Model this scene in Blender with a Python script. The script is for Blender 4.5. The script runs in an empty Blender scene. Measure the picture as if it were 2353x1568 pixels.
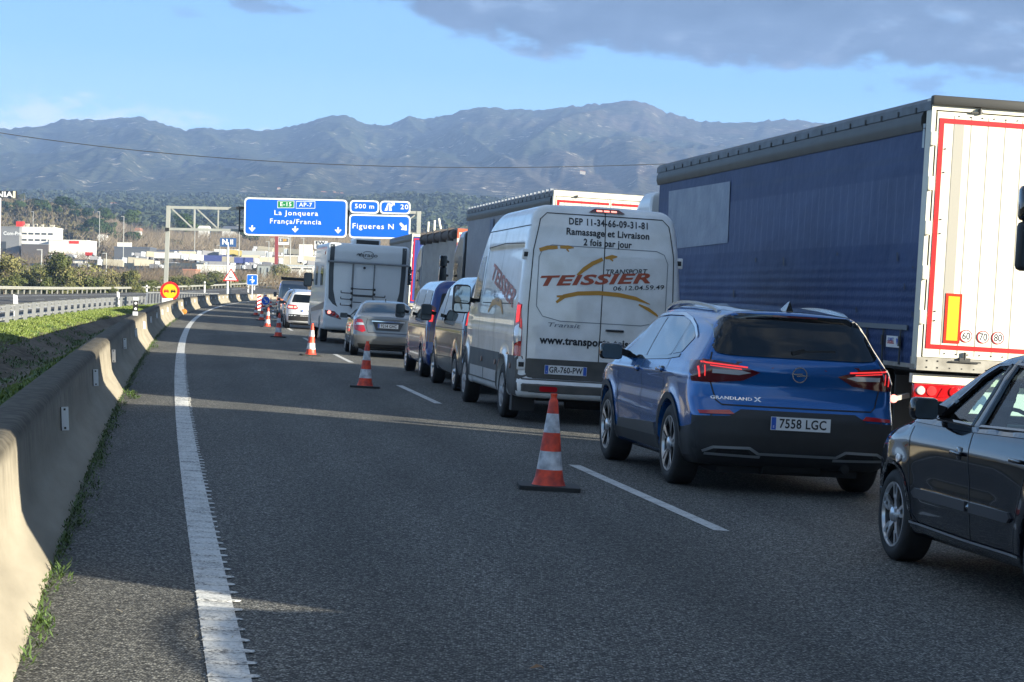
import bpy, bmesh, math, random
import numpy as np
from mathutils import Vector, Matrix
from mathutils.bvhtree import BVHTree
PI = math.pi
SC = bpy.context.scene
COL = SC.collection
random.seed(7)
RNG = np.random.RandomState(5)

# ------------------------------------------------------------ camera
FOC, CAMH, HOR, ROLL = 5234.0, 1.45, 694.0, 0.06      # focal length, eye height, horizon and tilt, in pixels of a 2353 wide frame
_a = math.atan(ROLL)
_p = math.atan((784 - HOR) * math.cos(_a) / FOC)
cam_d = bpy.data.cameras.new('camera')
cam = bpy.data.objects.new('camera', cam_d)
COL.objects.link(cam)
SC.camera = cam
cam_d.sensor_width = 36
cam_d.lens = 36 * FOC / 2353
cam_d.clip_start = 0.3
cam_d.clip_end = 60000
_R = Vector((1, 0, 0)); _U = Vector((0, math.sin(_p), math.cos(_p))); _F = Vector((0, math.cos(_p), -math.sin(_p)))
_cx = _R * math.cos(_a) + _U * math.sin(_a)
_cy = -_R * math.sin(_a) + _U * math.cos(_a)
_cz = -_F
M4 = Matrix(((_cx.x, _cy.x, _cz.x, 0), (_cx.y, _cy.y, _cz.y, 0), (_cx.z, _cy.z, _cz.z, CAMH), (0, 0, 0, 1)))
cam.matrix_world = M4
SC.render.resolution_x = 1024
SC.render.resolution_y = 682

# ------------------------------------------------------------ light
SUN_V = Vector((1.0, -0.52, 0.312)).normalized()          # towards the sun
SUN_EL = math.asin(SUN_V.z)
SUN_AZ = math.atan2(SUN_V.x, SUN_V.y)
sun_d = bpy.data.lights.new('sun', 'SUN')
sun_d.energy = 5.0
sun_d.angle = math.radians(0.5)
sun_d.color = (1.0, 0.92, 0.74)
sun = bpy.data.objects.new('sun', sun_d)
COL.objects.link(sun)
sun.rotation_mode = 'QUATERNION'
sun.rotation_quaternion = SUN_V.to_track_quat('Z', 'Y')
sun.location = SUN_V * 50

W = bpy.data.worlds.new('World')
SC.world = W
W.use_nodes = True
nt = W.node_tree
for n in list(nt.nodes):
    nt.nodes.remove(n)
def N(t, kind, **kw):
    n = t.nodes.new('ShaderNode' + kind)
    for k, v in kw.items():
        setattr(n, k, v)
    return n
def mth(t, op, a, b=None, c=None, clamp=False):
    n = t.nodes.new('ShaderNodeMath'); n.operation = op; n.use_clamp = clamp
    for i, v in enumerate((a, b, c)):
        if v is None: continue
        if isinstance(v, (int, float)): n.inputs[i].default_value = v
        else: t.links.new(v, n.inputs[i])
    return n.outputs[0]
def ramp(t, src, pts, interp='LINEAR'):
    n = t.nodes.new('ShaderNodeValToRGB'); n.color_ramp.interpolation = interp
    el = n.color_ramp.elements
    while len(el) < len(pts): el.new(0.5)
    for e, (p, c) in zip(el, pts):
        e.position = p
        e.color = (c, c, c, 1) if isinstance(c, (int, float)) else (c[0], c[1], c[2], 1)
    t.links.new(src, n.inputs[0])
    return n.outputs[0]
def mixc(t, fac, a, b, mode='MIX'):
    n = t.nodes.new('ShaderNodeMix'); n.data_type = 'RGBA'; n.blend_type = mode
    for s, v in ((n.inputs[0], fac), (n.inputs[6], a), (n.inputs[7], b)):
        if isinstance(v, (int, float)): s.default_value = v
        elif isinstance(v, (tuple, list)): s.default_value = (*v[:3], 1)
        else: t.links.new(v, s)
    return n.outputs[2]
out = N(nt, 'OutputWorld'); bg = N(nt, 'Background')
sky = N(nt, 'TexSky', sky_type='NISHITA'); sky.sun_disc = False
sky.sun_elevation = SUN_EL; sky.sun_rotation = SUN_AZ
sky.altitude = 50; sky.air_density = 1.0; sky.dust_density = 0.35; sky.ozone_density = 2.2
tc = N(nt, 'TexCoord'); sep = N(nt, 'SeparateXYZ'); nt.links.new(tc.outputs['Generated'], sep.inputs[0])
dx, dy, dz = sep.outputs
az = mth(nt, 'ARCTAN2', dx, dy)
hz = mth(nt, 'SQRT', mth(nt, 'ADD', mth(nt, 'MULTIPLY', dx, dx), mth(nt, 'MULTIPLY', dy, dy)))
el = mth(nt, 'ARCTAN2', dz, hz)
cmb = N(nt, 'CombineXYZ'); nt.links.new(az, cmb.inputs[0]); nt.links.new(mth(nt, 'MULTIPLY', el, 2.6), cmb.inputs[1])
nz = N(nt, 'TexNoise'); nz.inputs['Scale'].default_value = 14; nz.inputs['Detail'].default_value = 7; nz.inputs['Roughness'].default_value = 0.58
nt.links.new(cmb.outputs[0], nz.inputs['Vector'])
nzf = mth(nt, 'SUBTRACT', nz.outputs[0], 0.5)
nz2 = N(nt, 'TexNoise'); nz2.inputs['Scale'].default_value = 55; nz2.inputs['Detail'].default_value = 6; nz2.inputs['Roughness'].default_value = 0.6
nt.links.new(cmb.outputs[0], nz2.inputs['Vector'])
nz2f = mth(nt, 'SUBTRACT', nz2.outputs[0], 0.5)
# the main bank of cloud: its lower edge by azimuth
azn = mth(nt, 'MULTIPLY_ADD', az, 1.0, 0.5)
def A(x): return (x - 1176) / FOC + 0.5
def EL(x, y): return (HOR + ROLL * (x - 1176) - y) / FOC
EDGE = [(600, -60), (760, 0), (900, 45), (985, 92), (1130, 112), (1190, 140), (1340, 128), (1480, 150), (1700, 172), (1900, 168), (2050, 178), (2353, 205), (2900, 240)]
edge = ramp(nt, azn, [(A(x), EL(x, y) * 4) for x, y in EDGE])
ed = mth(nt, 'DIVIDE', edge, 4.0)
d1 = mth(nt, 'ADD', mth(nt, 'SUBTRACT', el, ed), mth(nt, 'ADD', mth(nt, 'MULTIPLY', nzf, 0.020), mth(nt, 'MULTIPLY', nz2f, 0.020)))
m1 = mth(nt, 'SMOOTH_MIN', mth(nt, 'MULTIPLY', d1, 190.0), 1.0, 0.3)
m1 = mth(nt, 'MAXIMUM', m1, 0.0)
# thins out high above, so that the rest of the sky is broken cloud
hi = ramp(nt, mth(nt, 'ADD', el, mth(nt, 'MULTIPLY', nzf, 0.5)), [(0.17, 1.0), (0.34, 0.0)])
wrap = ramp(nt, mth(nt, 'MULTIPLY_ADD', az, 0.5, 0.5), [(0.30, 0.0), (0.40, 1.0), (0.66, 1.0), (0.8, 0.0)])
m1 = mth(nt, 'MULTIPLY', mth(nt, 'MULTIPLY', m1, hi), wrap)
def puff(x, y, rx, ry, k):
    a = mth(nt, 'DIVIDE', mth(nt, 'SUBTRACT', az, (x - 1176) / FOC), rx / FOC)
    b = mth(nt, 'DIVIDE', mth(nt, 'SUBTRACT', el, EL(x, y)), ry / FOC)
    r = mth(nt, 'ADD', mth(nt, 'MULTIPLY', a, a), mth(nt, 'MULTIPLY', b, b))
    q = mth(nt, 'ADD', mth(nt, 'SUBTRACT', 1.0, r), mth(nt, 'MULTIPLY', nz2f, 6.0))
    return mth(nt, 'MULTIPLY', mth(nt, 'MULTIPLY', q, 0.8, clamp=True), k)
m = m1
for P_ in ((570, 22, 90, 24, .75), (525, 5, 60, 14, .6), (390, 38, 35, 12, .35), (1225, 122, 120, 20, .5), (2060, 205, 75, 26, .55), (1953, 212, 22, 12, .45), (2240, 185, 130, 26, .6)):
    m = mth(nt, 'MAXIMUM', m, puff(*P_))
# scattered cloud elsewhere in the sky
n3 = N(nt, 'TexNoise'); n3.inputs['Scale'].default_value = 2.3; n3.inputs['Detail'].default_value = 8; n3.inputs['Roughness'].default_value = .6
nt.links.new(tc.outputs['Generated'], n3.inputs['Vector'])
m3 = ramp(nt, n3.outputs[0], [(0.48, 0.0), (0.60, 0.8)])
m3 = mth(nt, 'MULTIPLY', m3, mth(nt, 'MULTIPLY_ADD', hi, -1.0, 1.0))
grad = ramp(nt, mth(nt, 'MULTIPLY', el, 2.0, clamp=True), [(0.0, (5.2, 7.0, 8.4)), (0.08, (4.5, 6.6, 8.5)), (0.14, (2.65, 4.95, 7.7)), (0.20, (1.5, 3.75, 6.9)), (0.32, (1.05, 2.7, 5.1)), (0.6, (0.74, 1.66, 3.15)), (1.0, (0.60, 1.25, 2.45))])
away = ramp(nt, mth(nt, 'MULTIPLY_ADD', az, 1 / (2 * PI), 0.5), [(0.0, 0.75), (0.2, 0.85), (0.35, 1.0), (0.62, 1.0), (0.78, 0.78), (0.92, 0.78), (1.0, 0.8)])
skc = mixc(nt, mth(nt, 'MULTIPLY', away, 0.9), sky.outputs[0], grad)
shade = ramp(nt, mth(nt, 'ADD', nz.outputs[0], mth(nt, 'MULTIPLY', nz2f, 0.35)), [(0.3, (0.36, 0.62, 1.15)), (0.56, (0.80, 1.20, 1.95)), (0.74, (2.2, 2.8, 3.8))])
c = mixc(nt, mth(nt, 'MULTIPLY', m, 0.96), skc, shade)
c = mixc(nt, m3, c, (3.9, 4.2, 4.3))
# pale thin cloud low on the left
pal = puff(60, 285, 480, 60, 1.0)
pal = mth(nt, 'MULTIPLY', pal, 0.5)
c = mixc(nt, pal, c, (7.0, 6.7, 7.0))
nt.links.new(c, bg.inputs['Color'])
bg.inputs['Strength'].default_value = 0.059
nt.links.new(bg.outputs[0], out.inputs['Surface'])

SC.view_settings.view_transform = 'Standard'
SC.view_settings.look = 'None'
SC.view_settings.exposure = 1.62
SC.view_settings.gamma = 1
SC.render.engine = 'CYCLES'
SC.cycles.max_bounces = 8
SC.cycles.transparent_max_bounces = 12
SC.cycles.use_denoising = True
SC.cycles.sample_clamp_indirect = 6

# ------------------------------------------------------------ points
def PX(x, y, Y):
    """the point at depth Y metres seen at (x, y) of the 2353 x 1568 frame"""
    ddx, ddy = x - 1176.5, y - 784
    u = ddx * math.cos(_a) + ddy * math.sin(_a); v = -ddx * math.sin(_a) + ddy * math.cos(_a)
    d = _R * u + _F * FOC - _U * v
    t = Y / d.y
    return Vector((d.x * t, Y, CAMH + d.z * t))
def GR(x, y, z=0.0):
    """the point of the plane at height z seen at (x, y)"""
    q = PX(x, y, 1.0) - Vector((0, 0, CAMH))
    t = (z - CAMH) / q.z
    return Vector((q.x * t, q.y * t, z))
# ------------------------------------------------------------ materials
MATS = {}
def mat(name, col, rough=0.5, metal=0.0, var=0.0, vscale=8.0, bump=0.0, bscale=60.0, coat=0.0, spec=0.5, col2=None, vdet=4, stretch=None, emit=None, estr=1.0, trans=0.0, alpha=1.0, ior=None):
    if name in MATS: return MATS[name]
    m_ = bpy.data.materials.new(name); m_.use_nodes = True
    t = m_.node_tree; b = t.nodes['Principled BSDF']
    b.inputs['Base Color'].default_value = (*col, 1)
    b.inputs['Roughness'].default_value = rough
    b.inputs['Metallic'].default_value = metal
    b.inputs['Specular IOR Level'].default_value = spec
    b.inputs['Coat Weight'].default_value = coat
    b.inputs['Coat Roughness'].default_value = 0.03
    if ior: b.inputs['IOR'].default_value = ior
    if trans: b.inputs['Transmission Weight'].default_value = trans
    if alpha < 1: b.inputs['Alpha'].default_value = alpha
    if emit:
        b.inputs['Emission Color'].default_value = (*emit, 1); b.inputs['Emission Strength'].default_value = estr
    if var or bump or col2:
        tc_ = N(t, 'TexCoord'); src = tc_.outputs['Object']
        if stretch:
            mp = N(t, 'Mapping'); mp.inputs['Scale'].default_value = stretch; t.links.new(src, mp.inputs[0]); src = mp.outputs[0]
    if var or col2:
        n1 = N(t, 'TexNoise'); n1.inputs['Scale'].default_value = vscale; n1.inputs['Detail'].default_value = vdet; t.links.new(src, n1.inputs['Vector'])
        c2 = col2 or tuple(c_ * (1 - var) for c_ in col)
        o = ramp(t, n1.outputs[0], [(0.35, col), (0.68, c2)])
        t.links.new(o, b.inputs['Base Color'])
    if bump:
        n2 = N(t, 'TexNoise'); n2.inputs['Scale'].default_value = bscale; n2.inputs['Detail'].default_value = 3; t.links.new(src, n2.inputs['Vector'])
        bp = N(t, 'Bump'); bp.inputs['Strength'].default_value = bump; bp.inputs['Distance'].default_value = 0.02
        t.links.new(n2.outputs[0], bp.inputs['Height']); t.links.new(bp.outputs[0], b.inputs['Normal'])
    MATS[name] = m_
    return m_

# ------------------------------------------------------------ objects
def tag(o, label=None, cat=None, group=None, kind=None):
    if label: o['label'] = label
    if cat: o['category'] = cat
    if group: o['group'] = group
    if kind: o['kind'] = kind
    return o
def thing(name, label, cat, loc=(0, 0, 0), rz=0.0, group=None, rot=None, scale=1.0):
    o = bpy.data.objects.new(name, None); COL.objects.link(o)
    o.empty_display_size = 0.1
    o.location = loc; o.rotation_euler = rot or (0, 0, rz); o.scale = (scale,) * 3
    return tag(o, label, cat, group)
def kids(o):
    return [c_ for c_ in bpy.data.objects if c_.parent == o]
def copy_tree(o, parent=None):
    c_ = o.copy(); COL.objects.link(c_); c_.parent = parent
    for k in kids(o): copy_tree(k, c_)
    return c_

class MB:
    def __init__(s):
        s.v = []; s.f = []; s.m = []; s.k = 0
    def add(s, vs, fs, k=None):
        b = len(s.v); s.v += [tuple(p) for p in vs]
        for q in fs:
            s.f.append(tuple(b + i for i in q)); s.m.append(s.k if k is None else k)
        return s
    def box(s, x0, x1, y0, y1, z0, z1, k=None, bev=0.0):
        if bev <= 0:
            vs = [(x, y, z) for x in (x0, x1) for y in (y0, y1) for z in (z0, z1)]
            return s.add(vs, [(0, 1, 3, 2), (4, 6, 7, 5), (0, 4, 5, 1), (2, 3, 7, 6), (0, 2, 6, 4), (1, 5, 7, 3)], k)
        bm = bmesh.new(); bmesh.ops.create_cube(bm, size=1)
        for w in bm.verts: w.co = Vector(((x0 + x1) / 2 + w.co.x * (x1 - x0), (y0 + y1) / 2 + w.co.y * (y1 - y0), (z0 + z1) / 2 + w.co.z * (z1 - z0)))
        bmesh.ops.bevel(bm, geom=list(bm.edges), offset=bev, segments=2, affect='EDGES', profile=0.5)
        return s.frombm(bm, k)
    def frombm(s, bm, k=None):
        bm.verts.index_update()
        s.add([w.co[:] for w in bm.verts], [[w.index for w in f.verts] for f in bm.faces], k); bm.free(); return s
    def prism(s, poly, axis, a, b, k=None, cap=True):
        """poly in the two other axes (in x, y, z order), extruded along axis from a to b"""
        n = len(poly)
        def mk(p, t): return {'x': (t, p[0], p[1]), 'y': (p[0], t, p[1]), 'z': (p[0], p[1], t)}[axis]
        vs = [mk(p, a) for p in poly] + [mk(p, b) for p in poly]
        fs = [(i, (i + 1) % n, n + (i + 1) % n, n + i) for i in range(n)]
        if cap: fs += [tuple(range(n))[::-1], tuple(range(n, 2 * n))]
        return s.add(vs, fs, k)
    def tube(s, p0, p1, r0, r1=None, n=10, k=None, cap=True):
        p0 = Vector(p0); p1 = Vector(p1); r1 = r0 if r1 is None else r1
        d = (p1 - p0).normalized(); a = d.orthogonal().normalized(); b = d.cross(a)
        vs = []
        for p, r in ((p0, r0), (p1, r1)):
            for i in range(n):
                t = 2 * PI * i / n; vs.append(p + (a * math.cos(t) + b * math.sin(t)) * r)
        fs = [(i, (i + 1) % n, n + (i + 1) % n, n + i) for i in range(n)]
        if cap: fs += [tuple(range(n))[::-1], tuple(range(n, 2 * n))]
        return s.add(vs, fs, k)
    def path(s, pts, r, n=8, k=None):
        for a, b in zip(pts[:-1], pts[1:]): s.tube(a, b, r, r, n, k)
        return s
    def bar(s, p0, p1, w, h=None, k=None, up=(0, 0, 1)):
        p0 = Vector(p0); p1 = Vector(p1); h = w if h is None else h
        d = (p1 - p0).normalized(); u = Vector(up)
        if abs(d.dot(u)) > 0.98: u = Vector((1, 0, 0))
        a = d.cross(u).normalized() * w / 2; b = a.cross(d).normalized() * h / 2
        vs = [p + i * a + j * b for p in (p0, p1) for i, j in ((-1, -1), (1, -1), (1, 1), (-1, 1))]
        return s.add(vs, [(0, 1, 5, 4), (1, 2, 6, 5), (2, 3, 7, 6), (3, 0, 4, 7), (3, 2, 1, 0), (4, 5, 6, 7)], k)
    def lathe(s, prof, o=(0, 0, 0), axis='z', n=32, k=None, kf=None):
        """prof: (radius, height) points"""
        vs = []; o = Vector(o)
        for r, h in prof:
            for i in range(n):
                t = 2 * PI * i / n; c_, q = r * math.cos(t), r * math.sin(t)
                vs.append(o + Vector({'z': (c_, q, h), 'x': (h, c_, q), 'y': (c_, h, q)}[axis]))
        b = len(s.v); s.v += [tuple(p) for p in vs]
        for j in range(len(prof) - 1):
            for i in range(n):
                s.f.append((b + j * n + i, b + j * n + (i + 1) % n, b + (j + 1) * n + (i + 1) % n, b + (j + 1) * n + i))
                s.m.append(kf[j] if kf else (s.k if k is None else k))
        return s
    def build(s, name, mats, parent=None, smooth=None):
        me = bpy.data.meshes.new(name)
        me.from_pydata(s.v, [], s.f)
        if not isinstance(mats, (list, tuple)): mats = [mats]
        for q in mats: me.materials.append(q)
        if len(mats) > 1: me.polygons.foreach_set('material_index', s.m)
        bm = bmesh.new(); bm.from_mesh(me); bmesh.ops.recalc_face_normals(bm, faces=bm.faces); bm.to_mesh(me); bm.free()
        if smooth is not None:
            me.polygons.foreach_set('use_smooth', [True] * len(me.polygons))
            if smooth < 179: me.set_sharp_from_angle(angle=math.radians(smooth))
        me.update()
        o = bpy.data.objects.new(name, me); COL.objects.link(o)
        if parent is not None: o.parent = parent
        return o

def text_mesh(txt, size, align='CENTER', bold=0.0, sx=1.0, shear=0.0, space=1.0, res=3):
    """letters as a flat list of (verts2d, faces) lying in x, y"""
    cu = bpy.data.curves.new('t', 'FONT'); cu.body = txt; cu.size = size; cu.align_x = align; cu.align_y = 'CENTER'
    cu.offset = bold; cu.shear = shear; cu.space_character = space; cu.resolution_u = res; cu.fill_mode = 'FRONT'
    ob = bpy.data.objects.new('t', cu); COL.objects.link(ob)
    dg = bpy.context.evaluated_depsgraph_get(); dg.update()
    me = ob.evaluated_get(dg).to_mesh()
    vs = [(w.co.x * sx, w.co.y) for w in me.vertices]; fs = [tuple(p.vertices) for p in me.polygons]
    ob.evaluated_get(dg).to_mesh_clear(); bpy.data.objects.remove(ob); bpy.data.curves.remove(cu)
    return vs, fs
def fitw(tm, w):
    vs, fs = tm; x0 = min(v[0] for v in vs); x1 = max(v[0] for v in vs); k = w / (x1 - x0); return [((v[0] - (x0 + x1) / 2) * k, v[1]) for v in vs], fs
def put_text(mb, tm, org, ux, uy, off=0.0, k=None):
    vs, fs = tm; org = Vector(org); ux = Vector(ux); uy = Vector(uy); n = ux.cross(uy).normalized() * off
    mb.add([org + ux * a + uy * b + n for a, b in vs], fs, k)

# ------------------------------------------------------------ solids from fields
def prof(pts, s=0.03):
    xs = np.array([p[0] for p in pts], float); ys = np.array([p[1] for p in pts], float)
    lo, hi_ = xs[0], xs[-1]; d = max((hi_ - lo) / 1500, 0.0015)
    g = np.arange(lo - 4 * s, hi_ + 4 * s + d, d); v = np.interp(g, xs, ys)
    if s > 0:
        k = np.arange(-int(3 * s / d) - 1, int(3 * s / d) + 2) * d; w = np.exp(-k * k / (2 * s * s)); w /= w.sum()
        v = np.convolve(np.pad(v, len(w) // 2, mode='edge'), w, mode='valid')[:len(g)]
    return lambda t: np.interp(t, g, v)
def smax(a, b, k):
    h_ = np.maximum(k - np.abs(a - b), 0) / k
    return np.maximum(a, b) + h_ * h_ * k * 0.25
def nets(f, bounds, h, proj=3):
    (x0, x1), (y0, y1), (z0, z1) = bounds
    X = np.arange(x0, x1 + h, h); Y = np.arange(y0, y1 + h, h); Z = np.arange(z0, z1 + h, h)
    G_ = np.empty((len(X), len(Y), len(Z)), np.float32)
    yy, zz = np.meshgrid(Y, Z, indexing='ij')
    for i, x in enumerate(X): G_[i] = f(np.full_like(yy, x), yy, zz)
    ins = G_ < 0
    nx, ny, nz_ = np.array(G_.shape) - 1
    cnt = np.zeros((nx, ny, nz_), np.int8)
    for a in (0, 1):
        for b in (0, 1):
            for c_ in (0, 1): cnt += ins[a:a + nx, b:b + ny, c_:c_ + nz_]
    act = (cnt > 0) & (cnt < 8)
    idx = -np.ones((nx, ny, nz_), np.int64); ii, jj, kk = np.nonzero(act); idx[ii, jj, kk] = np.arange(len(ii))
    acc = np.zeros((len(ii), 3)); num = np.zeros(len(ii))
    C_ = [(a, b, c_) for a in (0, 1) for b in (0, 1) for c_ in (0, 1)]
    for p in range(8):
        for q in range(p + 1, 8):
            if sum(abs(C_[p][r] - C_[q][r]) for r in range(3)) != 1: continue
            va = G_[ii + C_[p][0], jj + C_[p][1], kk + C_[p][2]]; vb = G_[ii + C_[q][0], jj + C_[q][1], kk + C_[q][2]]
            m_ = (va < 0) != (vb < 0); t = np.where(m_, va / np.where(m_, va - vb, 1), 0)
            P0 = np.array(C_[p]); P1 = np.array(C_[q])
            acc += np.where(m_[:, None], P0 + t[:, None] * (P1 - P0), 0); num += m_
    V_ = np.stack([X[ii], Y[jj], Z[kk]], 1) + acc / num[:, None] * h
    F_ = []
    for ax in range(3):
        s0 = [slice(1, -1)] * 3; s0[ax] = slice(0, -1); s1 = [slice(1, -1)] * 3; s1[ax] = slice(1, None)
        A_ = ins[tuple(s0)]; B_ = ins[tuple(s1)]; e = np.argwhere(A_ != B_)
        fl = A_[tuple(e.T)]
        off = np.ones(3, int); off[ax] = 0; e = e + off
        u, w = [(1, 2), (2, 0), (0, 1)][ax]
        def cell(du, dw):
            c_ = e.copy(); c_[:, u] -= du; c_[:, w] -= dw
            return idx[c_[:, 0], c_[:, 1], c_[:, 2]]
        q = np.stack([cell(1, 1), cell(0, 1), cell(0, 0), cell(1, 0)], 1)
        q[~fl] = q[~fl][:, ::-1]
        F_.append(q)
    F_ = np.concatenate(F_); F_ = F_[(F_ >= 0).all(1)]
    e = 0.004
    for _ in range(proj):
        x, y, z = V_.T; v = f(x, y, z)
        g = np.stack([f(x + e, y, z) - f(x - e, y, z), f(x, y + e, z) - f(x, y - e, z), f(x, y, z + e) - f(x, y, z - e)], 1) / (2 * e)
        st = (v / np.maximum((g * g).sum(1), 0.15))[:, None] * g
        l = np.linalg.norm(st, axis=1, keepdims=True); st *= np.minimum(1, 0.5 * h / np.maximum(l, 1e-9))
        V_ = V_ - st
    return V_, F_
def field_body(name, f, bounds, h, material, parent, smooth=38):
    V_, F_ = nets(f, bounds, h)
    me = bpy.data.meshes.new(name); me.from_pydata(V_.tolist(), [], F_.tolist()); me.materials.append(material)
    me.polygons.foreach_set('use_smooth', [True] * len(me.polygons)); me.set_sharp_from_angle(angle=math.radians(smooth)); me.update()
    o = bpy.data.objects.new(name, me); COL.objects.link(o); o.parent = parent
    o_bvh = BVHTree.FromPolygons([Vector(p) for p in V_], F_.tolist())
    return o, o_bvh

AX = {'L': (0, 1), 'R': (0, -1), 'B': (1, 1), 'F': (1, -1), 'T': (2, -1)}
def cast(bvh, side, a, b, off):
    ax, sg = AX[side]
    o = [0, 0, 0]; oth = [i for i in range(3) if i != ax]; o[oth[0]] = a; o[oth[1]] = b; o[ax] = -9 * sg
    d = [0, 0, 0]; d[ax] = sg
    hit, nrm, _, _ = bvh.ray_cast(Vector(o), Vector(d))
    if hit is None: return None
    return hit - Vector(d) * off
def decal(mb, bvh, side, poly, off=0.004, step=0.06, k=None, thick=True):
    """a sheet with the outline poly laid on the body as seen from one side, standing off it by off"""
    bm = bmesh.new()
    vs = [bm.verts.new((p[0], p[1], 0)) for p in poly]
    try: bm.faces.new(vs)
    except ValueError: bm.free(); return
    xs = [p[0] for p in poly]; ys = [p[1] for p in poly]
    for lo, hi_, nr in ((min(xs), max(xs), (1, 0, 0)), (min(ys), max(ys), (0, 1, 0))):
        n = int((hi_ - lo) / step)
        for i in range(1, n + 1):
            t = lo + (hi_ - lo) * i / (n + 1)
            bmesh.ops.bisect_plane(bm, geom=bm.verts[:] + bm.edges[:] + bm.faces[:], plane_co=(t if nr[0] else 0, t if nr[1] else 0, 0), plane_no=nr)
    bmesh.ops.triangulate(bm, faces=[f for f in bm.faces if len(f.verts) > 4])
    bm.verts.index_update(); P = {}
    for w in bm.verts: P[w.index] = cast(bvh, side, w.co.x, w.co.y, off)
    ok = [w.index for w in bm.verts if P[w.index] is not None]; mp = {i: j for j, i in enumerate(ok)}
    fs = [[mp[w.index] for w in f.verts] for f in bm.faces if all(w.index in mp for w in f.verts)]
    top = [P[i] for i in ok]
    if thick:
        ax, sg = AX[side]; d = Vector((0, 0, 0)); d[ax] = sg * (off + 0.006)
        base = len(top); cnt = {}
        for q in fs:
            for i in range(len(q)):
                a, b = q[i], q[(i + 1) % len(q)]; cnt[(min(a, b), max(a, b))] = cnt.get((min(a, b), max(a, b)), 0) + 1
        rim = [e for e, c_ in cnt.items() if c_ == 1]
        bot = [p + d for p in top]; top = top + bot
        fs = fs + [(a, b, base + b, base + a) for a, b in rim]
    mb.add(top, fs, k); bm.free()
def line_poly(pts, w):
    """outline of a stroke of width w along pts"""
    L_, R_ = [], []
    for i, p in enumerate(pts):
        a = pts[max(i - 1, 0)]; b = pts[min(i + 1, len(pts) - 1)]
        d = Vector((b[0] - a[0], b[1] - a[1])).normalized(); n = Vector((-d.y, d.x)) * w / 2
        L_.append((p[0] + n.x, p[1] + n.y)); R_.append((p[0] - n.x, p[1] - n.y))
    return L_ + R_[::-1]
def stroke(mb, bvh, side, pts, w, off=0.003, step=0.06, k=None, close=False):
    if close: pts = list(pts) + [pts[0]]
    for a, b in zip(pts[:-1], pts[1:]):
        decal(mb, bvh, side, line_poly([a, b], w), off, step, k, thick=False)
def round_poly(poly, r, n=4):
    o = []
    m_ = len(poly)
    for i in range(m_):
        p0 = Vector(poly[i - 1][:2]); p = Vector(poly[i][:2]); p1 = Vector(poly[(i + 1) % m_][:2])
        rr = poly[i][2] if len(poly[i]) > 2 else r
        a = (p0 - p); b = (p1 - p); ra = min(rr, a.length * 0.48); rb = min(rr, b.length * 0.48)
        A_ = p + a.normalized() * ra; B_ = p + b.normalized() * rb
        for j in range(n + 1):
            t = j / n; q = A_ * (1 - t) ** 2 + p * 2 * t * (1 - t) + B_ * t * t; o.append((q.x, q.y))
    return o
def proj_text(mb, bvh, side, tm, cx, cz, sx=1, off=0.004, k=None, rot=0.0, zfun=None):
    vs, fs = tm; P = []
    cr, sr = math.cos(rot), math.sin(rot)
    for a, b in vs:
        u = cx + sx * (a * cr - b * sr); v = cz + (a * sr + b * cr)
        q = cast(bvh, side, u, v, off); P.append(q if q is not None else Vector((0, 0, -5)))
    fs = [f for f in fs if all(P[i].z > -4 for i in f)]
    mb.add(P, fs, k)
# ============================================================ THE ROAD AND ITS SIDES
def CX(Y):
    """X of the left edge of the solid line"""
    return 0.3063 - 0.16325 * Y + 0.0002122 * Y * Y
def heading(Y):
    return math.atan2(-( -0.16325 + 0.0004244 * Y), 1.0)      # rotation about z that turns +Y along the road
def BD(Y):
    return float(np.interp(Y, [14, 45], [-0.70, -0.61]))
def RP(Y, d, z=0.0):
    return Vector((CX(Y) + d, Y, z))
def zleft(Y):
    return -0.7 + max(0.0, Y - 230) ** 2 * 4.0e-5

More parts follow.
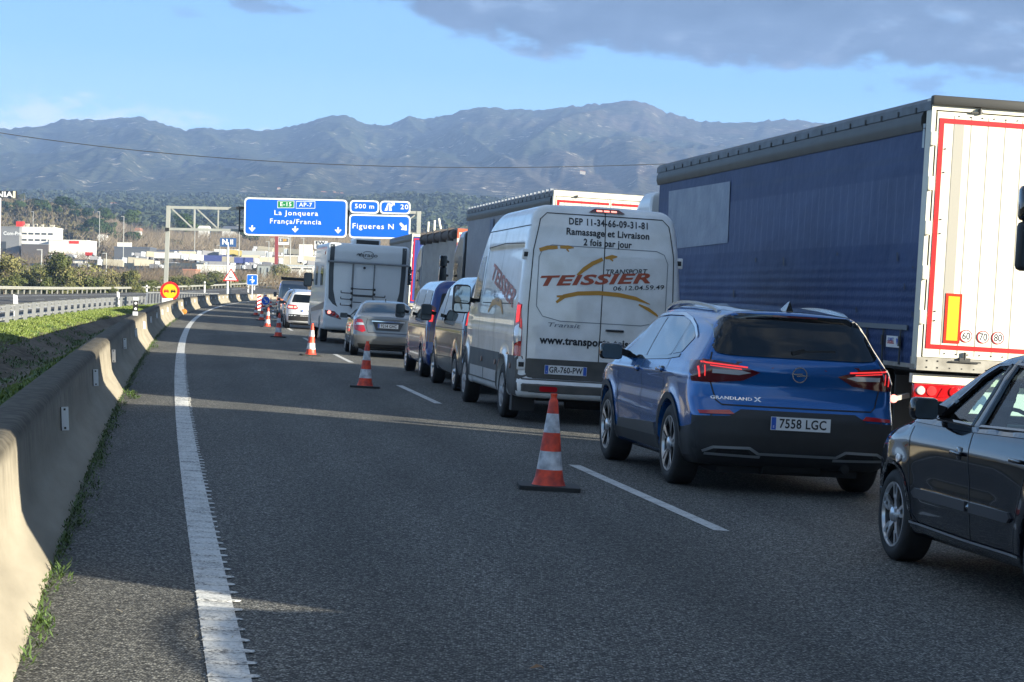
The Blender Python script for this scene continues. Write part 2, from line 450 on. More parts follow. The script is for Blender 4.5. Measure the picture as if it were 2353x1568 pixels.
# asphalt: pale and dark stones in a dark binder
def asphalt(name, dark, light, sc=95.0, tint=(1, 1, 1), track=False):
    m_ = bpy.data.materials.new(name); m_.use_nodes = True
    t = m_.node_tree; b = t.nodes['Principled BSDF']
    tc_ = N(t, 'TexCoord'); src = tc_.outputs['Object']
    v = N(t, 'TexVoronoi'); v.inputs['Scale'].default_value = sc; t.links.new(src, v.inputs['Vector'])
    vh = N(t, 'SeparateColor'); t.links.new(v.outputs['Color'], vh.inputs[0])
    stone = ramp(t, vh.outputs[0], [(0.0, dark), (0.5, tuple(a * .75 + c_ * .25 for a, c_ in zip(dark, light))), (0.82, tuple(a * .4 + c_ * .6 for a, c_ in zip(dark, light))), (1.0, light)])
    gap = ramp(t, v.outputs['Distance'], [(0.35, 1.0), (0.62, 0.35)])
    c1 = mixc(t, 1.0, stone, gap, 'MULTIPLY')
    n1 = N(t, 'TexNoise'); n1.inputs['Scale'].default_value = 0.55; n1.inputs['Detail'].default_value = 6
    mp = N(t, 'Mapping'); mp.inputs['Scale'].default_value = (1.6, 0.22, 1); mp.inputs['Rotation'].default_value = (0, 0, -0.14); t.links.new(src, mp.inputs[0]); t.links.new(mp.outputs[0], n1.inputs['Vector'])
    big = ramp(t, n1.outputs[0], [(0.3, 0.72), (0.55, 1.0), (0.7, 1.18)])
    c2 = mixc(t, 1.0, c1, big, 'MULTIPLY')
    n2 = N(t, 'TexNoise'); n2.inputs['Scale'].default_value = 22; n2.inputs['Detail'].default_value = 5; t.links.new(src, n2.inputs['Vector'])
    mid = ramp(t, n2.outputs[0], [(0.3, 0.72), (0.7, 1.22)])
    c3 = mixc(t, 1.0, c2, mid, 'MULTIPLY')
    if track:
        at = N(t, 'Attribute'); at.attribute_name = 'across'
        w_ = mth(t, 'ABSOLUTE', mth(t, 'SUBTRACT', mth(t, 'FRACT', mth(t, 'DIVIDE', mth(t, 'SUBTRACT', at.outputs['Fac'], .06), 3.5)), .5))
        tr_ = ramp(t, mth(t, 'ADD', w_, mth(t, 'MULTIPLY', mth(t, 'SUBTRACT', n1.outputs[0], .5), .10)), [(.0, .90), (.10, 1.04), (.25, .84), (.38, 1.06)])
        c3 = mixc(t, 1.0, c3, tr_, 'MULTIPLY')
    c4 = mixc(t, 1.0, c3, tint, 'MULTIPLY')
    t.links.new(c4, b.inputs['Base Color'])
    b.inputs['Roughness'].default_value = 0.82; b.inputs['Specular IOR Level'].default_value = 0.35
    h_ = mth(t, 'SUBTRACT', 1.0, v.outputs['Distance'])
    bp = N(t, 'Bump'); bp.inputs['Strength'].default_value = 0.9; bp.inputs['Distance'].default_value = 0.004
    t.links.new(h_, bp.inputs['Height']); t.links.new(bp.outputs[0], b.inputs['Normal'])
    return m_
M_ASPH = asphalt('asphalt', (0.017, 0.018, 0.020), (0.43, 0.425, 0.385), 90.0, track=True)
M_ASPH2 = asphalt('asphalt_far', (0.10, 0.095, 0.09), (0.20, 0.19, 0.175), 30)
M_SHOULDER = asphalt('asphalt_shoulder', (0.026, 0.025, 0.024), (0.235, 0.21, 0.18), 90)

def strip(name, Ys, ds, zf, material, off=0.0):
    mb = MB(); n = len(ds)
    for Y in Ys:
        for d in ds: mb.v.append((CX(Y) + d, Y, zf(d, Y) + off))
    for i in range(len(Ys) - 1):
        for j in range(n - 1):
            mb.f.append((i * n + j, i * n + j + 1, (i + 1) * n + j + 1, (i + 1) * n + j)); mb.m.append(0)
    return mb.build(name, material)
YS = [1.5, 4, 6, 8, 10, 12.5, 15, 18, 21, 25, 29, 34, 39, 45, 52, 60, 70, 80, 92, 105, 120, 136, 154, 174, 196, 220, 246, 275, 310, 350, 400, 460, 520]
def zmain(d, Y): return max(0.0, Y - 250) ** 2 * 4.0e-5
rd_ = tag(strip('road', YS, [-1.5, 0.08, 3.6, 7.1, 10.6, 14.0], zmain, M_ASPH), kind='structure')
at_ = rd_.data.attributes.new('across', 'FLOAT', 'POINT'); at_.data.foreach_set('value', [[-1.5, 0.08, 3.6, 7.1, 10.6, 14.0][i % 6] for i in range(len(rd_.data.vertices))])

# --------- painted lines
def paint(name, wear=0.45, rub=0.75):
    m_ = bpy.data.materials.new(name); m_.use_nodes = True
    t = m_.node_tree; b = t.nodes['Principled BSDF']
    tc_ = N(t, 'TexCoord'); src = tc_.outputs['Object']
    v = N(t, 'TexNoise'); v.inputs['Scale'].default_value = 60; v.inputs['Detail'].default_value = 5; v.inputs['Roughness'].default_value = .7; t.links.new(src, v.inputs['Vector'])
    n1 = N(t, 'TexNoise'); n1.inputs['Scale'].default_value = 5; n1.inputs['Detail'].default_value = 4; t.links.new(src, n1.inputs['Vector'])
    s_ = mth(t, 'ADD', mth(t, 'MULTIPLY', v.outputs[0], 0.7), mth(t, 'MULTIPLY', n1.outputs[0], 0.3))
    c_ = ramp(t, s_, [(wear - 0.08, (0.10, 0.10, 0.10)), (wear + 0.02, (0.52, 0.52, 0.50)), (0.62, (rub, rub, rub * 0.97))])
    t.links.new(c_, b.inputs['Base Color']); b.inputs['Roughness'].default_value = 0.6
    bp = N(t, 'Bump'); bp.inputs['Strength'].default_value = 0.5; bp.inputs['Distance'].default_value = 0.003
    t.links.new(v.outputs[0], bp.inputs['Height']); t.links.new(bp.outputs[0], b.inputs['Normal'])
    return m_
M_LINE = paint('line_paint', 0.47, 0.68); M_DASH = paint('dash_paint', 0.46, 0.62)
tag(strip('solid_line', YS, [0.0, 0.162], zmain, M_LINE, 0.004), 'wide white ribbed line along the left edge of the carriageway', 'road marking')
bpy.data.objects['solid_line']['kind'] = 'structure'
mb = MB(); Y = 2.0
while Y < 46:
    w = 0.176 + random.random() * 0.020; a = CX(Y) + 0.004
    pts = [(a, Y - .06), (a + .12, Y - .06), (a + w, Y - .02), (a + w + .006, Y + .01), (a + w - .02, Y + .03), (a, Y + .06)]
    b_ = len(mb.v)
    mb.v += [(p[0], p[1], 0.005) for p in pts] + [(p[0] * .94 + (a + .09) * .06, p[1] * .5 + Y * .5, 0.010) for p in pts]
    for i in range(6): mb.f.append((b_ + i, b_ + (i + 1) % 6, b_ + 6 + (i + 1) % 6, b_ + 6 + i)); mb.m.append(0)
    mb.f.append(tuple(b_ + 6 + i for i in range(6))); mb.m.append(0)
    Y += 0.268 + random.random() * 0.03
o = mb.build('line_ribs', M_LINE); o['kind'] = 'structure'
def dash(d0, Ya, Yb, w=0.11):
    mb = MB(); n = 5
    for i in range(n + 1):
        Y = Ya + (Yb - Ya) * i / n
        mb.v += [(CX(Y) + d0, Y, 0.004), (CX(Y) + d0 + w, Y, 0.004)]
    for i in range(n): mb.f.append((2 * i, 2 * i + 1, 2 * i + 3, 2 * i + 2)); mb.m.append(0)
    tag(mb.build('lane_dash', M_DASH), kind='structure')
Y = -0.6
while Y < 240:
    if Y > -1: dash(3.56, max(Y, 1.6), Y + 5.45); dash(7.1, max(Y, 1.6), Y + 5.45)
    Y += 15.85
tag(strip('right_edge_line', YS, [10.6, 10.78], zmain, M_DASH, 0.004), kind='structure')

# --------- the ground left of the barrier
LS = [(-1.2, -0.06), (-2.0, -0.24), (-3.0, -0.55), (-3.6, -0.86), (-4.1, -1.0), (-4.5, -0.93), (-5.1, -0.66), (-5.5, -0.58), (-6.3, -0.55), (-7.3, -0.62), (-8.1, -0.70), (-8.5, -0.70)]
def zl(d, Y):
    ds = [p[0] for p in LS][::-1]; zs = [p[1] for p in LS][::-1]
    return float(np.interp(d, ds, zs)) + (zleft(Y) + 0.7)
def soil(name, c1, c2, sc=6.0, c3=None, bump=0.6, bsc=25, st=None):
    m_ = bpy.data.materials.new(name); m_.use_nodes = True
    t = m_.node_tree; b = t.nodes['Principled BSDF']; b.inputs['Roughness'].default_value = 0.95; b.inputs['Specular IOR Level'].default_value = 0.1
    tc_ = N(t, 'TexCoord'); src = tc_.outputs['Object']
    if st:
        mp = N(t, 'Mapping'); mp.inputs['Scale'].default_value = st; t.links.new(src, mp.inputs[0]); src = mp.outputs[0]
    n1 = N(t, 'TexNoise'); n1.inputs['Scale'].default_value = sc; n1.inputs['Detail'].default_value = 8; n1.inputs['Roughness'].default_value = .65; t.links.new(src, n1.inputs['Vector'])
    n2 = N(t, 'TexNoise'); n2.inputs['Scale'].default_value = sc / 9; n2.inputs['Detail'].default_value = 5; t.links.new(src, n2.inputs['Vector'])
    s_ = mth(t, 'ADD', mth(t, 'MULTIPLY', n1.outputs[0], 0.55), mth(t, 'MULTIPLY', n2.outputs[0], 0.45))
    pts = [(0.36, c1), (0.58, c2)] + ([(0.68, c3)] if c3 else [])
    t.links.new(ramp(t, s_, pts), b.inputs['Base Color'])
    bp = N(t, 'Bump'); bp.inputs['Strength'].default_value = bump; bp.inputs['Distance'].default_value = 0.6 / bsc
    n3 = N(t, 'TexNoise'); n3.inputs['Scale'].default_value = bsc; n3.inputs['Detail'].default_value = 5; t.links.new(src, n3.inputs['Vector'])
    t.links.new(n3.outputs[0], bp.inputs['Height']); t.links.new(bp.outputs[0], b.inputs['Normal'])
    return m_
M_VERGE = soil('verge', (0.04, 0.075, 0.012), (0.10, 0.15, 0.028), 14, (0.13, 0.13, 0.05))
M_DITCH = soil('ditch_concrete', (0.05, 0.042, 0.030), (0.17, 0.14, 0.11), 4, (0.03, 0.045, 0.015), st=(1, .35, 1))
M_GRAVEL = soil('verge_gravel', (0.15, 0.135, 0.11), (0.26, 0.24, 0.20), 30)
tag(strip('verge', YS, [-1.2, -2.0, -3.0, -3.05], zl, M_VERGE), kind='structure')
tag(strip('ditch', YS, [-2.6, -3.0, -3.3, -3.6, -3.85, -4.1, -4.5, -4.8, -5.1, -5.3], zl, M_DITCH, 0.012), kind='structure')
tag(strip('grass_bank', YS, [-5.05, -5.5, -6.0, -6.6, -7.3, -7.9], zl, M_VERGE), kind='structure')
tag(strip('gravel_strip', YS, [-7.85, -8.1, -8.5, -9.0], lambda d, Y: zl(max(d, -8.5), Y), M_GRAVEL, 0.006), kind='structure')
zfar = lambda d, Y: zleft(Y) - 0.004 * 0
tag(strip('opposite_road', YS, [-8.6, -12.5, -16, -19.5, -23.0], zfar, M_ASPH2, 0.004), kind='structure')
M_LINE2 = mat('far_line_paint', (0.68, 0.68, 0.66), 0.7, var=0.25, vscale=3)
tag(strip('opposite_edge_line', YS, [-9.25, -9.07], zfar, M_LINE2, 0.010), kind='structure')
tag(strip('opposite_outer_line', YS, [-20.6, -20.4], zfar, M_LINE2, 0.010), kind='structure')
for d0 in (-12.9, -16.6):
    Y = 60.0
    while Y < 420:
        mb = MB()
        for i in range(4):
            q = Y + 1.8 * i; mb.v += [(CX(q) + d0, q, zfar(0, q) + 0.010), (CX(q) + d0 + .14, q, zfar(0, q) + 0.010)]
        for i in range(3): mb.f.append((2 * i, 2 * i + 1, 2 * i + 3, 2 * i + 2)); mb.m.append(0)
        tag(mb.build('opposite_dash', M_LINE2), kind='structure'); Y += 16
VS = [(-23.0, 0.0), (-24.5, -0.12), (-27, -0.35), (-32, -0.9), (-40, -1.8), (-60, -3.0)]
M_SCRUB = soil('scrub', (0.06, 0.065, 0.028), (0.15, 0.125, 0.07), 2.5, (0.24, 0.19, 0.12), bsc=6)
tag(strip('outer_verge', YS, [p[0] for p in VS][::-1], lambda d, Y: float(np.interp(d, [p[0] for p in VS][::-1], [p[1] for p in VS][::-1])) + zleft(Y), M_SCRUB), kind='structure')
tag(strip('right_verge', YS, [13.95, 15, 18, 26, 40], lambda d, Y: zmain(d, Y) - 0.02 - 0.06 * max(0, d - 15), M_SCRUB), kind='structure')

# --------- the concrete barrier
def concrete():
    m_ = bpy.data.materials.new('barrier_concrete'); m_.use_nodes = True
    t = m_.node_tree; b = t.nodes['Principled BSDF']; b.inputs['Roughness'].default_value = 0.88; b.inputs['Specular IOR Level'].default_value = 0.25
    tc_ = N(t, 'TexCoord'); src = tc_.outputs['Object']
    sp = N(t, 'SeparateXYZ'); t.links.new(src, sp.inputs[0])
    n1 = N(t, 'TexNoise'); n1.inputs['Scale'].default_value = 3.0; n1.inputs['Detail'].default_value = 8; n1.inputs['Roughness'].default_value = .6
    mq = N(t, 'Mapping'); mq.inputs['Scale'].default_value = (1, .16, 1); t.links.new(src, mq.inputs[0]); t.links.new(mq.outputs[0], n1.inputs['Vector'])
    base = ramp(t, n1.outputs[0], [(0.3, (0.20, 0.178, 0.138)), (0.5, (0.255, 0.228, 0.178)), (0.72, (0.31, 0.28, 0.222))])
    # streaks run down from the crest
    mp = N(t, 'Mapping'); mp.inputs['Scale'].default_value = (.15, 2.6, 0.22); t.links.new(src, mp.inputs[0])
    n2 = N(t, 'TexNoise'); n2.inputs['Scale'].default_value = 3.2; n2.inputs['Detail'].default_value = 6; n2.inputs['Roughness'].default_value = .65; t.links.new(mp.outputs[0], n2.inputs['Vector'])
    zf = ramp(t, sp.outputs[2], [(0.22, 0.0), (0.46, 0.35), (0.60, 0.85), (0.66, 1.0)])
    st = mth(t, 'MULTIPLY', ramp(t, n2.outputs[0], [(0.38, 0.0), (0.62, 1.0)]), zf)
    top = ramp(t, sp.outputs[2], [(0.56, 0.0), (0.64, 0.97)])
    n3 = N(t, 'TexNoise'); n3.inputs['Scale'].default_value = 9; n3.inputs['Detail'].default_value = 7; t.links.new(src, n3.inputs['Vector'])
    dk = mth(t, 'MAXIMUM', mth(t, 'MULTIPLY', st, 0.62), mth(t, 'MULTIPLY', top, ramp(t, n3.outputs[0], [(0.35, 0.72), (0.6, 1.0)])))
    c_ = mixc(t, dk, base, (0.050, 0.044, 0.034))
    t.links.new(c_, b.inputs['Base Color'])
    bp = N(t, 'Bump'); bp.inputs['Strength'].default_value = 0.35; bp.inputs['Distance'].default_value = 0.01
    n4 = N(t, 'TexNoise'); n4.inputs['Scale'].default_value = 45; n4.inputs['Detail'].default_value = 5; t.links.new(src, n4.inputs['Vector'])
    t.links.new(n4.outputs[0], bp.inputs['Height']); t.links.new(bp.outputs[0], b.inputs['Normal'])
    return m_
M_CONC = concrete()
BPF = [(0, -0.02), (0.0, 0.03), (-0.05, 0.10), (-0.135, 0.215), (-0.165, 0.28), (-0.185, 0.40), (-0.205, 0.58), (-0.215, 0.635), (-0.245, 0.666), (-0.28, 0.672), (-0.40, 0.672), (-0.44, 0.66), (-0.465, 0.62), (-0.48, 0.40), (-0.50, 0.27), (-0.60, 0.08), (-0.64, 0.0), (-0.64, -0.25)]
bt = thing('concrete_barrier', 'long concrete safety barrier with streaked faces curving along the left of the road', 'barrier', RP(20, -0.85))
mb = MB(); n = len(BPF)
YB = list(np.arange(2.0, 40, 1.0)) + list(np.arange(40, 120, 2.0)) + list(np.arange(120, 500, 6.0))
for Y in YB:
    for p in BPF: mb.v.append(tuple(Vector((CX(Y) + BD(Y) + p[0], Y, p[1] + zmain(0, Y))) - bt.location))
for i in range(len(YB) - 1):
    for j in range(n - 1): mb.f.append((i * n + j, i * n + j + 1, (i + 1) * n + j + 1, (i + 1) * n + j)); mb.m.append(0)
mb.build('wall', M_CONC, bt, smooth=50)
M_REFL = mat('reflector_white', (0.80, 0.82, 0.84), 0.35)
M_DK = mat('bolt_dark', (0.03, 0.03, 0.03), 0.6)
refY = [GR(x, y, 0.43).y for x, y in ((150, 969), (222, 873), (262, 822), (289, 793))]
sp_ = 7.6; yy = refY[-1] + sp_
while yy < 330: refY.append(yy); yy += sp_
for Y in refY[:60]:
    mb = MB(); hd = heading(Y)
    mb.box(-0.022, 0.026, -0.003, 0.003, -0.082, 0.082)
    mb.box(-0.006, 0.008, -0.006, -0.002, 0.058, 0.072, 1); mb.box(-0.006, 0.008, -0.006, -0.002, -0.072, -0.058, 1); mb.box(-0.03, -0.022, -0.003, 0.03, -0.082, 0.082, 1)
    o = mb.build('reflector', [M_REFL, M_DK], bt)
    o.location = RP(Y, BD(Y) - 0.155, 0.45 + zmain(0, Y)) - bt.location; o.rotation_euler = (0, -0.09, 0.05)

# --------- weeds and grass
M_WEED = mat('weed_leaf', (0.075, 0.13, 0.030), 0.6, var=0.45, vscale=12)
M_GRASS = mat('grass_blade', (0.10, 0.155, 0.02), 0.6, vscale=1.6, col2=(0.16, 0.19, 0.04))
def leaves(rng, c, n, r, h, l, w, vs, fs):
    for _ in range(n):
        a = rng.uniform(0, 2 * PI); q = r * math.sqrt(rng.uniform(0, 1)); p = c + Vector((q * math.cos(a), q * math.sin(a), 0))
        z = rng.uniform(0, h); t = rng.uniform(0, 2 * PI); up = rng.uniform(0.0, 1.1); L_ = l * rng.uniform(.5, 1.3)
        d = Vector((math.cos(t) * math.cos(up), math.sin(t) * math.cos(up), math.sin(up))); s_ = d.cross(Vector((0, 0, 1))).normalized() * w * rng.uniform(.6, 1.2)
        b = len(vs); p = p + Vector((0, 0, z))
        vs += [tuple(p), tuple(p + d * L_ * .5 + s_), tuple(p + d * L_), tuple(p + d * L_ * .5 - s_)]; fs.append((b, b + 1, b + 2, b + 3))
rg = random.Random(3)
vs, fs = [], []
def dens(Y):
    return np.interp(Y, [8, 10.2, 11.2, 11.6, 14, 20, 26, 27, 28.5, 30, 34, 45, 48, 60, 90], [.0, .35, .2, .55, .9, .9, .75, .4, .25, .8, .9, .5, .35, .6, .3])
for _ in range(2300):
    Y = 8 + 80 * rg.random() ** 1.8; 
    if rg.random() > dens(Y): continue
    wv = 0.5 + 0.5 * math.sin(Y * 2.3) * math.sin(Y * 5.1 + 1)
    d = BD(Y) - 0.02 + abs(rg.gauss(0, 0.03 + .035 * wv)) * (1.0 if Y > 11.5 else .8)
    leaves(rg, RP(Y, d), 8, 0.028, 0.025 + .02 * wv, 0.038, 0.0055, vs, fs)
for Y, d, n_, r in ((9.25, -.64, 45, .05), (9.55, -.68, 16, .03), (10.9, -.66, 40, .04), (10.2, -.69, 20, .04), (27.6, -.5, 80, .1), (48.6, -.5, 60, .13), (28.2, -.55, 60, .09)):
    leaves(rg, RP(Y, d), int(n_ * 1.3), r * .8, 0.05, 0.055, 0.007, vs, fs)
mb = MB(); mb.add(vs, fs); tag(mb.build('weeds', M_WEED), 'low green weeds growing along the foot of the barrier', 'weeds', kind='stuff')
vs, fs = [], []
for _ in range(75000):
    Y = 30 + 190 * rg.random() ** 1.25
    u = rg.random(); d = -5.0 - 2.75 * u if rg.random() < .8 else -1.3 - 1.4 * u
    p = RP(Y, d, zl(d, Y)); h_ = rg.uniform(.03, .095) * (1 + .5 * math.sin(Y * .9 + d * 2)); a = rg.uniform(0, PI); s_ = Vector((math.cos(a), math.sin(a), 0)) * rg.uniform(.015, .035)
    t = Vector((rg.uniform(-.06, .06), rg.uniform(-.06, .06), h_)); b = len(vs)
    vs += [tuple(p - s_), tuple(p + s_), tuple(p + t)]; fs.append((b, b + 1, b + 2))
mb = MB(); mb.add(vs, fs); tag(mb.build('grass', M_GRASS), 'bright green grass on the bank between the barrier and the guard rail', 'grass', kind='stuff')
vs, fs = [], []
for _ in range(1500):
    Y = 24 + 70 * rg.random(); d = rg.choice((-1.5, -2.2, -2.9, -4.3, -5.0)) + rg.gauss(0, .25)
    if math.sin(Y * .8 + d * 2) < -.2: continue
    leaves(rg, RP(Y, d, zl(d, Y)), 9, .14, .07, .12, .02, vs, fs)
mb = MB(); mb.add(vs, fs); tag(mb.build('ditch_weeds', M_WEED), 'dark weeds growing in and beside the ditch behind the barrier', 'weeds', kind='stuff')
# twigs and a dead leaf
vs, fs = [], []
for _ in range(60):
    Y = rg.uniform(8.6, 26); d = rg.uniform(-.5, .6) if rg.random() < .7 else rg.uniform(.3, 3); p = RP(Y, d, .006); a = rg.uniform(0, PI); l = rg.uniform(.02, .07)
    s_ = Vector((math.cos(a), math.sin(a), .05)) * l; w = Vector((-math.sin(a), math.cos(a), 0)) * .0022; b = len(vs)
    vs += [tuple(p - w), tuple(p + w), tuple(p + s_ + w), tuple(p + s_ - w)]; fs.append((b, b + 1, b + 2, b + 3))
mb = MB(); mb.add(vs, fs); tag(mb.build('straw', mat('straw', (.38, .33, .22), .8)), 'dry straws and twigs scattered on the asphalt', 'litter', kind='stuff')
p = GR(1232, 1541); mb = MB()
mb.add([(-.03, 0, .006), (-.012, .016, .016), (.02, .012, .02), (.034, 0, .008), (.016, -.014, .018), (-.014, -.012, .01), (0, 0, .026)], [(0, 6, 1), (1, 6, 2), (2, 6, 3), (3, 6, 4), (4, 6, 5), (5, 6, 0)])
o = mb.build('dead_leaf', mat('dead_leaf', (.22, .13, .07), .8)); o.location = p; tag(o, 'small curled brown leaf lying alone on the near asphalt', 'leaf')

# --------- guard rails
M_GALV = mat('galvanised_steel', (0.30, 0.31, 0.32), 0.5, 0.3, var=0.2, vscale=3)
M_GALVD = mat('galvanised_dull', (0.38, 0.38, 0.34), 0.6, 0.2, var=0.2, vscale=2)
WB = [(-0.0, 0.155), (0.03, 0.13), (0.075, 0.09), (0.075, 0.06), (0.01, 0.015), (0.01, -0.015), (0.075, -0.06), (0.075, -0.09), (0.03, -0.13), (0, -0.155)]
def rail_beam(Y0, Y1, d, zc, sg, zf, par, name, material, step=4.0):
    mb = MB(); ys = np.arange(Y0, Y1 + .1, step); n = len(WB)
    for Y in ys:
        for x, z in WB: mb.v.append(tuple(Vector((CX(Y) + d + sg * x, Y, zf(Y) + zc + z)) - par.location))
    for i in range(len(ys) - 1):
        for j in range(n - 1): mb.f.append((i * n + j, i * n + j + 1, (i + 1) * n + j + 1, (i + 1) * n + j)); mb.m.append(0)
    return mb.build(name, material, par, smooth=30)
g1 = thing('guard_rail', 'galvanised guard rail on close posts seen from behind above the green bank', 'guard rail', RP(80, -7.45, -.65))
zr1 = lambda Y: zleft(Y) - 0.04
rail_beam(44, 190, -7.75, 0.68, -1, zr1, g1, 'beam', M_GALV)
WB0 = WB; WB = [(0, .05), (.03, .05), (.03, -.05), (0, -.05)]
rail_beam(44, 190, -7.66, 0.26, -1, zr1, g1, 'lower_beam', M_GALV); WB = WB0
proto = None; Y = 44.0
while Y <= 190:
    if proto is None:
        mb = MB(); mb.box(-.02, .02, -.03, -.018, -.1, .86); mb.box(-.085, -.02, -.03, .04, -.1, .86); mb.box(.02, .085, -.03, .04, -.1, .86); mb.box(-.02, .02, .03, .04, -.1, .8)
        mb.box(-.19, -.05, -.02, .02, .60, .76)
        proto = mb.build('post', M_GALV, g1); o = proto
    else: o = proto.copy(); COL.objects.link(o)
    o.location = RP(Y, -7.50, zr1(Y)) - g1.location; o.rotation_euler = (0, 0, heading(Y)); Y += 4.0
g2 = thing('guard_rail', 'pale guard rail on the far side of the opposite carriageway in front of the bushes', 'guard rail', RP(250, -23.8, -.7))
rail_beam(120, 560, -23.5, 0.60, 1, zleft, g2, 'beam', M_GALVD, 6.0)
proto = None; Y = 176.0
while Y <= 560:
    if proto is None:
        mb = MB(); mb.box(-.06, .06, -.05, .05, -.3, .70); proto = mb.build('post', M_GALVD, g2); o = proto
    else: o = proto.copy(); COL.objects.link(o)
    o.location = RP(Y, -23.75, zleft(Y)) - g2.location; Y += 4.0

a_, b_ = GR(650, 950), GR(905, 969)
mb = MB(); w_ = Vector((.2, 1, 0)).normalized() * .018
mb.add([a_ - w_ + Vector((0, 0, .004)), b_ - w_ * .6 + Vector((0, 0, .004)), b_ + w_ * .6 + Vector((0, 0, .004)), a_ + w_ + Vector((0, 0, .004))], [(0, 1, 2, 3)])
tag(mb.build('sealed_joint', mat('joint_seal', (.10, .105, .09), .6, var=.4, vscale=20)), kind='structure')
# ============================================================ VEHICLES
def car_field(S):
    sec, plan, roof, rear, front = (S[k] for k in ('sec', 'plan', 'roof', 'rear', 'front'))
    br, bf, crown = S.get('bow_r', .1), S.get('bow_f', .15), S.get('crown', .06)
    zb = S.get('bot', .2); arches = S['arches']; inn = S.get('inner', .55); kx = S.get('k', .08); bumps = S.get('bumps'); gh = S.get('gh')
    def f(x, y, z):
        ax = np.abs(x); w = sec(z) * plan(y)
        if gh is not None: w = w * (1 - (1 - gh(y)) * np.clip((z - S['belt']) / .25, 0, 1))
        for (yc, zc, r) in arches:
            d = np.sqrt((y - yc) ** 2 + (z - zc) ** 2)
            w = w + S.get('flare', .018) * np.exp(-((d - r - .02) / .09) ** 2)
        if bumps: w = w + bumps(y, z)
        a = ax - w
        r_ = rear(z) + br * x * x + S.get('bow_r4', .12) * x ** 4 - y
        n_ = y - front(z) + bf * x * x + S.get('bow_f4', .25) * x ** 4
        t_ = (z - (roof(y) - crown * x * x)) * S.get('tk', .9)
        b_ = zb - z
        g = smax(a, t_, S.get('krt', .14)); g = smax(g, r_, kx); g = smax(g, n_, kx); g = smax(g, b_, .05)
        for (yc, zc, r) in arches:
            d = np.sqrt((y - yc) ** 2 + (z - zc) ** 2)
            g = np.maximum(g, -np.maximum(d - r, inn - ax))
        if 'cut' in S: g = S['cut'](g, x, y, z)
        return g
    return f
M_TYRE = mat('tyre_rubber', (0.018, 0.018, 0.019), 0.75, var=.3, vscale=20)
M_ALU = mat('alloy', (0.62, 0.63, 0.65), 0.28, 0.85)
M_ALUD = mat('alloy_dark', (0.06, 0.062, 0.066), 0.35, 0.6)
M_HUBCAP = mat('hubcap', (0.42, 0.43, 0.45), 0.38, 0.6)
M_BLK = mat('black_plastic', (0.022, 0.023, 0.025), 0.55, var=.2, vscale=14)
M_BLKS = mat('black_gloss', (0.006, 0.006, 0.008), 0.08, coat=1.0)
M_UNDER = mat('underbody', (0.012, 0.012, 0.013), 0.8)
M_GLASS = mat('dark_glass', (0.004, 0.006, 0.008), 0.03, spec=0.5)
M_GLASSB = mat('side_glass', (0.02, 0.028, 0.034), 0.02, spec=1.0, coat=1.0, ior=1.65)
M_MIRR = mat('mirror_glass', (0.30, 0.36, 0.42), 0.03, 1.0)
M_MIRD = mat('mirror_glass_dim', (0.05, 0.065, 0.08), 0.10, 0.4)
M_CHROME = mat('chrome', (0.75, 0.77, 0.80), 0.12, 1.0)
M_PLATE = mat('plate_white', (0.72, 0.73, 0.74), 0.4)
M_PBLUE = mat('plate_blue', (0.02, 0.10, 0.48), 0.4)
M_PTXT = mat('plate_text', (0.015, 0.015, 0.018), 0.5)
M_RED = mat('lamp_red', (0.42, 0.008, 0.012), 0.12, coat=1.0)
M_REDD = mat('lamp_red_dark', (0.10, 0.006, 0.010), 0.12, coat=1.0)
M_REDE = mat('lamp_red_lit', (0.8, 0.02, 0.02), 0.2, emit=(1.0, 0.05, 0.05), estr=0.3)
M_REDE2 = mat('lamp_red_core', (0.9, 0.2, 0.15), 0.2, emit=(1.0, 0.25, 0.2), estr=0.95)
M_ORG = mat('lamp_orange', (0.75, 0.22, 0.03), 0.15, coat=1.0)
M_ORGE = mat('lamp_orange_lit', (0.8, 0.3, 0.1), 0.2, emit=(1.0, 0.35, 0.15), estr=0.4)
M_LENS = mat('lamp_clear', (0.62, 0.62, 0.64), 0.12, 0.3, coat=1.0)
M_SEAM = mat('seam_dark', (0.010, 0.011, 0.013), 0.6)

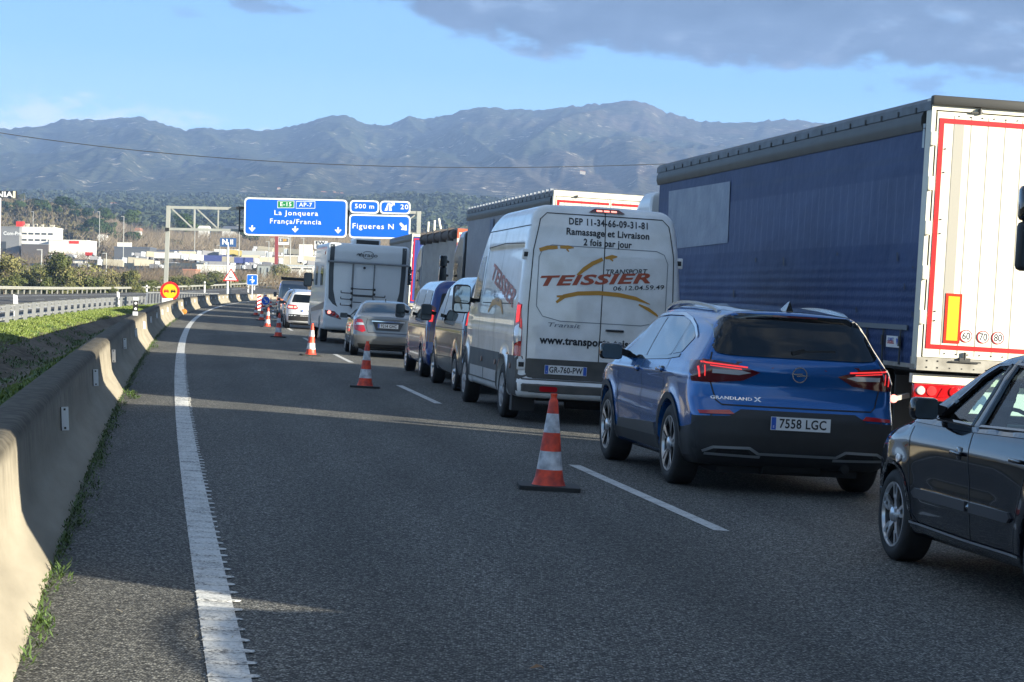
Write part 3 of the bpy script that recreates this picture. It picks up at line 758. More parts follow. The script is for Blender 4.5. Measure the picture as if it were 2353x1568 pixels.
def wheel(par, x, y, r, rim, w, style, out):
    """out = -1: the outer face looks to -x"""
    mb = MB(); h = w / 2; a = r * .93
    mb.lathe([(rim * .96, -h * .9), (rim * 1.02, -h), (rim + (r - rim) * .5, -h * 1.04), (a, -h * .94), (r * .985, -h * .8), (r, -h * .6), (r, h * .6), (r * .985, h * .8), (a, h * .94), (rim, h), (rim * .9, h * .8)], axis='x', n=48)
    t = mb.build('wheel', M_TYRE, par, smooth=40); t.location = (x, y, r); t.rotation_euler = (0, 0, 0 if out < 0 else PI)
    mb = MB()
    mb.lathe([(rim * 1.0, -h * .93), (rim * .985, -h * .99), (rim * .94, -h * .98), (rim * .90, -h * .80), (rim * .86, -h * .1), (rim * .3, -h * .05), (0.001, -h * .05)], axis='x', n=40, kf=[0, 0, 0, 1, 1, 1])
    def spoke(th, r0, r1, w0, w1, x0, x1, k=0):
        d = Vector((0, math.cos(th), math.sin(th))); q = Vector((0, -math.sin(th), math.cos(th)))
        vs = []
        for rr, ww, xx in ((r0, w0, x0), (r1, w1, x1)):
            p = d * rr
            for s_ in (-1, 1): vs.append((xx, *(p + q * ww * s_).yz))
            for s_ in (-1, 1): vs.append((xx + .022, *(p + q * (ww * .9) * s_).yz))
        mb.add(vs, [(0, 1, 5, 4), (2, 3, 7, 6), (0, 4, 6, 2), (1, 5, 7, 3), (4, 5, 7, 6), (0, 1, 3, 2)], k)
    xo, xi = -h * .97, -h * .80
    if style == 'turbine':
        for i in range(5):
            th = PI / 2 + i * 2 * PI / 5 + .15
            spoke(th - .13, rim * .18, rim * .95, .026, .018, xi, xo, 1); spoke(th + .13, rim * .18, rim * .95, .026, .018, xi, xo, 1)
            for s_ in (-1, 1):
                a0 = th + s_ * .12
                d0 = Vector((0, math.cos(a0), math.sin(a0))); q = Vector((0, -math.sin(a0), math.cos(a0))) * s_
                vs = [(xi - .012, *(d0 * rim * .34).yz), (xo - .003, *(d0 * rim * .93 - q * .012).yz), (xo - .003, *(d0 * rim * .90 + q * .050).yz), (xi - .010, *(d0 * rim * .52 + q * .012).yz)]
                mb.add(vs, [(0, 1, 2, 3)], 0)
    elif style == 'split':
        for i in range(5):
            th = PI / 2 + i * 2 * PI / 5 + .12
            for s_ in (-1, 1): spoke(th + s_ * .05, rim * .22, rim * .55, .020, .014, xi, xi - .01); spoke(th + s_ * .17, rim * .50, rim * .95, .014, .009, xi - .01, xo)
            spoke(th, rim * .2, rim * .62, .030, .012, xi, xi - .01)
    elif style == 'cover':
        for i in range(8):
            th = i * 2 * PI / 8; spoke(th, rim * .25, rim * .93, .030, .045, xi - .02, xo)
    elif style == 'steel':
        mb.lathe([(rim * .9, xo * .9), (rim * .62, xi), (rim * .5, xi - .03), (rim * .3, xi - .02)], axis='x', n=24, k=0)
    elif style == 'truck':
        mb.lathe([(rim * .95, -h * .9), (rim * .7, -h * .1), (rim * .45, -h * .1), (rim * .42, -h * .7), (rim * .15, -h * .75), (0.001, -h * .75)], axis='x', n=24, k=0)
    else:
        for i in range(7):
            th = i * 2 * PI / 7; spoke(th, rim * .2, rim * .95, .030, .020, xi, xo)
    if style != 'truck': mb.lathe([(rim * .24, xi + .01), (rim * .22, xi - .02), (rim * .13, xi - .028), (0.001, xi - .03)], axis='x', n=20, k=0)
    mb.build('rim', [M_HUBCAP if style in ('cover', 'steel', 'truck') else M_ALU, M_ALUD], t, smooth=35)
    return t
def mirror(par, x, y, z, w, h, col, side=-1, glass=None, split=False, dep=.10, arm=.08, armz=0.0):
    m_ = MB(); m_.box(-w / 2, w / 2, 0, dep, -h / 2, h / 2, 0, bev=min(w, h) * .22)
    m_.bar((side * -w / 2 * .8, dep * .5, armz), (side * -(w / 2 + arm), dep * .5 + .05, armz - .02), .05, .06, 1)
    o = m_.build('mirror', [col, M_BLK], par, smooth=50); o.location = (x, y, z)
    g = MB(); a, b = w / 2 * .86, h / 2 * .88
    def rp(x0, x1, z0, z1, r, yy=-.004):
        P_ = round_poly([(x0, z0), (x1, z0), (x1, z1), (x0, z1)], r); g.add([(p[0], yy, p[1]) for p in P_], [tuple(range(len(P_)))])
    if split: rp(-a, a, -b * .28, b, .04); rp(-a, a, -b, -b * .38, .03)
    else: rp(-a, a, -b, b, min(w, h) * .25)
    g.build('mirror_glass', glass or M_MIRD, o)
    return o
def plate(par, x, y, z, w, h, txt, blue=True, right=False, tilt=0.0, size=.085, sx=.86, l='E'):
    m_ = MB(); m_.box(-w / 2, w / 2, 0, .006, -h / 2, h / 2, 0)
    if blue: m_.box(-w / 2 + .004, -w / 2 + .044, -.0012, 0.0005, -h / 2 + .004, h / 2 - .004, 1)
    if right: m_.box(w / 2 - .044, w / 2 - .004, -.0012, 0.0005, -h / 2 + .004, h / 2 - .004, 1)
    put_text(m_, text_mesh(txt, size * 1.28, sx=sx, bold=.0022, space=1.06), (.018 if blue and not right else 0, -.002, -.002), (1, 0, 0), (0, 0, 1), k=2)
    if blue: put_text(m_, text_mesh(l, .03), (-w / 2 + .024, -.003, -h * .25), (1, 0, 0), (0, 0, 1), k=0)
    o = m_.build('number_plate', [M_PLATE, M_PBLUE, M_PTXT], par); o.location = (x, y, z); o.rotation_euler = (tilt, 0, 0)
    return o
class Car:
    def __init__(s, name, label, cat, px, ref, hd, scale=1.0, group=None, at=None):
        g = at if at is not None else GR(*px)
        R_ = Matrix.Rotation(hd, 3, 'Z'); s.loc = g - R_ @ (Vector((ref[0], ref[1], 0)) * scale)
        s.o = thing(name, label, cat, s.loc, hd, group, scale=scale); s.sc = scale; s.R = R_; s.inv = R_.transposed()
    def hit(s, px, py, axis, val):
        """where the line of sight through a pixel meets the local plane axis = val"""
        o_ = s.inv @ (Vector((0, 0, CAMH)) - s.loc) / s.sc; d = s.inv @ (PX(px, py, 1.0) - Vector((0, 0, CAMH)))
        t = (val - o_[axis]) / d[axis]; q = o_ + d * t
        return (q.y, q.z) if axis == 0 else (q.x, q.z) if axis == 1 else (q.x, q.y)
    def body(s, S, bounds, h, material, name='body', smooth=38):
        s.S = S; b, s.bvh = field_body(name, car_field(S), bounds, h, material, s.o, smooth); return b
    def dec(s, name, material, side, polys, off=.004, step=.05, parent=None, both=False, r=0, thick=True):
        first = None
        jobs = []
        for p in polys:
            q = round_poly(p, r) if r else [(a[0], a[1]) for a in p]
            jobs.append((side, q))
            if both: jobs.append(('R', q) if side == 'L' else ('B', [(-a, b) for a, b in q]))
        for sd, q in jobs:
            m_ = MB(); decal(m_, s.bvh, sd, q, off, step, 0, thick)
            if m_.f:
                o = m_.build(name, material, parent or s.o, smooth=30)
                first = first or o
        return first
    def lines(s, name, side, paths, w=.008, material=None, both=False, parent=None, off=.0025):
        """each path one part"""
        jobs = [(side, p) for p in paths]
        if both: jobs += [('R', p) if side == 'L' else ('B', [(-a, b) for a, b in p]) for p in paths]
        for sd, p in jobs:
            m_ = MB(); decal(m_, s.bvh, sd, line_poly(p, w), off, .06, 0, False)
            if m_.f: m_.build(name, material or M_SEAM, parent or s.o)
    def arch(s, yc, zc, r, w, material, a0=-.25, a1=PI + .25, off=.012, both=True, name='wheel_arch_trim'):
        n = 22; P_ = [(yc + math.cos(a0 + (a1 - a0) * i / n) * (r + .004), zc + math.sin(a0 + (a1 - a0) * i / n) * (r + .004)) for i in range(n + 1)]
        Q_ = [(yc + math.cos(a0 + (a1 - a0) * i / n) * (r + w), zc + math.sin(a0 + (a1 - a0) * i / n) * (r + w)) for i in range(n + 1)]
        m_ = MB()
        for i in range(n):
            for sd in ('L', 'R') if both else ('L',): decal(m_, s.bvh, sd, [P_[i], P_[i + 1], Q_[i + 1], Q_[i]], off, .2, 0, False)
        return m_.build(name, material, s.o, smooth=60)
    def floor(s, x, y0, y1, z0=.16, z1=.42):
        m_ = MB(); m_.box(-x, x, y0, y1, z0, z1); m_.build('underbody', M_UNDER, s.o)

# ============================================================ the blue crossover
HD = heading(21)
M_BLUE = mat('blue_metallic', (0.002, 0.100, 0.34), 0.22, 0.30, coat=1.0, spec=.5)
car = Car('crossover_car', 'bright blue crossover with black roof and lit tail lamps, nearest in the middle lane', 'car', (1530.6, 1109.9), (-.91, .90), HD + .01, .965)
OC = car
S = dict(
    sec=prof([(.18, .80), (.27, .875), (.40, .905), (.60, .920), (.80, .926), (.94, .924), (1.02, .902), (1.09, .872), (1.2, .825), (1.35, .755), (1.48, .685), (1.56, .625), (1.63, .52)], .022),
    plan=prof([(0, .93), (.25, .97), (.6, .995), (1.2, 1.0), (3.3, 1.0), (3.8, .985), (4.2, .93), (4.5, .80)], .08),
    gh=prof([(0, .91), (.4, .93), (1.0, .97), (1.8, 1.0), (2.6, .985), (3.2, .93)], .1), belt=1.08,
    roof=prof([(.0, 1.50), (.32, 1.545), (.6, 1.568), (1.0, 1.592), (1.6, 1.612), (2.1, 1.606), (2.5, 1.565), (2.85, 1.455), (3.5, 1.115), (3.62, 1.075), (4.0, 1.02), (4.3, .93), (4.5, .78)], .045),
    rear=prof([(.18, .22), (.28, .09), (.36, .02), (.50, .0), (.66, .01), (.72, .05), (.80, .105), (.92, .125), (1.04, .105), (1.13, .12), (1.19, .165), (1.30, .24), (1.46, .36), (1.49, .345), (1.52, .31), (1.56, .31), (1.62, .5)], .011),
    front=prof([(.18, 4.35), (.3, 4.45), (.6, 4.477), (.8, 4.46), (.95, 4.40), (1.1, 4.3), (1.6, 4.2)], .03),
    arches=[(.90, .355, .385), (3.575, .355, .385)], k=.10, bow_r=.075, bow_r4=.16, crown=.085, krt=.12, bot=.22,
    bumps=lambda y, z: .010 * np.exp(-((z - (.955 + .03 * (3.2 - y) / 3)) / .022) ** 2) - .016 * np.exp(-((z - .80) / .08) ** 2) * np.clip((y - .9) / .4, 0, 1) * np.clip((3.4 - y) / .4, 0, 1) + .010 * np.exp(-((z - .52 - .03 * y) / .03) ** 2) * np.clip((y - 1.3) / .2, 0, 1) * np.clip((3.2 - y) / .2, 0, 1))
car.body(S, ((-1.05, 1.05), (-.12, 4.62), (.1, 1.74)), .026, M_BLUE)
def underpaint(body, mats, rule):
    me = body.data
    for q in mats: me.materials.append(q)
    for p in me.polygons:
        k = rule(p.center)
        if k: p.material_index = k
underpaint(bpy.data.objects['body'], [M_BLK, M_BLKS], lambda p: 1 if (p.y < .60 and p.z < (.70 if abs(p.x) < .52 else .63 if p.y < .10 else .52)) else 2 if (p.y < .60 and 1.22 < p.z < 1.50 and abs(p.x) < .735 - (p.z - 1.2) * .38 and p.y > .12) else 0)
car.dec('roof_panel', M_BLKS, 'T', [[(-.50, .46), (-.56, .9), (-.58, 1.6), (-.56, 2.3), (-.50, 2.62), (.50, 2.62), (.56, 2.3), (.58, 1.6), (.56, .9), (.50, .46)]], .003, .10)
car.dec('lower_cladding', M_BLK, 'L', [[(1.30, .20), (3.17, .20), (3.17, .37), (1.30, .40)], [(.10, .22), (.55, .22), (.50, .42), (.42, .53), (.22, .56), (.10, .66)], [(3.98, .22), (4.4, .22), (4.4, .55), (4.0, .5)]], .010, .08, both=True)
car.dec('door_guard', mat('grey_plastic', (.045, .05, .055), .42), 'L', [[(1.42, .385), (3.08, .365), (3.02, .455), (1.50, .500)]], .014, .08, both=True)
car.arch(.90, .355, .385, .062, M_BLK); car.arch(3.575, .355, .385, .062, M_BLK)
bp_ = car.dec('bumper_cladding', M_BLK, 'B', [[(-.80, .24), (.80, .24), (.885, .40), (.885, .64), (.60, .655), (.50, .715), (-.50, .715), (-.60, .655), (-.885, .64), (-.885, .40)]], .012, .03)
for sx_ in (1, -1):
    car.dec('bumper_reflector', M_RED, 'B', [[(sx_ * .56, .672), (sx_ * .84, .662), (sx_ * .85, .688), (sx_ * .60, .706)]], .016, .06)
M_SKID = mat('skid_silver', (.34, .36, .38), .38, .5)
sk = []
for a, b in (((-.80, .345), (-.72, .385)), ((-.72, .385), (-.42, .392)), ((-.42, .392), (-.34, .345)), ((-.34, .345), (.34, .345)), ((.34, .345), (.42, .392)), ((.42, .392), (.72, .385)), ((.72, .385), (.80, .345)), ((-.78, .325), (-.32, .318)), ((.32, .318), (.78, .325))):
    sk.append(line_poly([a, b], .022))
car.dec('skid_plate', M_SKID, 'B', sk, .026, .08)
car.dec('exhaust_recess', M_UNDER, 'B', [[(-.70, .328), (-.40, .328), (-.44, .378), (-.68, .374)], [(.40, .328), (.70, .328), (.68, .374), (.44, .378)]], .017, .1)
# glass
gl = car.dec('rear_window', M_GLASS, 'B', [[(-.73, 1.185), (-.60, 1.165), (.60, 1.165), (.73, 1.185), (.665, 1.36), (.58, 1.475), (-.58, 1.475), (-.665, 1.36)]], .012, .035, r=.05)
car.dec('rear_pillar', M_BLKS, 'B', [[(-.70, 1.30), (-.645, 1.30), (-.60, 1.48), (.60, 1.48), (.645, 1.30), (.70, 1.30), (.67, 1.45), (.62, 1.525), (-.62, 1.525), (-.67, 1.45)]], .010, .03)
car.dec('spoiler', M_BLKS, 'B', [[(-.60, 1.505), (.60, 1.505), (.56, 1.565), (-.56, 1.565)]], .012, .08)
hb = car.dec('high_brake_lamp', M_REDD, 'B', [[(-.20, 1.508), (.20, 1.508), (.20, 1.522), (-.20, 1.522)]], .018, .1)
m_ = MB(); m_.bar((-.03, .175, 1.215), (.33, .20, 1.235), .02, .03); m_.bar((-.06, .17, 1.20), (.05, .19, 1.225), .04, .05); m_.build('wiper', M_BLK, car.o)
W1 = [(3.02, 1.075), (2.16, 1.085), (2.13, 1.455), (2.42, 1.445), (2.62, 1.39)]
W2 = [(2.10, 1.085), (1.32, 1.115), (1.22, 1.13), (1.20, 1.425), (1.55, 1.465), (2.07, 1.462)]
W3 = [(1.17, 1.135), (.92, 1.155), (.80, 1.29), (.93, 1.365), (1.15, 1.415)]
car.dec('side_window', M_GLASSB, 'L', [W1], .005, .08, both=True, r=.03); car.dec('side_window', M_GLASSB, 'L', [W2], .005, .08, both=True, r=.03); car.dec('quarter_window', M_GLASSB, 'L', [W3], .005, .08, both=True, r=.03)
car.lines('window_trim', 'L', [[(3.06, 1.06), (2.1, 1.068), (1.3, 1.098), (.92, 1.13)], [(2.145, 1.08), (2.115, 1.46)], [(1.185, 1.12), (1.175, 1.42)]], .034, M_BLKS, both=True, off=.0065)
car.lines('chrome_strip', 'L', [[(3.15, 1.09), (2.9, 1.24), (2.64, 1.41), (2.43, 1.468), (2.1, 1.487), (1.55, 1.490), (1.2, 1.45), (.95, 1.39), (.74, 1.30)]], .026, M_CHROME, both=True, off=.012)
ws = MB(); decal(ws, car.bvh, 'F', [(-.62, 1.12), (.62, 1.12), (.52, 1.5), (-.52, 1.5)], .005, .08, 0, False); ws.build('windscreen', M_GLASS, car.o, smooth=30)
# lamps
for sx_ in (-1, 1):
    lm = car.dec('tail_lamp', M_REDD, 'B', [[(sx_ * .34, 1.030), (sx_ * .48, .955), (sx_ * .74, .925), (sx_ * .885, .925), (sx_ * .905, 1.03), (sx_ * .89, 1.13), (sx_ * .58, 1.10)]], .010, .05)
    if sx_ < 0: car.dec('tail_lamp_side', M_REDD, 'L', [[(.10, .95), (.26, .95), (.40, 1.03), (.48, 1.10), (.12, 1.115)]], .010, .05, parent=lm)
    else: car.dec('tail_lamp_side', M_REDD, 'R', [[(.10, .95), (.26, .95), (.40, 1.03), (.48, 1.10), (.12, 1.115)]], .010, .05, parent=lm)
    car.dec('light_band', M_REDE, 'B', [line_poly([(sx_ * .45, 1.068), (sx_ * .80, 1.092)], .013), line_poly([(sx_ * .50, 1.050), (sx_ * .76, 1.070)], .009), line_poly([(sx_ * .80, 1.095), (sx_ * .852, 1.095)], .013), line_poly([(sx_ * .850, 1.095), (sx_ * .835, .965)], .013), line_poly([(sx_ * .80, 1.07), (sx_ * .795, .975)], .009)], .014, .05, parent=lm, thick=False)
    car.dec('reversing_lens', M_LENS, 'B', [[(sx_ * .42, 1.022), (sx_ * .52, 1.000), (sx_ * .74, 1.005), (sx_ * .74, 1.040), (sx_ * .50, 1.040)]], .0135, .05, parent=lm, thick=False)
# emblem: ring with a flash through it
m_ = MB(); q = cast(car.bvh, 'B', 0, 1.028, .012)
for i in range(28):
    a0, a1 = 2 * PI * i / 28, 2 * PI * (i + 1) / 28
    m_.bar(q + Vector((.062 * math.cos(a0), 0, .062 * math.sin(a0))), q + Vector((.062 * math.cos(a1), 0, .062 * math.sin(a1))), .009, .009)
m_.prism([(-.085, .004), (.022, .014), (-.012, .004), (.085, -.006), (-.022, -.016), (.012, -.004)][::-1], 'y', q.y - .006, q.y + .004) if False else m_.add([(q.x + a, q.y - .004, q.z + b) for a, b in ((-.085, .006), (.025, .016), (.025, .006), (-.03, -.001))] + [(q.x + a, q.y - .004, q.z + b) for a, b in ((.085, -.006), (-.025, -.016), (-.025, -.006), (.03, .001))], [(0, 1, 2, 3), (4, 5, 6, 7)])
m_.build('emblem', M_CHROME, car.o)
m_ = MB(); proj_text(m_, car.bvh, 'B', text_mesh('GRANDLAND', .036, sx=1.5, bold=.001, space=1.05), -.57, .80, off=.005); proj_text(m_, car.bvh, 'B', text_mesh('X', .05, sx=1.5, bold=.002), -.352, .80, off=.005); m_.build('model_lettering', M_CHROME, car.o)
plate(car.o, .0, -.026, .615, .52, .112, '7558 LGC', tilt=-.02)
car.lines('panel_gap', 'B', [[(-.735, 1.18), (-.76, 1.10), (-.745, .93), (-.70, .78), (-.655, .745), (.655, .745), (.70, .78), (.745, .93), (.76, 1.10), (.735, 1.18)]], .012)
car.lines('door_gap', 'L', [[(2.13, 1.06), (2.12, .9), (2.09, .6), (2.08, .24)], [(1.17, 1.10), (1.16, .95), (1.27, .76), (1.36, .55), (1.38, .24)], [(3.12, 1.04), (3.14, .9), (3.12, .7), (3.05, .5), (3.04, .24)]], .009, both=True)
for y_ in (2.28, 1.32):
    m_ = MB(); q = cast(car.bvh, 'L', y_, .955 if y_ > 2 else .985, 0)
    m_.box(q.x - .035, q.x - .008, y_ - .10, y_ + .10, q.z - .013, q.z + .013, 0, .006); m_.box(q.x - .012, q.x + .02, y_ - .05, y_ + .05, q.z - .03, q.z + .03, 1, .01)
    m_.build('door_handle', [M_BLUE, M_BLKS], car.o, smooth=40)
for sx_ in (-1, 1):
    m_ = MB(); ps = []
    for i in range(13):
        t = i / 12; y_ = .72 + 2.0 * t; c_ = cast(car.bvh, 'T', sx_ * (.575 + .02 * math.sin(PI * t)), y_, 0); ps.append(Vector((sx_ * (.575 + .02 * math.sin(PI * t)), y_, c_.z + .005 + .045 * math.sin(PI * t) ** .5)))
    for a, b in zip(ps[:-1], ps[1:]): m_.bar(a, b, .035, .026)
    m_.build('roof_rail', mat('rail_silver', (.55, .57, .6), .25, .9), car.o, smooth=40)
q = cast(car.bvh, 'T', 0.0, .62, 0); m_ = MB()
m_.add([(-.035, .52, q.z - .01), (.035, .52, q.z - .01), (.03, .74, q.z), (-.03, .74, q.z), (0, .53, q.z + .085), (0, .60, q.z + .07)], [(0, 1, 4), (1, 2, 5, 4), (2, 3, 5), (3, 0, 4, 5), (0, 3, 2, 1)])
m_.build('antenna_fin', M_BLKS, car.o, smooth=20)
for sx_ in (-1, 1):
    mirror(car.o, sx_ * 1.06, 2.82, 1.09, .22, .155, M_BLKS, sx_)
for x_ in (-1, 1):
    for y_ in (.90, 3.575): wheel(car.o, x_ * .805, y_, .352, .245, .225, 'turbine', x_)
car.floor(.62, .3, 4.2); m_ = MB(); m_.tube((-.25, .25, .26), (.25, .25, .26), .10, n=12); m_.tube((.45, .1, .25), (.45, .9, .25), .04); m_.build('silencer', M_UNDER, car.o)

# ============================================================ the black hatchback at the right
HI = heading(12) + .01
M_NAVY = mat('black_blue_paint', (0.003, 0.004, 0.009), 0.08, 0.0, coat=.7, spec=.5)
car = Car('hatchback_car', 'dark blue-black hatchback cut off by the right edge of the photo', 'car', (2048, 1286.8), (-.82, 3.17), HI, 0.955)
IB = car
IW1 = [(2.55, .95), (1.96, .945), (1.93, 1.315), (2.08, 1.305), (2.24, 1.225), (2.42, 1.08)]
IW2 = [(1.84, .945), (1.05, .965), (1.0, 1.27), (1.35, 1.315), (1.84, 1.322)]
def inpoly(poly, y, z):
    ins = np.zeros(np.shape(y), bool); n = len(poly)
    for i in range(n):
        (y0, z0), (y1, z1) = poly[i], poly[(i + 1) % n]
        c_ = ((z0 > z) != (z1 > z)) & (y < (y1 - y0) * (z - z0) / (z1 - z0 + 1e-12) + y0); ins ^= c_
    return ins
def polydist(poly, y, z):
    d = np.full(np.shape(y), 9.0); n = len(poly)
    for i in range(n):
        a = np.array(poly[i]); b = np.array(poly[(i + 1) % n]); ab = b - a; t = np.clip(((y - a[0]) * ab[0] + (z - a[1]) * ab[1]) / (ab @ ab), 0, 1)
        d = np.minimum(d, np.hypot(y - a[0] - t * ab[0], z - a[1] - t * ab[1]))
    return np.where(inpoly(poly, y, z), -d, d)
WSF = [(-.60, .98), (.60, .98), (.50, 1.30), (-.50, 1.30)]
def ib_cut(g, x, y, z):
    cab = np.maximum(np.maximum(np.abs(x) - .64 + .28 * np.clip(z - .9, 0, .6), np.maximum(.45 - y, y - (2.95 - 1.0 * np.clip(z - .98, 0, .4)))), np.maximum(.5 - z, z - (1.345 - .25 * np.clip(y - 1.9, 0, 1))))
    g = np.maximum(g, -cab)
    win = np.minimum(polydist(IW1, y, z), polydist(IW2, y, z)); g = np.maximum(g, -np.maximum(win, -(np.abs(x) - .35)))
    ws_ = np.maximum(polydist(WSF, x, z), 2.2 - y); g = np.maximum(g, -ws_)
    rw = np.maximum(polydist([(-.5, 1.02), (.5, 1.02), (.46, 1.25), (-.46, 1.25)], x, z), y - .8)
    return np.maximum(g, -rw)
S = dict(
    sec=prof([(.16, .76), (.24, .81), (.34, .828), (.50, .842), (.66, .848), (.80, .840), (.90, .815), (.96, .785), (1.1, .715), (1.25, .64), (1.36, .56), (1.44, .47)], .022),
    plan=prof([(0, .93), (.4, .985), (1.0, 1.0), (2.9, 1.0), (3.3, .985), (3.7, .91), (3.95, .76)], .08),
    gh=prof([(0, .93), (1.0, 1.0), (2.2, .98), (2.9, .93)], .1), belt=.94,
    roof=prof([(0, 1.30), (.3, 1.37), (.8, 1.42), (1.4, 1.443), (1.9, 1.438), (2.2, 1.39), (2.5, 1.26), (3.02, .985), (3.15, .955), (3.5, .885), (3.8, .76), (3.95, .62)], .04),
    rear=prof([(.16, .15), (.3, .02), (.55, 0), (.62, .05), (.95, .1), (1.3, .35), (1.5, .5)], .03),
    front=prof([(.16, 3.82), (.3, 3.93), (.5, 3.95), (.65, 3.91), (.8, 3.82), (1.5, 3.7)], .03),
    arches=[(.71, .297, .325), (3.17, .297, .325)], k=.10, bow_r=.12, bow_f=.20, bow_f4=.35, crown=.09, krt=.10, bot=.19, flare=.012, cut=ib_cut, inner=.50,
    bumps=lambda y, z: .012 * np.exp(-((z - .47) / .02) ** 2) * np.clip((y - 1.15) / .1, 0, 1) * np.clip((2.72 - y) / .1, 0, 1) - .010 * np.exp(-((z - .62) / .09) ** 2) * np.clip((y - 1.0) / .5, 0, 1) * np.clip((2.9 - y) / .5, 0, 1))
car.body(S, ((-.98, .98), (-.12, 4.08), (.1, 1.56)), .0165, M_NAVY)
# proper glazing where the body is open
M_CLEAR = bpy.data.materials.new('clear_glass'); M_CLEAR.use_nodes = True
t = M_CLEAR.node_tree
for n_ in list(t.nodes): t.nodes.remove(n_)
o_ = N(t, 'OutputMaterial'); tr = N(t, 'BsdfTransparent'); gs = N(t, 'BsdfGlossy'); mx = N(t, 'MixShader'); fr = N(t, 'Fresnel')
tr.inputs[0].default_value = (.66, .82, .78, 1); gs.inputs['Roughness'].default_value = .02; fr.inputs[0].default_value = 1.5
t.links.new(fr.outputs[0], mx.inputs[0]); t.links.new(tr.outputs[0], mx.inputs[1]); t.links.new(gs.outputs[0], mx.inputs[2]); t.links.new(mx.outputs[0], o_.inputs[0])
def pane(par, poly, name, sgn):
    m_ = MB(); secf = car.S['sec']; ghf = car.S['gh']
    bm = bmesh.new(); bm.faces.new([bm.verts.new((p[0], p[1], 0)) for p in poly])
    for i in range(1, 5):
        zz = .94 + .08 * i; bmesh.ops.bisect_plane(bm, geom=bm.verts[:] + bm.edges[:] + bm.faces[:], plane_co=(0, zz, 0), plane_no=(0, 1, 0))
    for w_ in bm.verts:
        y_, z_ = w_.co.x, w_.co.y; x_ = float(secf(z_) * car.S['plan'](y_) * (1 - (1 - ghf(y_)) * min(max((z_ - .94) / .25, 0), 1))) - .018
        w_.co = Vector((sgn * x_, y_, z_))
    m_.frombm(bm); return m_.build(name, M_CLEAR, par, smooth=60)
for sg_ in (-1, 1):
    pane(car.o, IW1, 'side_window', sg_); pane(car.o, IW2, 'side_window', sg_)
m_ = MB(); m_.add([(-.58, 2.985, .97), (.58, 2.985, .97), (.48, 2.40, 1.30), (-.48, 2.40, 1.30)], [(0, 1, 2, 3)]); m_.build('windscreen', M_CLEAR, car.o)
m_ = MB(); m_.box(-.60, .60, 2.62, 2.92, .74, .93, 0, .04); m_.box(-.60, .60, .5, 2.9, .46, .50, 0)
m_.build('dashboard', M_BLK, car.o, smooth=40)
for x_ in (-.34, .34):
    m_ = MB(); m_.box(x_ - .24, x_ + .24, 1.55, 2.05, .50, .68, 0, .06); m_.box(x_ - .23, x_ + .23, 1.38, 1.52, .6, 1.06, 0, .06); m_.box(x_ - .12, x_ + .12, 1.38, 1.47, 1.09, 1.23, 0, .04); m_.build('seat', mat('seat_cloth', (.03, .03, .034), .9), car.o, smooth=40)
m_ = MB()
for i in range(20):
    a0, a1 = 2 * PI * i / 20, 2 * PI * (i + 1) / 20
    m_.bar((-.34 + .18 * math.cos(a0), 2.45 + .07 * math.sin(a0), .88 + .16 * math.sin(a0)), (-.34 + .18 * math.cos(a1), 2.45 + .07 * math.sin(a1), .88 + .16 * math.sin(a1)), .025)
m_.build('steering_wheel', M_BLK, car.o)
car.lines('window_trim', 'L', [[(2.96, .93), (2.0, .925), (1.05, .945)], [(2.96, .94), (2.72, 1.115), (2.44, 1.262), (2.19, 1.338), (1.95, 1.342), (1.4, 1.335), (1.02, 1.29)]], .030, M_BLKS, off=.006)
def ibx(y_, z_): return float(car.S['sec'](z_) * car.S['plan'](y_) * (1 - (1 - car.S['gh'](y_)) * min(max((z_ - .94) / .25, 0), 1)))
for sg_ in (-1, 1):
    for pth in (IW1 + IW1[:1], IW2 + IW2[:1]):
        m_ = MB()
        for (ya, za), (yb, zb2) in zip(pth[:-1], pth[1:]):
            for k_ in range(4):
                u0, u1 = k_ / 4, (k_ + 1) / 4; p_ = [(sg_ * (ibx(ya + (yb - ya) * u, za + (zb2 - za) * u) - .006), ya + (yb - ya) * u, za + (zb2 - za) * u) for u in (u0, u1)]; m_.tube(p_[0], p_[1], .017, n=6)
        m_.build('window_frame', M_BLKS, car.o, smooth=50)
car.dec('mirror_corner', M_BLKS, 'L', [[(2.80, .955), (2.54, .955), (2.42, 1.10), (2.50, 1.11)]], .008)
car.dec('centre_pillar', M_BLKS, 'L', [[(1.845, .95), (1.95, .95), (1.925, 1.325), (1.845, 1.325)]], .003, .08)
car.lines('door_gap', 'L', [[(2.88, .93), (2.92, .82), (2.85, .55), (2.80, .34), (2.70, .28)], [(1.90, .94), (1.88, .75), (1.82, .5), (1.82, .28)], [(1.02, .95), (.98, .8), (1.05, .6), (1.12, .45), (1.15, .28)], [(3.08, .93), (3.3, .86), (3.62, .80)]], .009)
M_MOULD = mat('moulding', (.03, .033, .04), .35)
car.dec('side_moulding', M_MOULD, 'L', [[(1.86, .445), (2.74, .445), (2.78, .475), (2.74, .505), (1.86, .505)], [(1.20, .445), (1.79, .445), (1.79, .505), (1.20, .505), (1.16, .475)]], .014, .08)
car.lines('sill_strip', 'L', [[(2.83, .285), (1.9, .27), (1.05, .27)]], .014, mat('strip_grey', (.42, .43, .45), .35, .6), off=.012)
car.dec('indicator', M_LENS, 'L', [[(3.02, .655), (3.07, .64), (3.10, .67), (3.07, .70), (3.02, .69)]], .010, .05, r=.015)
m_ = MB(); q = cast(car.bvh, 'L', 2.02, .775, 0); m_.box(q.x - .030, q.x - .008, 1.96, 2.12, q.z - .012, q.z + .012, 0, .006); m_.box(q.x - .008, q.x + .02, 1.99, 2.07, q.z - .04, q.z + .04, 1, .012)
m_.build('door_handle', [M_NAVY, M_BLKS], car.o, smooth=40)
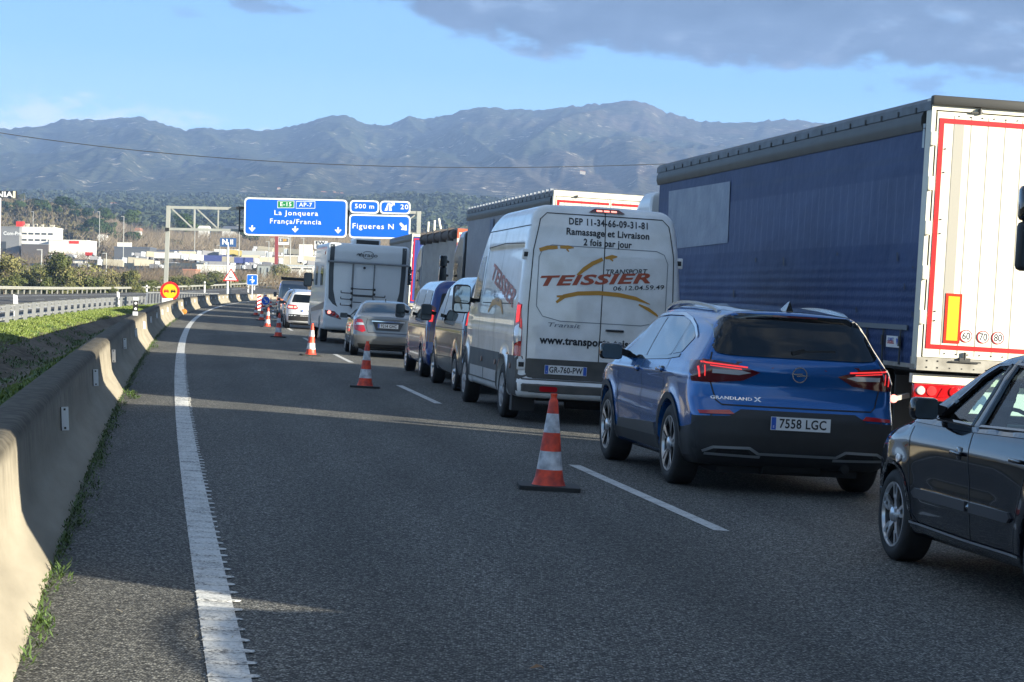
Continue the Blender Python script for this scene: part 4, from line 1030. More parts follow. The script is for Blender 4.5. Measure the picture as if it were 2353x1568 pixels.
m_ = MB(); q = cast(car.bvh, 'L', 1.08, .80, 0); m_.box(q.x - .030, q.x - .008, 1.04, 1.20, q.z - .012, q.z + .012, 0, .006); m_.build('door_handle', M_NAVY, car.o, smooth=40)
for sx_ in (-1, 1): mirror(car.o, sx_ * .90, 2.47, 1.015, .17, .135, M_NAVY, sx_)
for x_ in (-1, 1):
    for y_ in (.71, 3.17): wheel(car.o, x_ * .735, y_, .297, .212, .20, 'split', x_)
car.floor(.55, .3, 3.7, .15, .4)
car.lines('arch_lip', 'L', [[(3.17 + .34 * math.cos(a), .297 + .34 * math.sin(a)) for a in [i * PI / 14 for i in range(15)]]], .02, M_NAVY, off=.012)

# ============================================================ the white panel van
M_VAN = mat('van_white', (0.82, 0.83, 0.84), 0.28, coat=.8, vscale=3.5, col2=(.66, .66, .645), vdet=8, spec=.5)
M_DIRT = mat('van_plastic', (.055, .056, .055), .6, vscale=4, col2=(.10, .095, .085))
HV = heading(30) + .0
car = Car('panel_van', 'tall white panel van with orange and yellow transport lettering, second vehicle in the middle lane', 'van', (1152.8, 958.4), (-1.0, 1.05), HV, 1.0)
TV = car
def van_spec(L=5.7, H=2.68, W=1.02, ra=1.05, wb=3.7, k=.09):
    fy = ra + wb; z1 = H
    return dict(
        sec=prof([(.22, W * .95), (.40, W * .985), (.7, W), (1.30, W), (1.50, W * .99), (1.9, W * .955), (H - .35, W * .905), (H - .12, W * .865), (H + .05, W * .80)], .03),
        plan=prof([(0, .985), (.3, 1.0), (fy - .6, 1.0), (fy + .1, .985), (fy + .5, .93), (L, .82)], .08),
        roof=prof([(0, z1 - .03), (.3, z1), (fy - 1.6, z1 - .01), (fy - 1.05, z1 - .12), (fy - .72, z1 - .42), (fy - .1, 1.55), (fy + .15, 1.36), (fy + .65, 1.12), (L, .95)], .07),
        rear=prof([(.2, .12), (.3, .02), (.36, -.02), (.50, -.02), (.54, .05), (.60, .055), (1.2, .055), (H - .6, .075), (H - .3, .11), (H, .22)], .012),
        front=prof([(.2, L - .15), (.4, L), (.8, L - .02), (1.1, L - .2), (1.4, L - .4)], .04),
        arches=[(ra, .345, .40), (fy, .345, .40)], k=k, bow_r=.02, bow_r4=.035, bow_f=.2, crown=.035, krt=.15, bot=.30, inner=.6, flare=.03, tk=.8,
        bumps=lambda y, z: -.014 * (1 / (1 + np.exp(-(z - 1.52) / .012))) * (1 / (1 + np.exp((z - 2.15) / .012))) * np.clip((y - .35) / .05, 0, 1) * np.clip((fy - 1.25 - y) / .05, 0, 1) + .010 * np.exp(-((z - 1.05) / .05) ** 2))
car.body(van_spec(), ((-1.14, 1.14), (-.12, 5.85), (.2, 2.80)), .034, M_VAN)
car.dec('side_cladding', M_DIRT, 'L', [[(.12, .46), (.62, .46), (.66, .80), (.12, .80)], [(1.48, .40), (4.32, .40), (4.30, .80), (1.50, .80)]], .008, .1, both=True)
car.dec('sill_panel', M_VAN, 'L', [[(1.55, .42), (2.85, .42), (2.83, .56), (1.55, .56)], [(2.95, .42), (4.2, .42), (4.2, .56), (2.95, .56)]], .014, .1)
car.arch(1.05, .345, .40, .055, M_DIRT, off=.018); car.arch(4.75, .345, .40, .055, M_DIRT, off=.018)
car.dec('rear_trim', M_DIRT, 'B', [[(-.88, .545), (.88, .545), (.90, .78), (-.90, .78)]], .006, .08, r=.05)
car.dec('bumper', M_DIRT, 'B', [[(-.98, .30), (.98, .30), (1.0, .50), (.93, .535), (-.93, .535), (-1.0, .50)]], .012, .08)
car.dec('corner_trim', M_DIRT, 'L', [[(.06, .32), (.55, .32), (.60, .50), (.12, .80), (.10, .80)]], .010, .08, both=True)
car.lines('door_gap', 'B', [[(.0, .55), (.0, 2.60)], [(-.885, .60), (-.895, 1.4), (-.87, 2.1), (-.80, 2.48), (-.72, 2.56), (.72, 2.56), (.80, 2.48), (.87, 2.1), (.895, 1.4), (.885, .60), (.8, .545), (-.8, .545), (-.885, .60)]], .012, off=.004)
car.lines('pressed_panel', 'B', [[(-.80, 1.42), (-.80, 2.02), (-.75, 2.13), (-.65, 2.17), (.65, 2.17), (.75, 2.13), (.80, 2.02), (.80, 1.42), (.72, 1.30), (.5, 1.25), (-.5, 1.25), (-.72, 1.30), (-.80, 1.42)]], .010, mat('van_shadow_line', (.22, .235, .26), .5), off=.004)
car.lines('side_gap', 'L', [[(.40, 2.18), (2.0, 2.20), (3.5, 2.16)], [(.15, 2.40), (3.7, 2.38)], [(3.45, 2.36), (3.48, 1.5), (3.46, .42)], [(2.05, 2.36), (2.05, .42)], [(4.35, 1.30), (4.30, .9), (4.28, .45)], [(.55, 1.43), (3.3, 1.42)]], .012, off=.004)
car.dec('side_window', M_GLASSB, 'L', [[(3.60, 1.42), (4.32, 1.42), (4.28, 1.62), (4.02, 2.02), (3.62, 2.06)]], .004, .1, both=True, r=.04)
ws = MB(); decal(ws, car.bvh, 'F', [(-.78, 1.42), (.78, 1.42), (.72, 2.15), (-.72, 2.15)], .004, .12, 0, False); ws.build('windscreen', M_GLASS, car.o, smooth=30)
for sg_, nm in ((-1, 'L'), (1, 'R')):
    lm = car.dec('tail_lamp', M_RED, nm, [[(.12, .80), (.23, .80), (.25, 1.15), (.22, 1.40), (.17, 1.45), (.12, 1.43)]], .012, .06)
    car.dec('lamp_rear_face', M_RED, 'B', [[(sg_ * .955, .80), (sg_ * 1.03, .80), (sg_ * 1.03, 1.44), (sg_ * .985, 1.42), (sg_ * .955, 1.15)]], .010, .06, parent=lm)
    car.dec('clear_lens', M_LENS, nm, [[(.12, .97), (.23, .93), (.24, 1.13), (.12, 1.19)]], .016, .06, parent=lm, thick=False)
    car.dec('clear_lens', M_LENS, 'B', [[(sg_ * .962, .98), (sg_ * 1.03, .98), (sg_ * 1.03, 1.19), (sg_ * .962, 1.12)]], .014, .06, parent=lm, thick=False)
    if sg_ < 0:
        car.dec('lit_lens', M_REDE, 'B', [[(-.968, 1.15), (-1.025, 1.21), (-1.02, 1.42), (-.985, 1.40)]], .016, .06, parent=lm, thick=False)
        car.dec('lit_lens', M_REDE, 'L', [[(.12, 1.22), (.17, 1.20), (.17, 1.42), (.12, 1.42)]], .018, .06, parent=lm, thick=False)
    for zc in (2.04, .70):
        m_ = MB(); q = cast(car.bvh, 'B', sg_ * .945, zc, .01); m_.box(q.x - .05, q.x + .055, q.y - .012, q.y + .03, zc - .065, zc + .065, 0, .012); m_.box(q.x - .035, q.x + .035, q.y - .016, q.y, zc - .03, zc + .03, 1, .006)
        m_.build('hinge', [M_VAN, M_BLK], car.o, smooth=40)
hb = car.dec('high_brake_lamp', M_REDD, 'B', [[(-.20, 2.605), (.24, 2.605), (.17, 2.65), (-.13, 2.65)]], .03, .08)
car.dec('lit_strip', M_REDE2, 'B', [[(-.11 + .09 * i, 2.612), (-.04 + .09 * i, 2.612), (-.04 + .09 * i, 2.632), (-.11 + .09 * i, 2.632)] for i in range(3)], .034, .1, parent=hb, thick=False)
for x_ in (-.62,): car.dec('bumper_lamp', M_RED, 'B', [[(x_ - .10, .385), (x_ + .12, .385), (x_ + .12, .45), (x_ - .10, .45)]], .02, .06, r=.03)
plate(car.o, -.40, .030, .655, .52, .11, 'GR-760-PW', right=True, l='F', sx=.78, size=.078)
m_ = MB(); q = cast(car.bvh, 'B', .16, 1.17, .02); m_.box(q.x - .10, q.x + .13, q.y - .02, q.y + .02, 1.155, 1.185, 0, .01); m_.build('door_handle', M_BLKS, car.o)
# lettering
M_INK = mat('letter_black', (.012, .012, .016), .4); M_BRICK = mat('letter_red', (.38, .070, .030), .4); M_OCHRE = mat('letter_ochre', (.50, .24, .025), .4)
B_ = car.bvh
LINKS = [('DEP 11-34-66-09-31-81', .115, .98, 1.12, .04, 2.47), ('Ramassage et Livraison', .115, 1.03, 1.05, .035, 2.345), ('2 fois par jour', .115, .60, 1.05, .035, 2.225), ('www.transports-teissier.fr', .13, 1.42, 1.05, -.03, 1.01)]
for s_, z_, sx_, sp2, cx_, cz_ in LINKS:
    m_ = MB(); proj_text(m_, B_, 'B', fitw(text_mesh(s_, z_, bold=.003 if z_ < .12 else .005, space=sp2), sx_), cx_, cz_, off=.006); m_.build('door_lettering', M_INK, car.o)
m_ = MB(); proj_text(m_, B_, 'B', fitw(text_mesh('TRANSPORT', .088, bold=.001, shear=.25), .52), .29, 1.895, off=.006, rot=.07); m_.build('logo_lettering', M_INK, car.o)
m_ = MB(); proj_text(m_, B_, 'B', fitw(text_mesh('06.12.04.59.49', .075, bold=.0005, shear=.1), .64), .45, 1.71, off=.006, rot=.085); m_.build('logo_lettering', M_INK, car.o)
m_ = MB(); proj_text(m_, B_, 'B', fitw(text_mesh('TEISSIER', .165, bold=.006, shear=.28, space=1.08), 1.36), -.09, 1.775, off=.0065, rot=.085); m_.build('logo_lettering', M_BRICK, car.o)
def brush(side, pts, w, off=.006):
    n = len(pts); L_, R_ = [], []
    for i, p in enumerate(pts):
        a = pts[max(i - 1, 0)]; b = pts[min(i + 1, n - 1)]; d = Vector((b[0] - a[0], b[1] - a[1])).normalized(); q = Vector((-d.y, d.x)) * w[i] / 2
        L_.append((p[0] + q.x, p[1] + q.y)); R_.append((p[0] - q.x, p[1] - q.y))
    m_ = MB()
    for i in range(n - 1): decal(m_, B_, side, [L_[i], L_[i + 1], R_[i + 1], R_[i]], off, .08, None, False)
    m_.build('logo_stroke', M_OCHRE, car.o)
brush('B', [(-.80, 2.10), (-.70, 2.135), (-.58, 2.145)], [.045, .05, .04]); brush('B', [(-.55, 2.15), (-.45, 2.155), (-.38, 2.15)], [.035, .045, .01]); brush('B', [(-.47, 2.13), (-.44, 2.10)], [.02, .015])
brush('B', [(-.32, 1.82), (-.24, 1.90), (-.14, 1.975), (-.02, 2.035)], [.03, .05, .05, .045]); brush('B', [(.01, 2.05), (.10, 2.07), (.16, 2.075)], [.03, .05, .015]); brush('B', [(.07, 2.05), (.11, 2.02)], [.02, .02])
brush('B', [(-.56, 1.475), (-.47, 1.555), (-.30, 1.60), (-.05, 1.62), (.2, 1.612), (.42, 1.58), (.60, 1.52)], [.03, .05, .05, .052, .052, .045, .01]); brush('B', [(-.56, 1.55), (-.48, 1.55), (-.40, 1.57)], [.02, .04, .03])
brush('B', [(.46, 1.51), (.58, 1.46), (.68, 1.40), (.72, 1.37)], [.02, .04, .03, .012])
m_ = MB(); proj_text(m_, B_, 'B', text_mesh('Transit', .075, sx=1.9, shear=.2), -.46, 1.20, off=.006); m_.build('model_lettering', mat('badge_grey', (.16, .17, .2), .3, .6), car.o)
m_ = MB(); proj_text(m_, B_, 'L', text_mesh('TEISSIER', .30, bold=.008, sx=2.1, shear=.28, space=1.06), 1.75, 1.66, sx=-1, off=.006, rot=-.155); m_.build('side_lettering', M_BRICK, car.o)
m_ = MB(); proj_text(m_, B_, 'L', text_mesh('06.12.04', .10, bold=.001, sx=2.0), 2.1, 1.50, sx=-1, off=.006, rot=-.155); m_.build('side_lettering', M_INK, car.o)
brush('L', [(2.7, 1.30), (2.4, 1.42), (2.0, 1.45), (1.6, 1.42), (1.35, 1.30)], [.04, .08, .09, .09, .04])
for y_ in (1.72, 3.0, .42):
    m_ = MB(); q = cast(car.bvh, 'L', y_, .67, .012); m_.tube((q.x, q.y, q.z), (q.x - .012, q.y, q.z), .035, n=12); m_.build('side_marker', mat('marker', (.25, .16, .15), .3), car.o)
for sx_ in (-1, 1): mirror(car.o, sx_ * 1.20, 4.10, 1.45, .25, .40, M_BLK, sx_, glass=M_MIRR, split=True, dep=.14)
for x_ in (-1, 1):
    for y_ in (1.05, 4.75): wheel(car.o, x_ * .92, y_, .345, .215, .215, 'cover', x_)
car.floor(.7, .3, 5.4, .26, .5); 
for x_ in (-1, 1): m_ = MB(); m_.box(*sorted((x_ * .98, x_ * .70)), .42, .60, .12, .42); m_.build('mud_flap', M_BLK, car.o)
m_ = MB(); m_.tube((-.3, .5, .30), (.3, .5, .30), .13, n=12); m_.tube((.3, .6, .38), (.9, .6, .38), .16, n=12); m_.build('silencer', M_UNDER, car.o)
# ============================================================ LORRIES
M_CREAM = mat('door_white', (0.70, 0.675, 0.57), .45, vscale=1.2, col2=(.60, .58, .48), stretch=(1, 1, .25), vdet=7)
M_CREAMD = mat('door_grey', (.30, .29, .26), .5)
M_TAPE = mat('red_tape', (.46, .015, .018), .35)
M_FRAME = mat('trailer_frame', (.34, .33, .30), .55, vscale=7, col2=(.20, .19, .17))
M_TARPG = mat('roof_tarp', (.10, .12, .145), .5, vscale=4, col2=(.055, .066, .08))
M_RUB = mat('rubber_grey', (.035, .036, .036), .6)
def curtain_mat(name, col, col2, slats=True, lines=False):
    m_ = bpy.data.materials.new(name); m_.use_nodes = True
    t = m_.node_tree; b = t.nodes['Principled BSDF']; b.inputs['Roughness'].default_value = .55; b.inputs['Specular IOR Level'].default_value = .3
    tc_ = N(t, 'TexCoord'); src = tc_.outputs['Object']; sp = N(t, 'SeparateXYZ'); t.links.new(src, sp.inputs[0])
    n1 = N(t, 'TexNoise'); n1.inputs['Scale'].default_value = 1.1; n1.inputs['Detail'].default_value = 8; n1.inputs['Roughness'].default_value = .62
    mp = N(t, 'Mapping'); mp.inputs['Scale'].default_value = (1, .55, 1.6); t.links.new(src, mp.inputs[0]); t.links.new(mp.outputs[0], n1.inputs['Vector'])
    c_ = ramp(t, n1.outputs[0], [(.32, col), (.7, col2)])
    low = ramp(t, mth(t, 'MULTIPLY', sp.outputs[2], .25), [(.46, 1.0), (.56, 0.0)])
    mid = mth(t, 'MULTIPLY', ramp(t, mth(t, 'MULTIPLY', sp.outputs[2], .25), [(.585, 0.0), (.59, 1.0), (.77, 1.0), (.775, 0.0)]), 1.0)
    if lines:
        w = mth(t, 'ABSOLUTE', mth(t, 'SUBTRACT', mth(t, 'FRACT', mth(t, 'MULTIPLY', sp.outputs[1], 3.2)), .5))
        ln = mth(t, 'MULTIPLY', ramp(t, w, [(.0, 1.0), (.07, .0)]), mid)
        c_ = mixc(t, mth(t, 'MULTIPLY', ln, .28), c_, (.22, .27, .38))
        c_ = mixc(t, mth(t, 'MULTIPLY', mid, .10), c_, (.20, .24, .36))
        bd = ramp(t, mth(t, 'MULTIPLY', sp.outputs[2], .25), [(.812, 0.0), (.814, 1.0), (.829, 1.0), (.831, 0.0)], 'LINEAR')
        c_ = mixc(t, mth(t, 'MULTIPLY', bd, .45), c_, (.03, .055, .13))
    t.links.new(c_, b.inputs['Base Color'])
    n2 = N(t, 'TexNoise'); n2.inputs['Scale'].default_value = 3.5; n2.inputs['Detail'].default_value = 6; t.links.new(src, n2.inputs['Vector'])
    hs = mth(t, 'SINE', mth(t, 'MULTIPLY', sp.outputs[2], 58.0)); vs_ = mth(t, 'SINE', mth(t, 'MULTIPLY', sp.outputs[1], 20.0))
    n5 = N(t, 'TexNoise'); n5.inputs['Scale'].default_value = 26; n5.inputs['Detail'].default_value = 3; t.links.new(src, n5.inputs['Vector'])
    h_ = mth(t, 'ADD', n2.outputs[0], mth(t, 'MULTIPLY', mth(t, 'MULTIPLY', mth(t, 'ADD', hs, mth(t, 'MULTIPLY', n5.outputs[0], 3)), low), .16))
    h_ = mth(t, 'ADD', h_, mth(t, 'MULTIPLY', vs_, .02 if slats else .12))
    bp = N(t, 'Bump'); bp.inputs['Strength'].default_value = .7; bp.inputs['Distance'].default_value = .02; t.links.new(h_, bp.inputs['Height']); t.links.new(bp.outputs[0], b.inputs['Normal'])
    return m_
M_CUR1 = curtain_mat('curtain_blue', (.012, .036, .120), (.032, .064, .170), lines=True)
M_CUR2 = curtain_mat('curtain_grey', (.20, .21, .24), (.27, .28, .31))
M_CUR3 = curtain_mat('side_grey', (.19, .185, .175), (.30, .29, .27), slats=False)
M_CUR4 = curtain_mat('curtain_dark_grey', (.17, .175, .18), (.22, .225, .23), slats=False)

def cab_field(H, y0, L, bevel=.14):
    def f(x, y, z):
        yf = y0 + L
        a = np.abs(x) - 1.23; n_ = y - (yf - .10 * np.clip(z - 1.6, 0, 3) - .12 * x * x); r_ = y0 - y
        t_ = z - (H - .35 * np.clip((y - y0 - .9) / .8, 0, 1.4)); b_ = .45 - z
        g = smax(a, t_, bevel * 1.6); g = smax(g, n_, bevel * 1.6); g = smax(g, r_, .05); g = smax(g, b_, .05)
        d = np.sqrt((y - (yf - 1.35)) ** 2 + (z - .5) ** 2)
        return np.maximum(g, -np.maximum(d - .62, .7 - np.abs(x)))
    return f
class Lorry:
    def __init__(s, name, label, corner, Y, hd, L, H=None, cur=None, cabm=None, group='articulated lorries queueing in the right lane', W=1.275, detail=1, cab=True, cabH=3.75, gap=.95, at=None, mz=0.0):
        g = PX(corner[0], corner[1], Y) if at is None else Vector(at)
        R_ = Matrix.Rotation(hd, 3, 'Z'); s.H = H or g.z; s.L = L; s.W = W
        s.loc = Vector((g.x, g.y, 0)) - R_ @ Vector((-W, 0, 0)); s.R = R_; s.inv = R_.transposed(); s.sc = 1.0
        s.o = thing(name, label, 'lorry', s.loc, hd, group)
        H = s.H; o = s.o
        # side curtains with their tensioning straps
        for sd in (-1, 1):
            m_ = MB(); ys = np.arange(.16, L - .1, .16 if detail else .8); zs = np.concatenate([np.arange(1.03, H - .33, .14 if detail else .6), [H - .33]])
            for y in ys:
                for z in zs:
                    w_ = .005 * math.sin(y * 2.1 + z) * math.sin(z * 2.7 + y * .7) + .003 * math.sin(y * 9.4) * math.exp(-(z - 1.05) * 1.2) - .02 * math.exp(-((z - 1.03) / .05) ** 2)
                    m_.v.append((sd * (W - .012 + w_ * detail), y, z))
            n = len(zs)
            for i in range(len(ys) - 1):
                for j in range(n - 1): m_.f.append((i * n + j, i * n + j + 1, (i + 1) * n + j + 1, (i + 1) * n + j)); m_.m.append(0)
            m_.build('curtain', cur, o, smooth=60)
        m_ = MB(); m_.box(-W + .05, W - .05, .06, L - .05, 1.0, H - .1); m_.build('load_space', M_UNDER, o)
        for sd in (-1, 1):
            m_ = MB()
            x0, x1 = sorted((sd * (W - .05), sd * (W + .012)))
            m_.prism([(sd * (W + .004), H - .345), (sd * (W + .028), H - .27), (sd * (W + .028), H - .20), (sd * (W + .004), H - .145), (sd * (W - .05), H - .145), (sd * (W - .05), H - .345)], 'y', .25, L - .1, 0)
            m_.build('cant_rail', mat('cant_rail_grey', (.055, .058, .055), .5, var=.25, vscale=3), o, smooth=50)
        m_ = MB(); m_.prism([(-W - .01, H - .14), (-W - .01, H - .05), (-W + .04, H), (W - .04, H), (W + .01, H - .05), (W + .01, H - .14)], 'y', .0, L, 0); m_.build('roof', M_TARPG, o, smooth=30)
        if cur is M_CUR1: m_ = MB(); m_.box(-W - .015, W + .015, -.075, .02, H - .09, H + .012, 0, .02); m_.build('roof_edge', M_RUB, o, smooth=40)
        if detail:
            m_ = MB(); y = .5
            while y < L - .2:
                m_.box(-W - .020, -W - .005, y - .022, y + .022, H - .145, H - .085); y += .62
            oo = m_.build('roof_bows', M_RUB, o); oo['kind'] = 'stuff'
        # chassis
        m_ = MB(); m_.box(-.55, -.40, .3, L, .78, 1.0); m_.box(.40, .55, .3, L, .78, 1.0); m_.box(-W + .02, W - .02, .05, L, .97, 1.03)
        m_.build('chassis', M_UNDER, o)
        m_ = MB(); m_.box(-W + .0, -W + .05, .04, L, 1.00, 1.045); m_.box(W - .05, W, .04, L, 1.00, 1.045); m_.build('side_raves', M_FRAME, o)
        for y in (2.1, 3.4, 4.7):
            for x in (-1, 1): wheel(o, x * (W - .20), y, .50, .29, .36, 'truck', x)
        for sd in (-1, 1):
            m_ = MB()
            for z in (.45, .75): m_.box(*sorted((sd * (W - .03), sd * (W - .07))), 5.6, 9.6, z - .06, z + .06)
            for y in (5.8, 7.6, 9.4): m_.box(*sorted((sd * (W - .08), sd * (W - .14))), y - .04, y + .04, .4, 1.0)
            m_.build('side_guard', M_FRAME, o)
        if cab:
            y0 = L + gap - .3
            o2, s.cbvh = field_body('cab', cab_field(cabH, y0, 2.35), ((-1.35, 1.35), (y0 - .1, y0 + 2.6), (.35, cabH + .15)), .06 if detail else .09, cabm, o, smooth=45)
            m_ = MB(); m_.box(-.5, .5, L - 1.6, y0 + 2.0, .55, .85); m_.build('tractor_chassis', M_UNDER, o)
            for x in (-1, 1):
                wheel(o, x * 1.05, y0 + 1.0, .50, .29, .32, 'truck', x); wheel(o, x * 1.0, L - 1.3, .50, .29, .34, 'truck', x)
                m_ = MB(); decal(m_, s.cbvh, 'L' if x < 0 else 'R', [(y0 + 1.05, 1.75), (y0 + 2.02, 1.62), (y0 + 1.95, 2.25), (y0 + 1.75, 2.45), (y0 + 1.05, 2.45)], .006, .2, 0, False); m_.build('side_window', M_GLASS, o)
                mr = mirror(o, x * 1.50, y0 + 2.15, 2.12 + mz, .22, .46, M_BLKS if detail else M_BLK, x, dep=.16, arm=.05)
                mirror(o, x * 1.50, y0 + 2.15, 2.52 + mz, .22, .34, M_BLKS, x, dep=.16, arm=.05)
            m_ = MB(); decal(m_, s.cbvh, 'F', [(-1.1, 1.75), (1.1, 1.75), (1.05, 2.75), (-1.05, 2.75)], .006, .25, 0, False); m_.build('windscreen', M_GLASS, o)
    hit = Car.hit
    def rear(s, style='white'):
        W, H, o = s.W, s.H, s.o
        m_ = MB(); m_.box(-W, -W + .045, -.02, .16, 1.0, H - .02, 0); m_.box(W - .045, W, -.02, .16, 1.0, H - .02, 0); m_.box(-W + .045, W - .045, -.02, .16, H - .14, H - .02, 0)
        m_.build('rear_frame', M_CREAM if style != 'red' else mat('frame_red', (.45, .10, .05), .5), o)
        m_ = MB(); m_.box(-W + .0, W - .0, -.03, .20, .985, 1.125, 0)
        for x in (-W + .11, -W + .23):
            for z in (1.02, 1.09): m_.box(x - .008, x + .008, -.034, -.028, z - .008, z + .008, 1)
        for i in range(16): m_.box(-W + .36 + i * .135, -W + .372 + i * .135, -.034, -.028, 1.015, 1.027, 1)
        m_.build('rear_beam', [M_FRAME, M_UNDER], o)
        for sd in (-1, 1):
            x0, x1 = sorted((sd * (W - .06), sd * .006))
            m_ = MB(); m_.box(x0, x1, -.030, .03, 1.13, H - .155, 0)
            n = 6
            for i in range(1, n + 1):
                x = -sd * 0 + sd * (W - .06 - .19 * i)
                if abs(x) > .06: m_.box(x - .004, x + .004, -.033, -.029, 1.16, H - .19, 1)
            xx = sd * (W - .25); m_.box(*sorted((xx, xx - sd * .11)), -.034, -.029, 1.30, H - .27, 2) if style == 'white' else None
            d_ = m_.build('rear_door', [M_CREAM if style != 'blue' else mat('door_blue', (.03, .05, .24), .4), M_CREAMD if style != 'blue' else M_RUB, M_CREAMD], o)
            m_ = MB(); xo = sd * (W - .085); m_.box(*sorted((xo, xo - sd * .052)), -.038, -.031, 1.22, H - .225)
            m_.box(*sorted((xo, sd * .03)), -.0385, -.0315, H - .277, H - .225); m_.box(*sorted((xo, sd * .03)), -.0385, -.0315, 1.22, 1.268)
            m_.build('red_outline', M_TAPE, d_)
            for z in np.linspace(1.55, H - .45, 5): m_ = MB(); m_.box(*sorted((sd * (W + .012), sd * (W - .055))), -.065, -.02, z - .075, z + .075, 0, .012); m_.build('hinge', M_CREAM, o, smooth=40)
            m_ = MB()
            for zz in (H - .55, H - .80, 2.6, 2.45, 1.62, 1.52): m_.tube((sd * (W - .165), -.04, zz), (sd * (W - .165), -.03, zz), .009, n=8)
            for i in range(8): m_.tube((sd * (W - .3 - .13 * i), -.04, H - .195), (sd * (W - .3 - .13 * i), -.03, H - .195), .007, n=6); m_.tube((sd * (W - .3 - .13 * i), -.04, 1.175), (sd * (W - .3 - .13 * i), -.03, 1.175), .007, n=6)
            m_.build('rivets', M_BLK, d_)
            m_ = MB(); xb = sd * (W - .52); m_.tube((xb, -.055, 1.12), (xb, -.055, 1.20), .016, n=8); m_.box(xb - .15, xb + .18, -.06, -.045, 1.09, 1.105); m_.box(xb - .06, xb + .06, -.065, -.03, 1.10, 1.14, 0); m_.build('lock_gear', M_RUB, o); m_ = MB(); m_.tube((xb, -.05, H - .16), (xb, -.05, H - .10), .02, n=8); m_.box(xb - .10, xb + .03, -.06, -.04, H - .155, H - .135)
            m_.build('lock_gear', M_RUB, o)
            # lamp cluster under the floor
            m_ = MB(); m_.box(*sorted((sd * (W - .01), sd * .10)), .10, .22, .845, .945, 0); lb = m_.build('lamp_bar', M_CREAM, o)
            m_ = MB(); m_.box(*sorted((sd * (W - .02), sd * (W - .66))), .08, .16, .655, .840, 0, .02); lc = m_.build('tail_lamp', M_RED, o, smooth=40)
            for i, (mt, rr) in enumerate(((M_LENS, .05), (M_REDE, .055), (M_RED, .05), (M_RED, .055), (M_LENS, .045))):
                m_ = MB(); xc = sd * (W - .10 - .122 * i)
                if i == 2: m_.add([(xc - .06, .072, .70), (xc + .06, .072, .70), (xc, .072, .81)], [(0, 1, 2)])
                else: m_.lathe([(rr, 0), (rr * .9, -.012), (.0005, -.016)], (xc, .078, .765), 'y', 20)
                m_.build('lens', mt, lc, smooth=40)
            m_ = MB(); m_.box(*sorted((sd * (W - .08), sd * (W - .62))), .9, .93, .18, .9, 0); m_.build('mud_flap', M_RUB, o)

M_CABW = mat('cab_white', (.70, .72, .74), .3, coat=.6)
M_CABB = mat('cab_blue', (.03, .045, .33), .3, coat=.6)
M_CABD = mat('cab_dark', (.05, .055, .06), .35, coat=.6)

L1 = Lorry('articulated_lorry', 'lorry with blue side curtains and white rear doors, nearest in the right lane', (2143, 222), 24.3, .143, 14.3, None, M_CUR1, M_CABW, cabH=3.5)
L1.rear('white')
W, H = L1.W, L1.H
# long vehicle plate, speed discs, sticker, pale patch and tape marks
m_ = MB(); x0, x1 = -W + .275, -W + .455
m_.box(x0, x1, -.042, -.036, 1.29, 1.82, 0); m_.box(x0 + .028, x1 - .028, -.0435, -.041, 1.32, 1.79, 1); m_.build('marker_plate', [mat('marker_red', (.75, .03, .015), .3), mat('marker_yellow', (.78, .42, .02), .35)], L1.o)
for i, t_ in enumerate(('60', '70', '80')):
    m_ = MB(); xc = -W + (.525, .715, .880)[i]; zc = 1.375 - .0 * i
    m_.lathe([(.068, -.001), (.068, -.006), (.058, -.0065)], (xc, -.034, zc), 'y', 32, k=1); m_.lathe([(.058, -.0065), (.0005, -.0065)], (xc, -.034, zc), 'y', 32, k=0)
    put_text(m_, text_mesh(t_, .112, sx=.82, bold=.001), (xc, -.042, zc - .003), (1, 0, 0), (0, 0, 1), k=2); m_.build('speed_disc', [M_PLATE, M_TAPE, M_INK], L1.o)
def side_quad(Lr, px, off, name, material, par=None):
    pts = [Lr.hit(a, b, 0, -Lr.W) for a, b in px]; m_ = MB()
    m_.add([(-Lr.W - off, y, z) for y, z in pts], [tuple(range(len(pts)))]); return m_.build(name, material, par or Lr.o)
M_PATCH = mat('curtain_patch', (.17, .21, .29), .5, vscale=2.5, col2=(.25, .29, .37), bump=.4, bscale=9)
side_quad(L1, [(1537, 440), (1678, 417), (1672, 558), (1534, 574)], .0, 'curtain_patch', M_PATCH)
M_NICK = mat('curtain_nick', (.012, .016, .03), .5)
for zx, zy, h_ in ((890, 265, 12), (1100, 275, 20), (1957, 240, 22), (2012, 465, 16), (2070, 675, 16), (1648, 640, 15), (724, 515, 20), (1505, 220, 9), (2075, 320, 8)):
    px_, py_ = .5745 * (2550 + zx / 1.8824), .5745 * (900 + zy / 1.8824); side_quad(L1, [(px_ - 1.3, py_ - h_ / 2), (px_ + 1.5, py_ - h_ / 2 + 2), (px_ + .8, py_ + h_ / 2), (px_ - 1.6, py_ + h_ / 2 - 2)], .004, 'curtain_nick', M_NICK)
M_RETRO = mat('retro_tape', (.36, .42, .46), .4)
side_quad(L1, [(2108, 287), (2128, 284), (2127, 294), (2107, 297)], .004, 'reflective_mark', M_RETRO); side_quad(L1, [(2122, 296), (2126, 296), (2124, 340), (2119, 340)], .004, 'reflective_mark', M_RETRO)
side_quad(L1, [(1531, 503), (1541, 501), (1541, 508), (1531, 510)], .004, 'reflective_mark', M_RETRO)
m_ = MB(); m_.box(-W - .012, -W - .004, .35, 6.5, 1.40, 1.455); m_.build('rub_strip', mat('rub_strip', (.14, .165, .19), .5), L1.o)
for i in range(20):
    y = .55 + i * .62; m_ = MB(); m_.box(-W - .018, -W - .008, y - .022, y + .022, 1.02, 1.40, 0); m_.box(-W - .030, -W - .012, y - .03, y + .03, 1.22, 1.33, 1); m_.build('strap', [mat('strap_webbing', (.03, .035, .04), .7), M_RUB], L1.o)
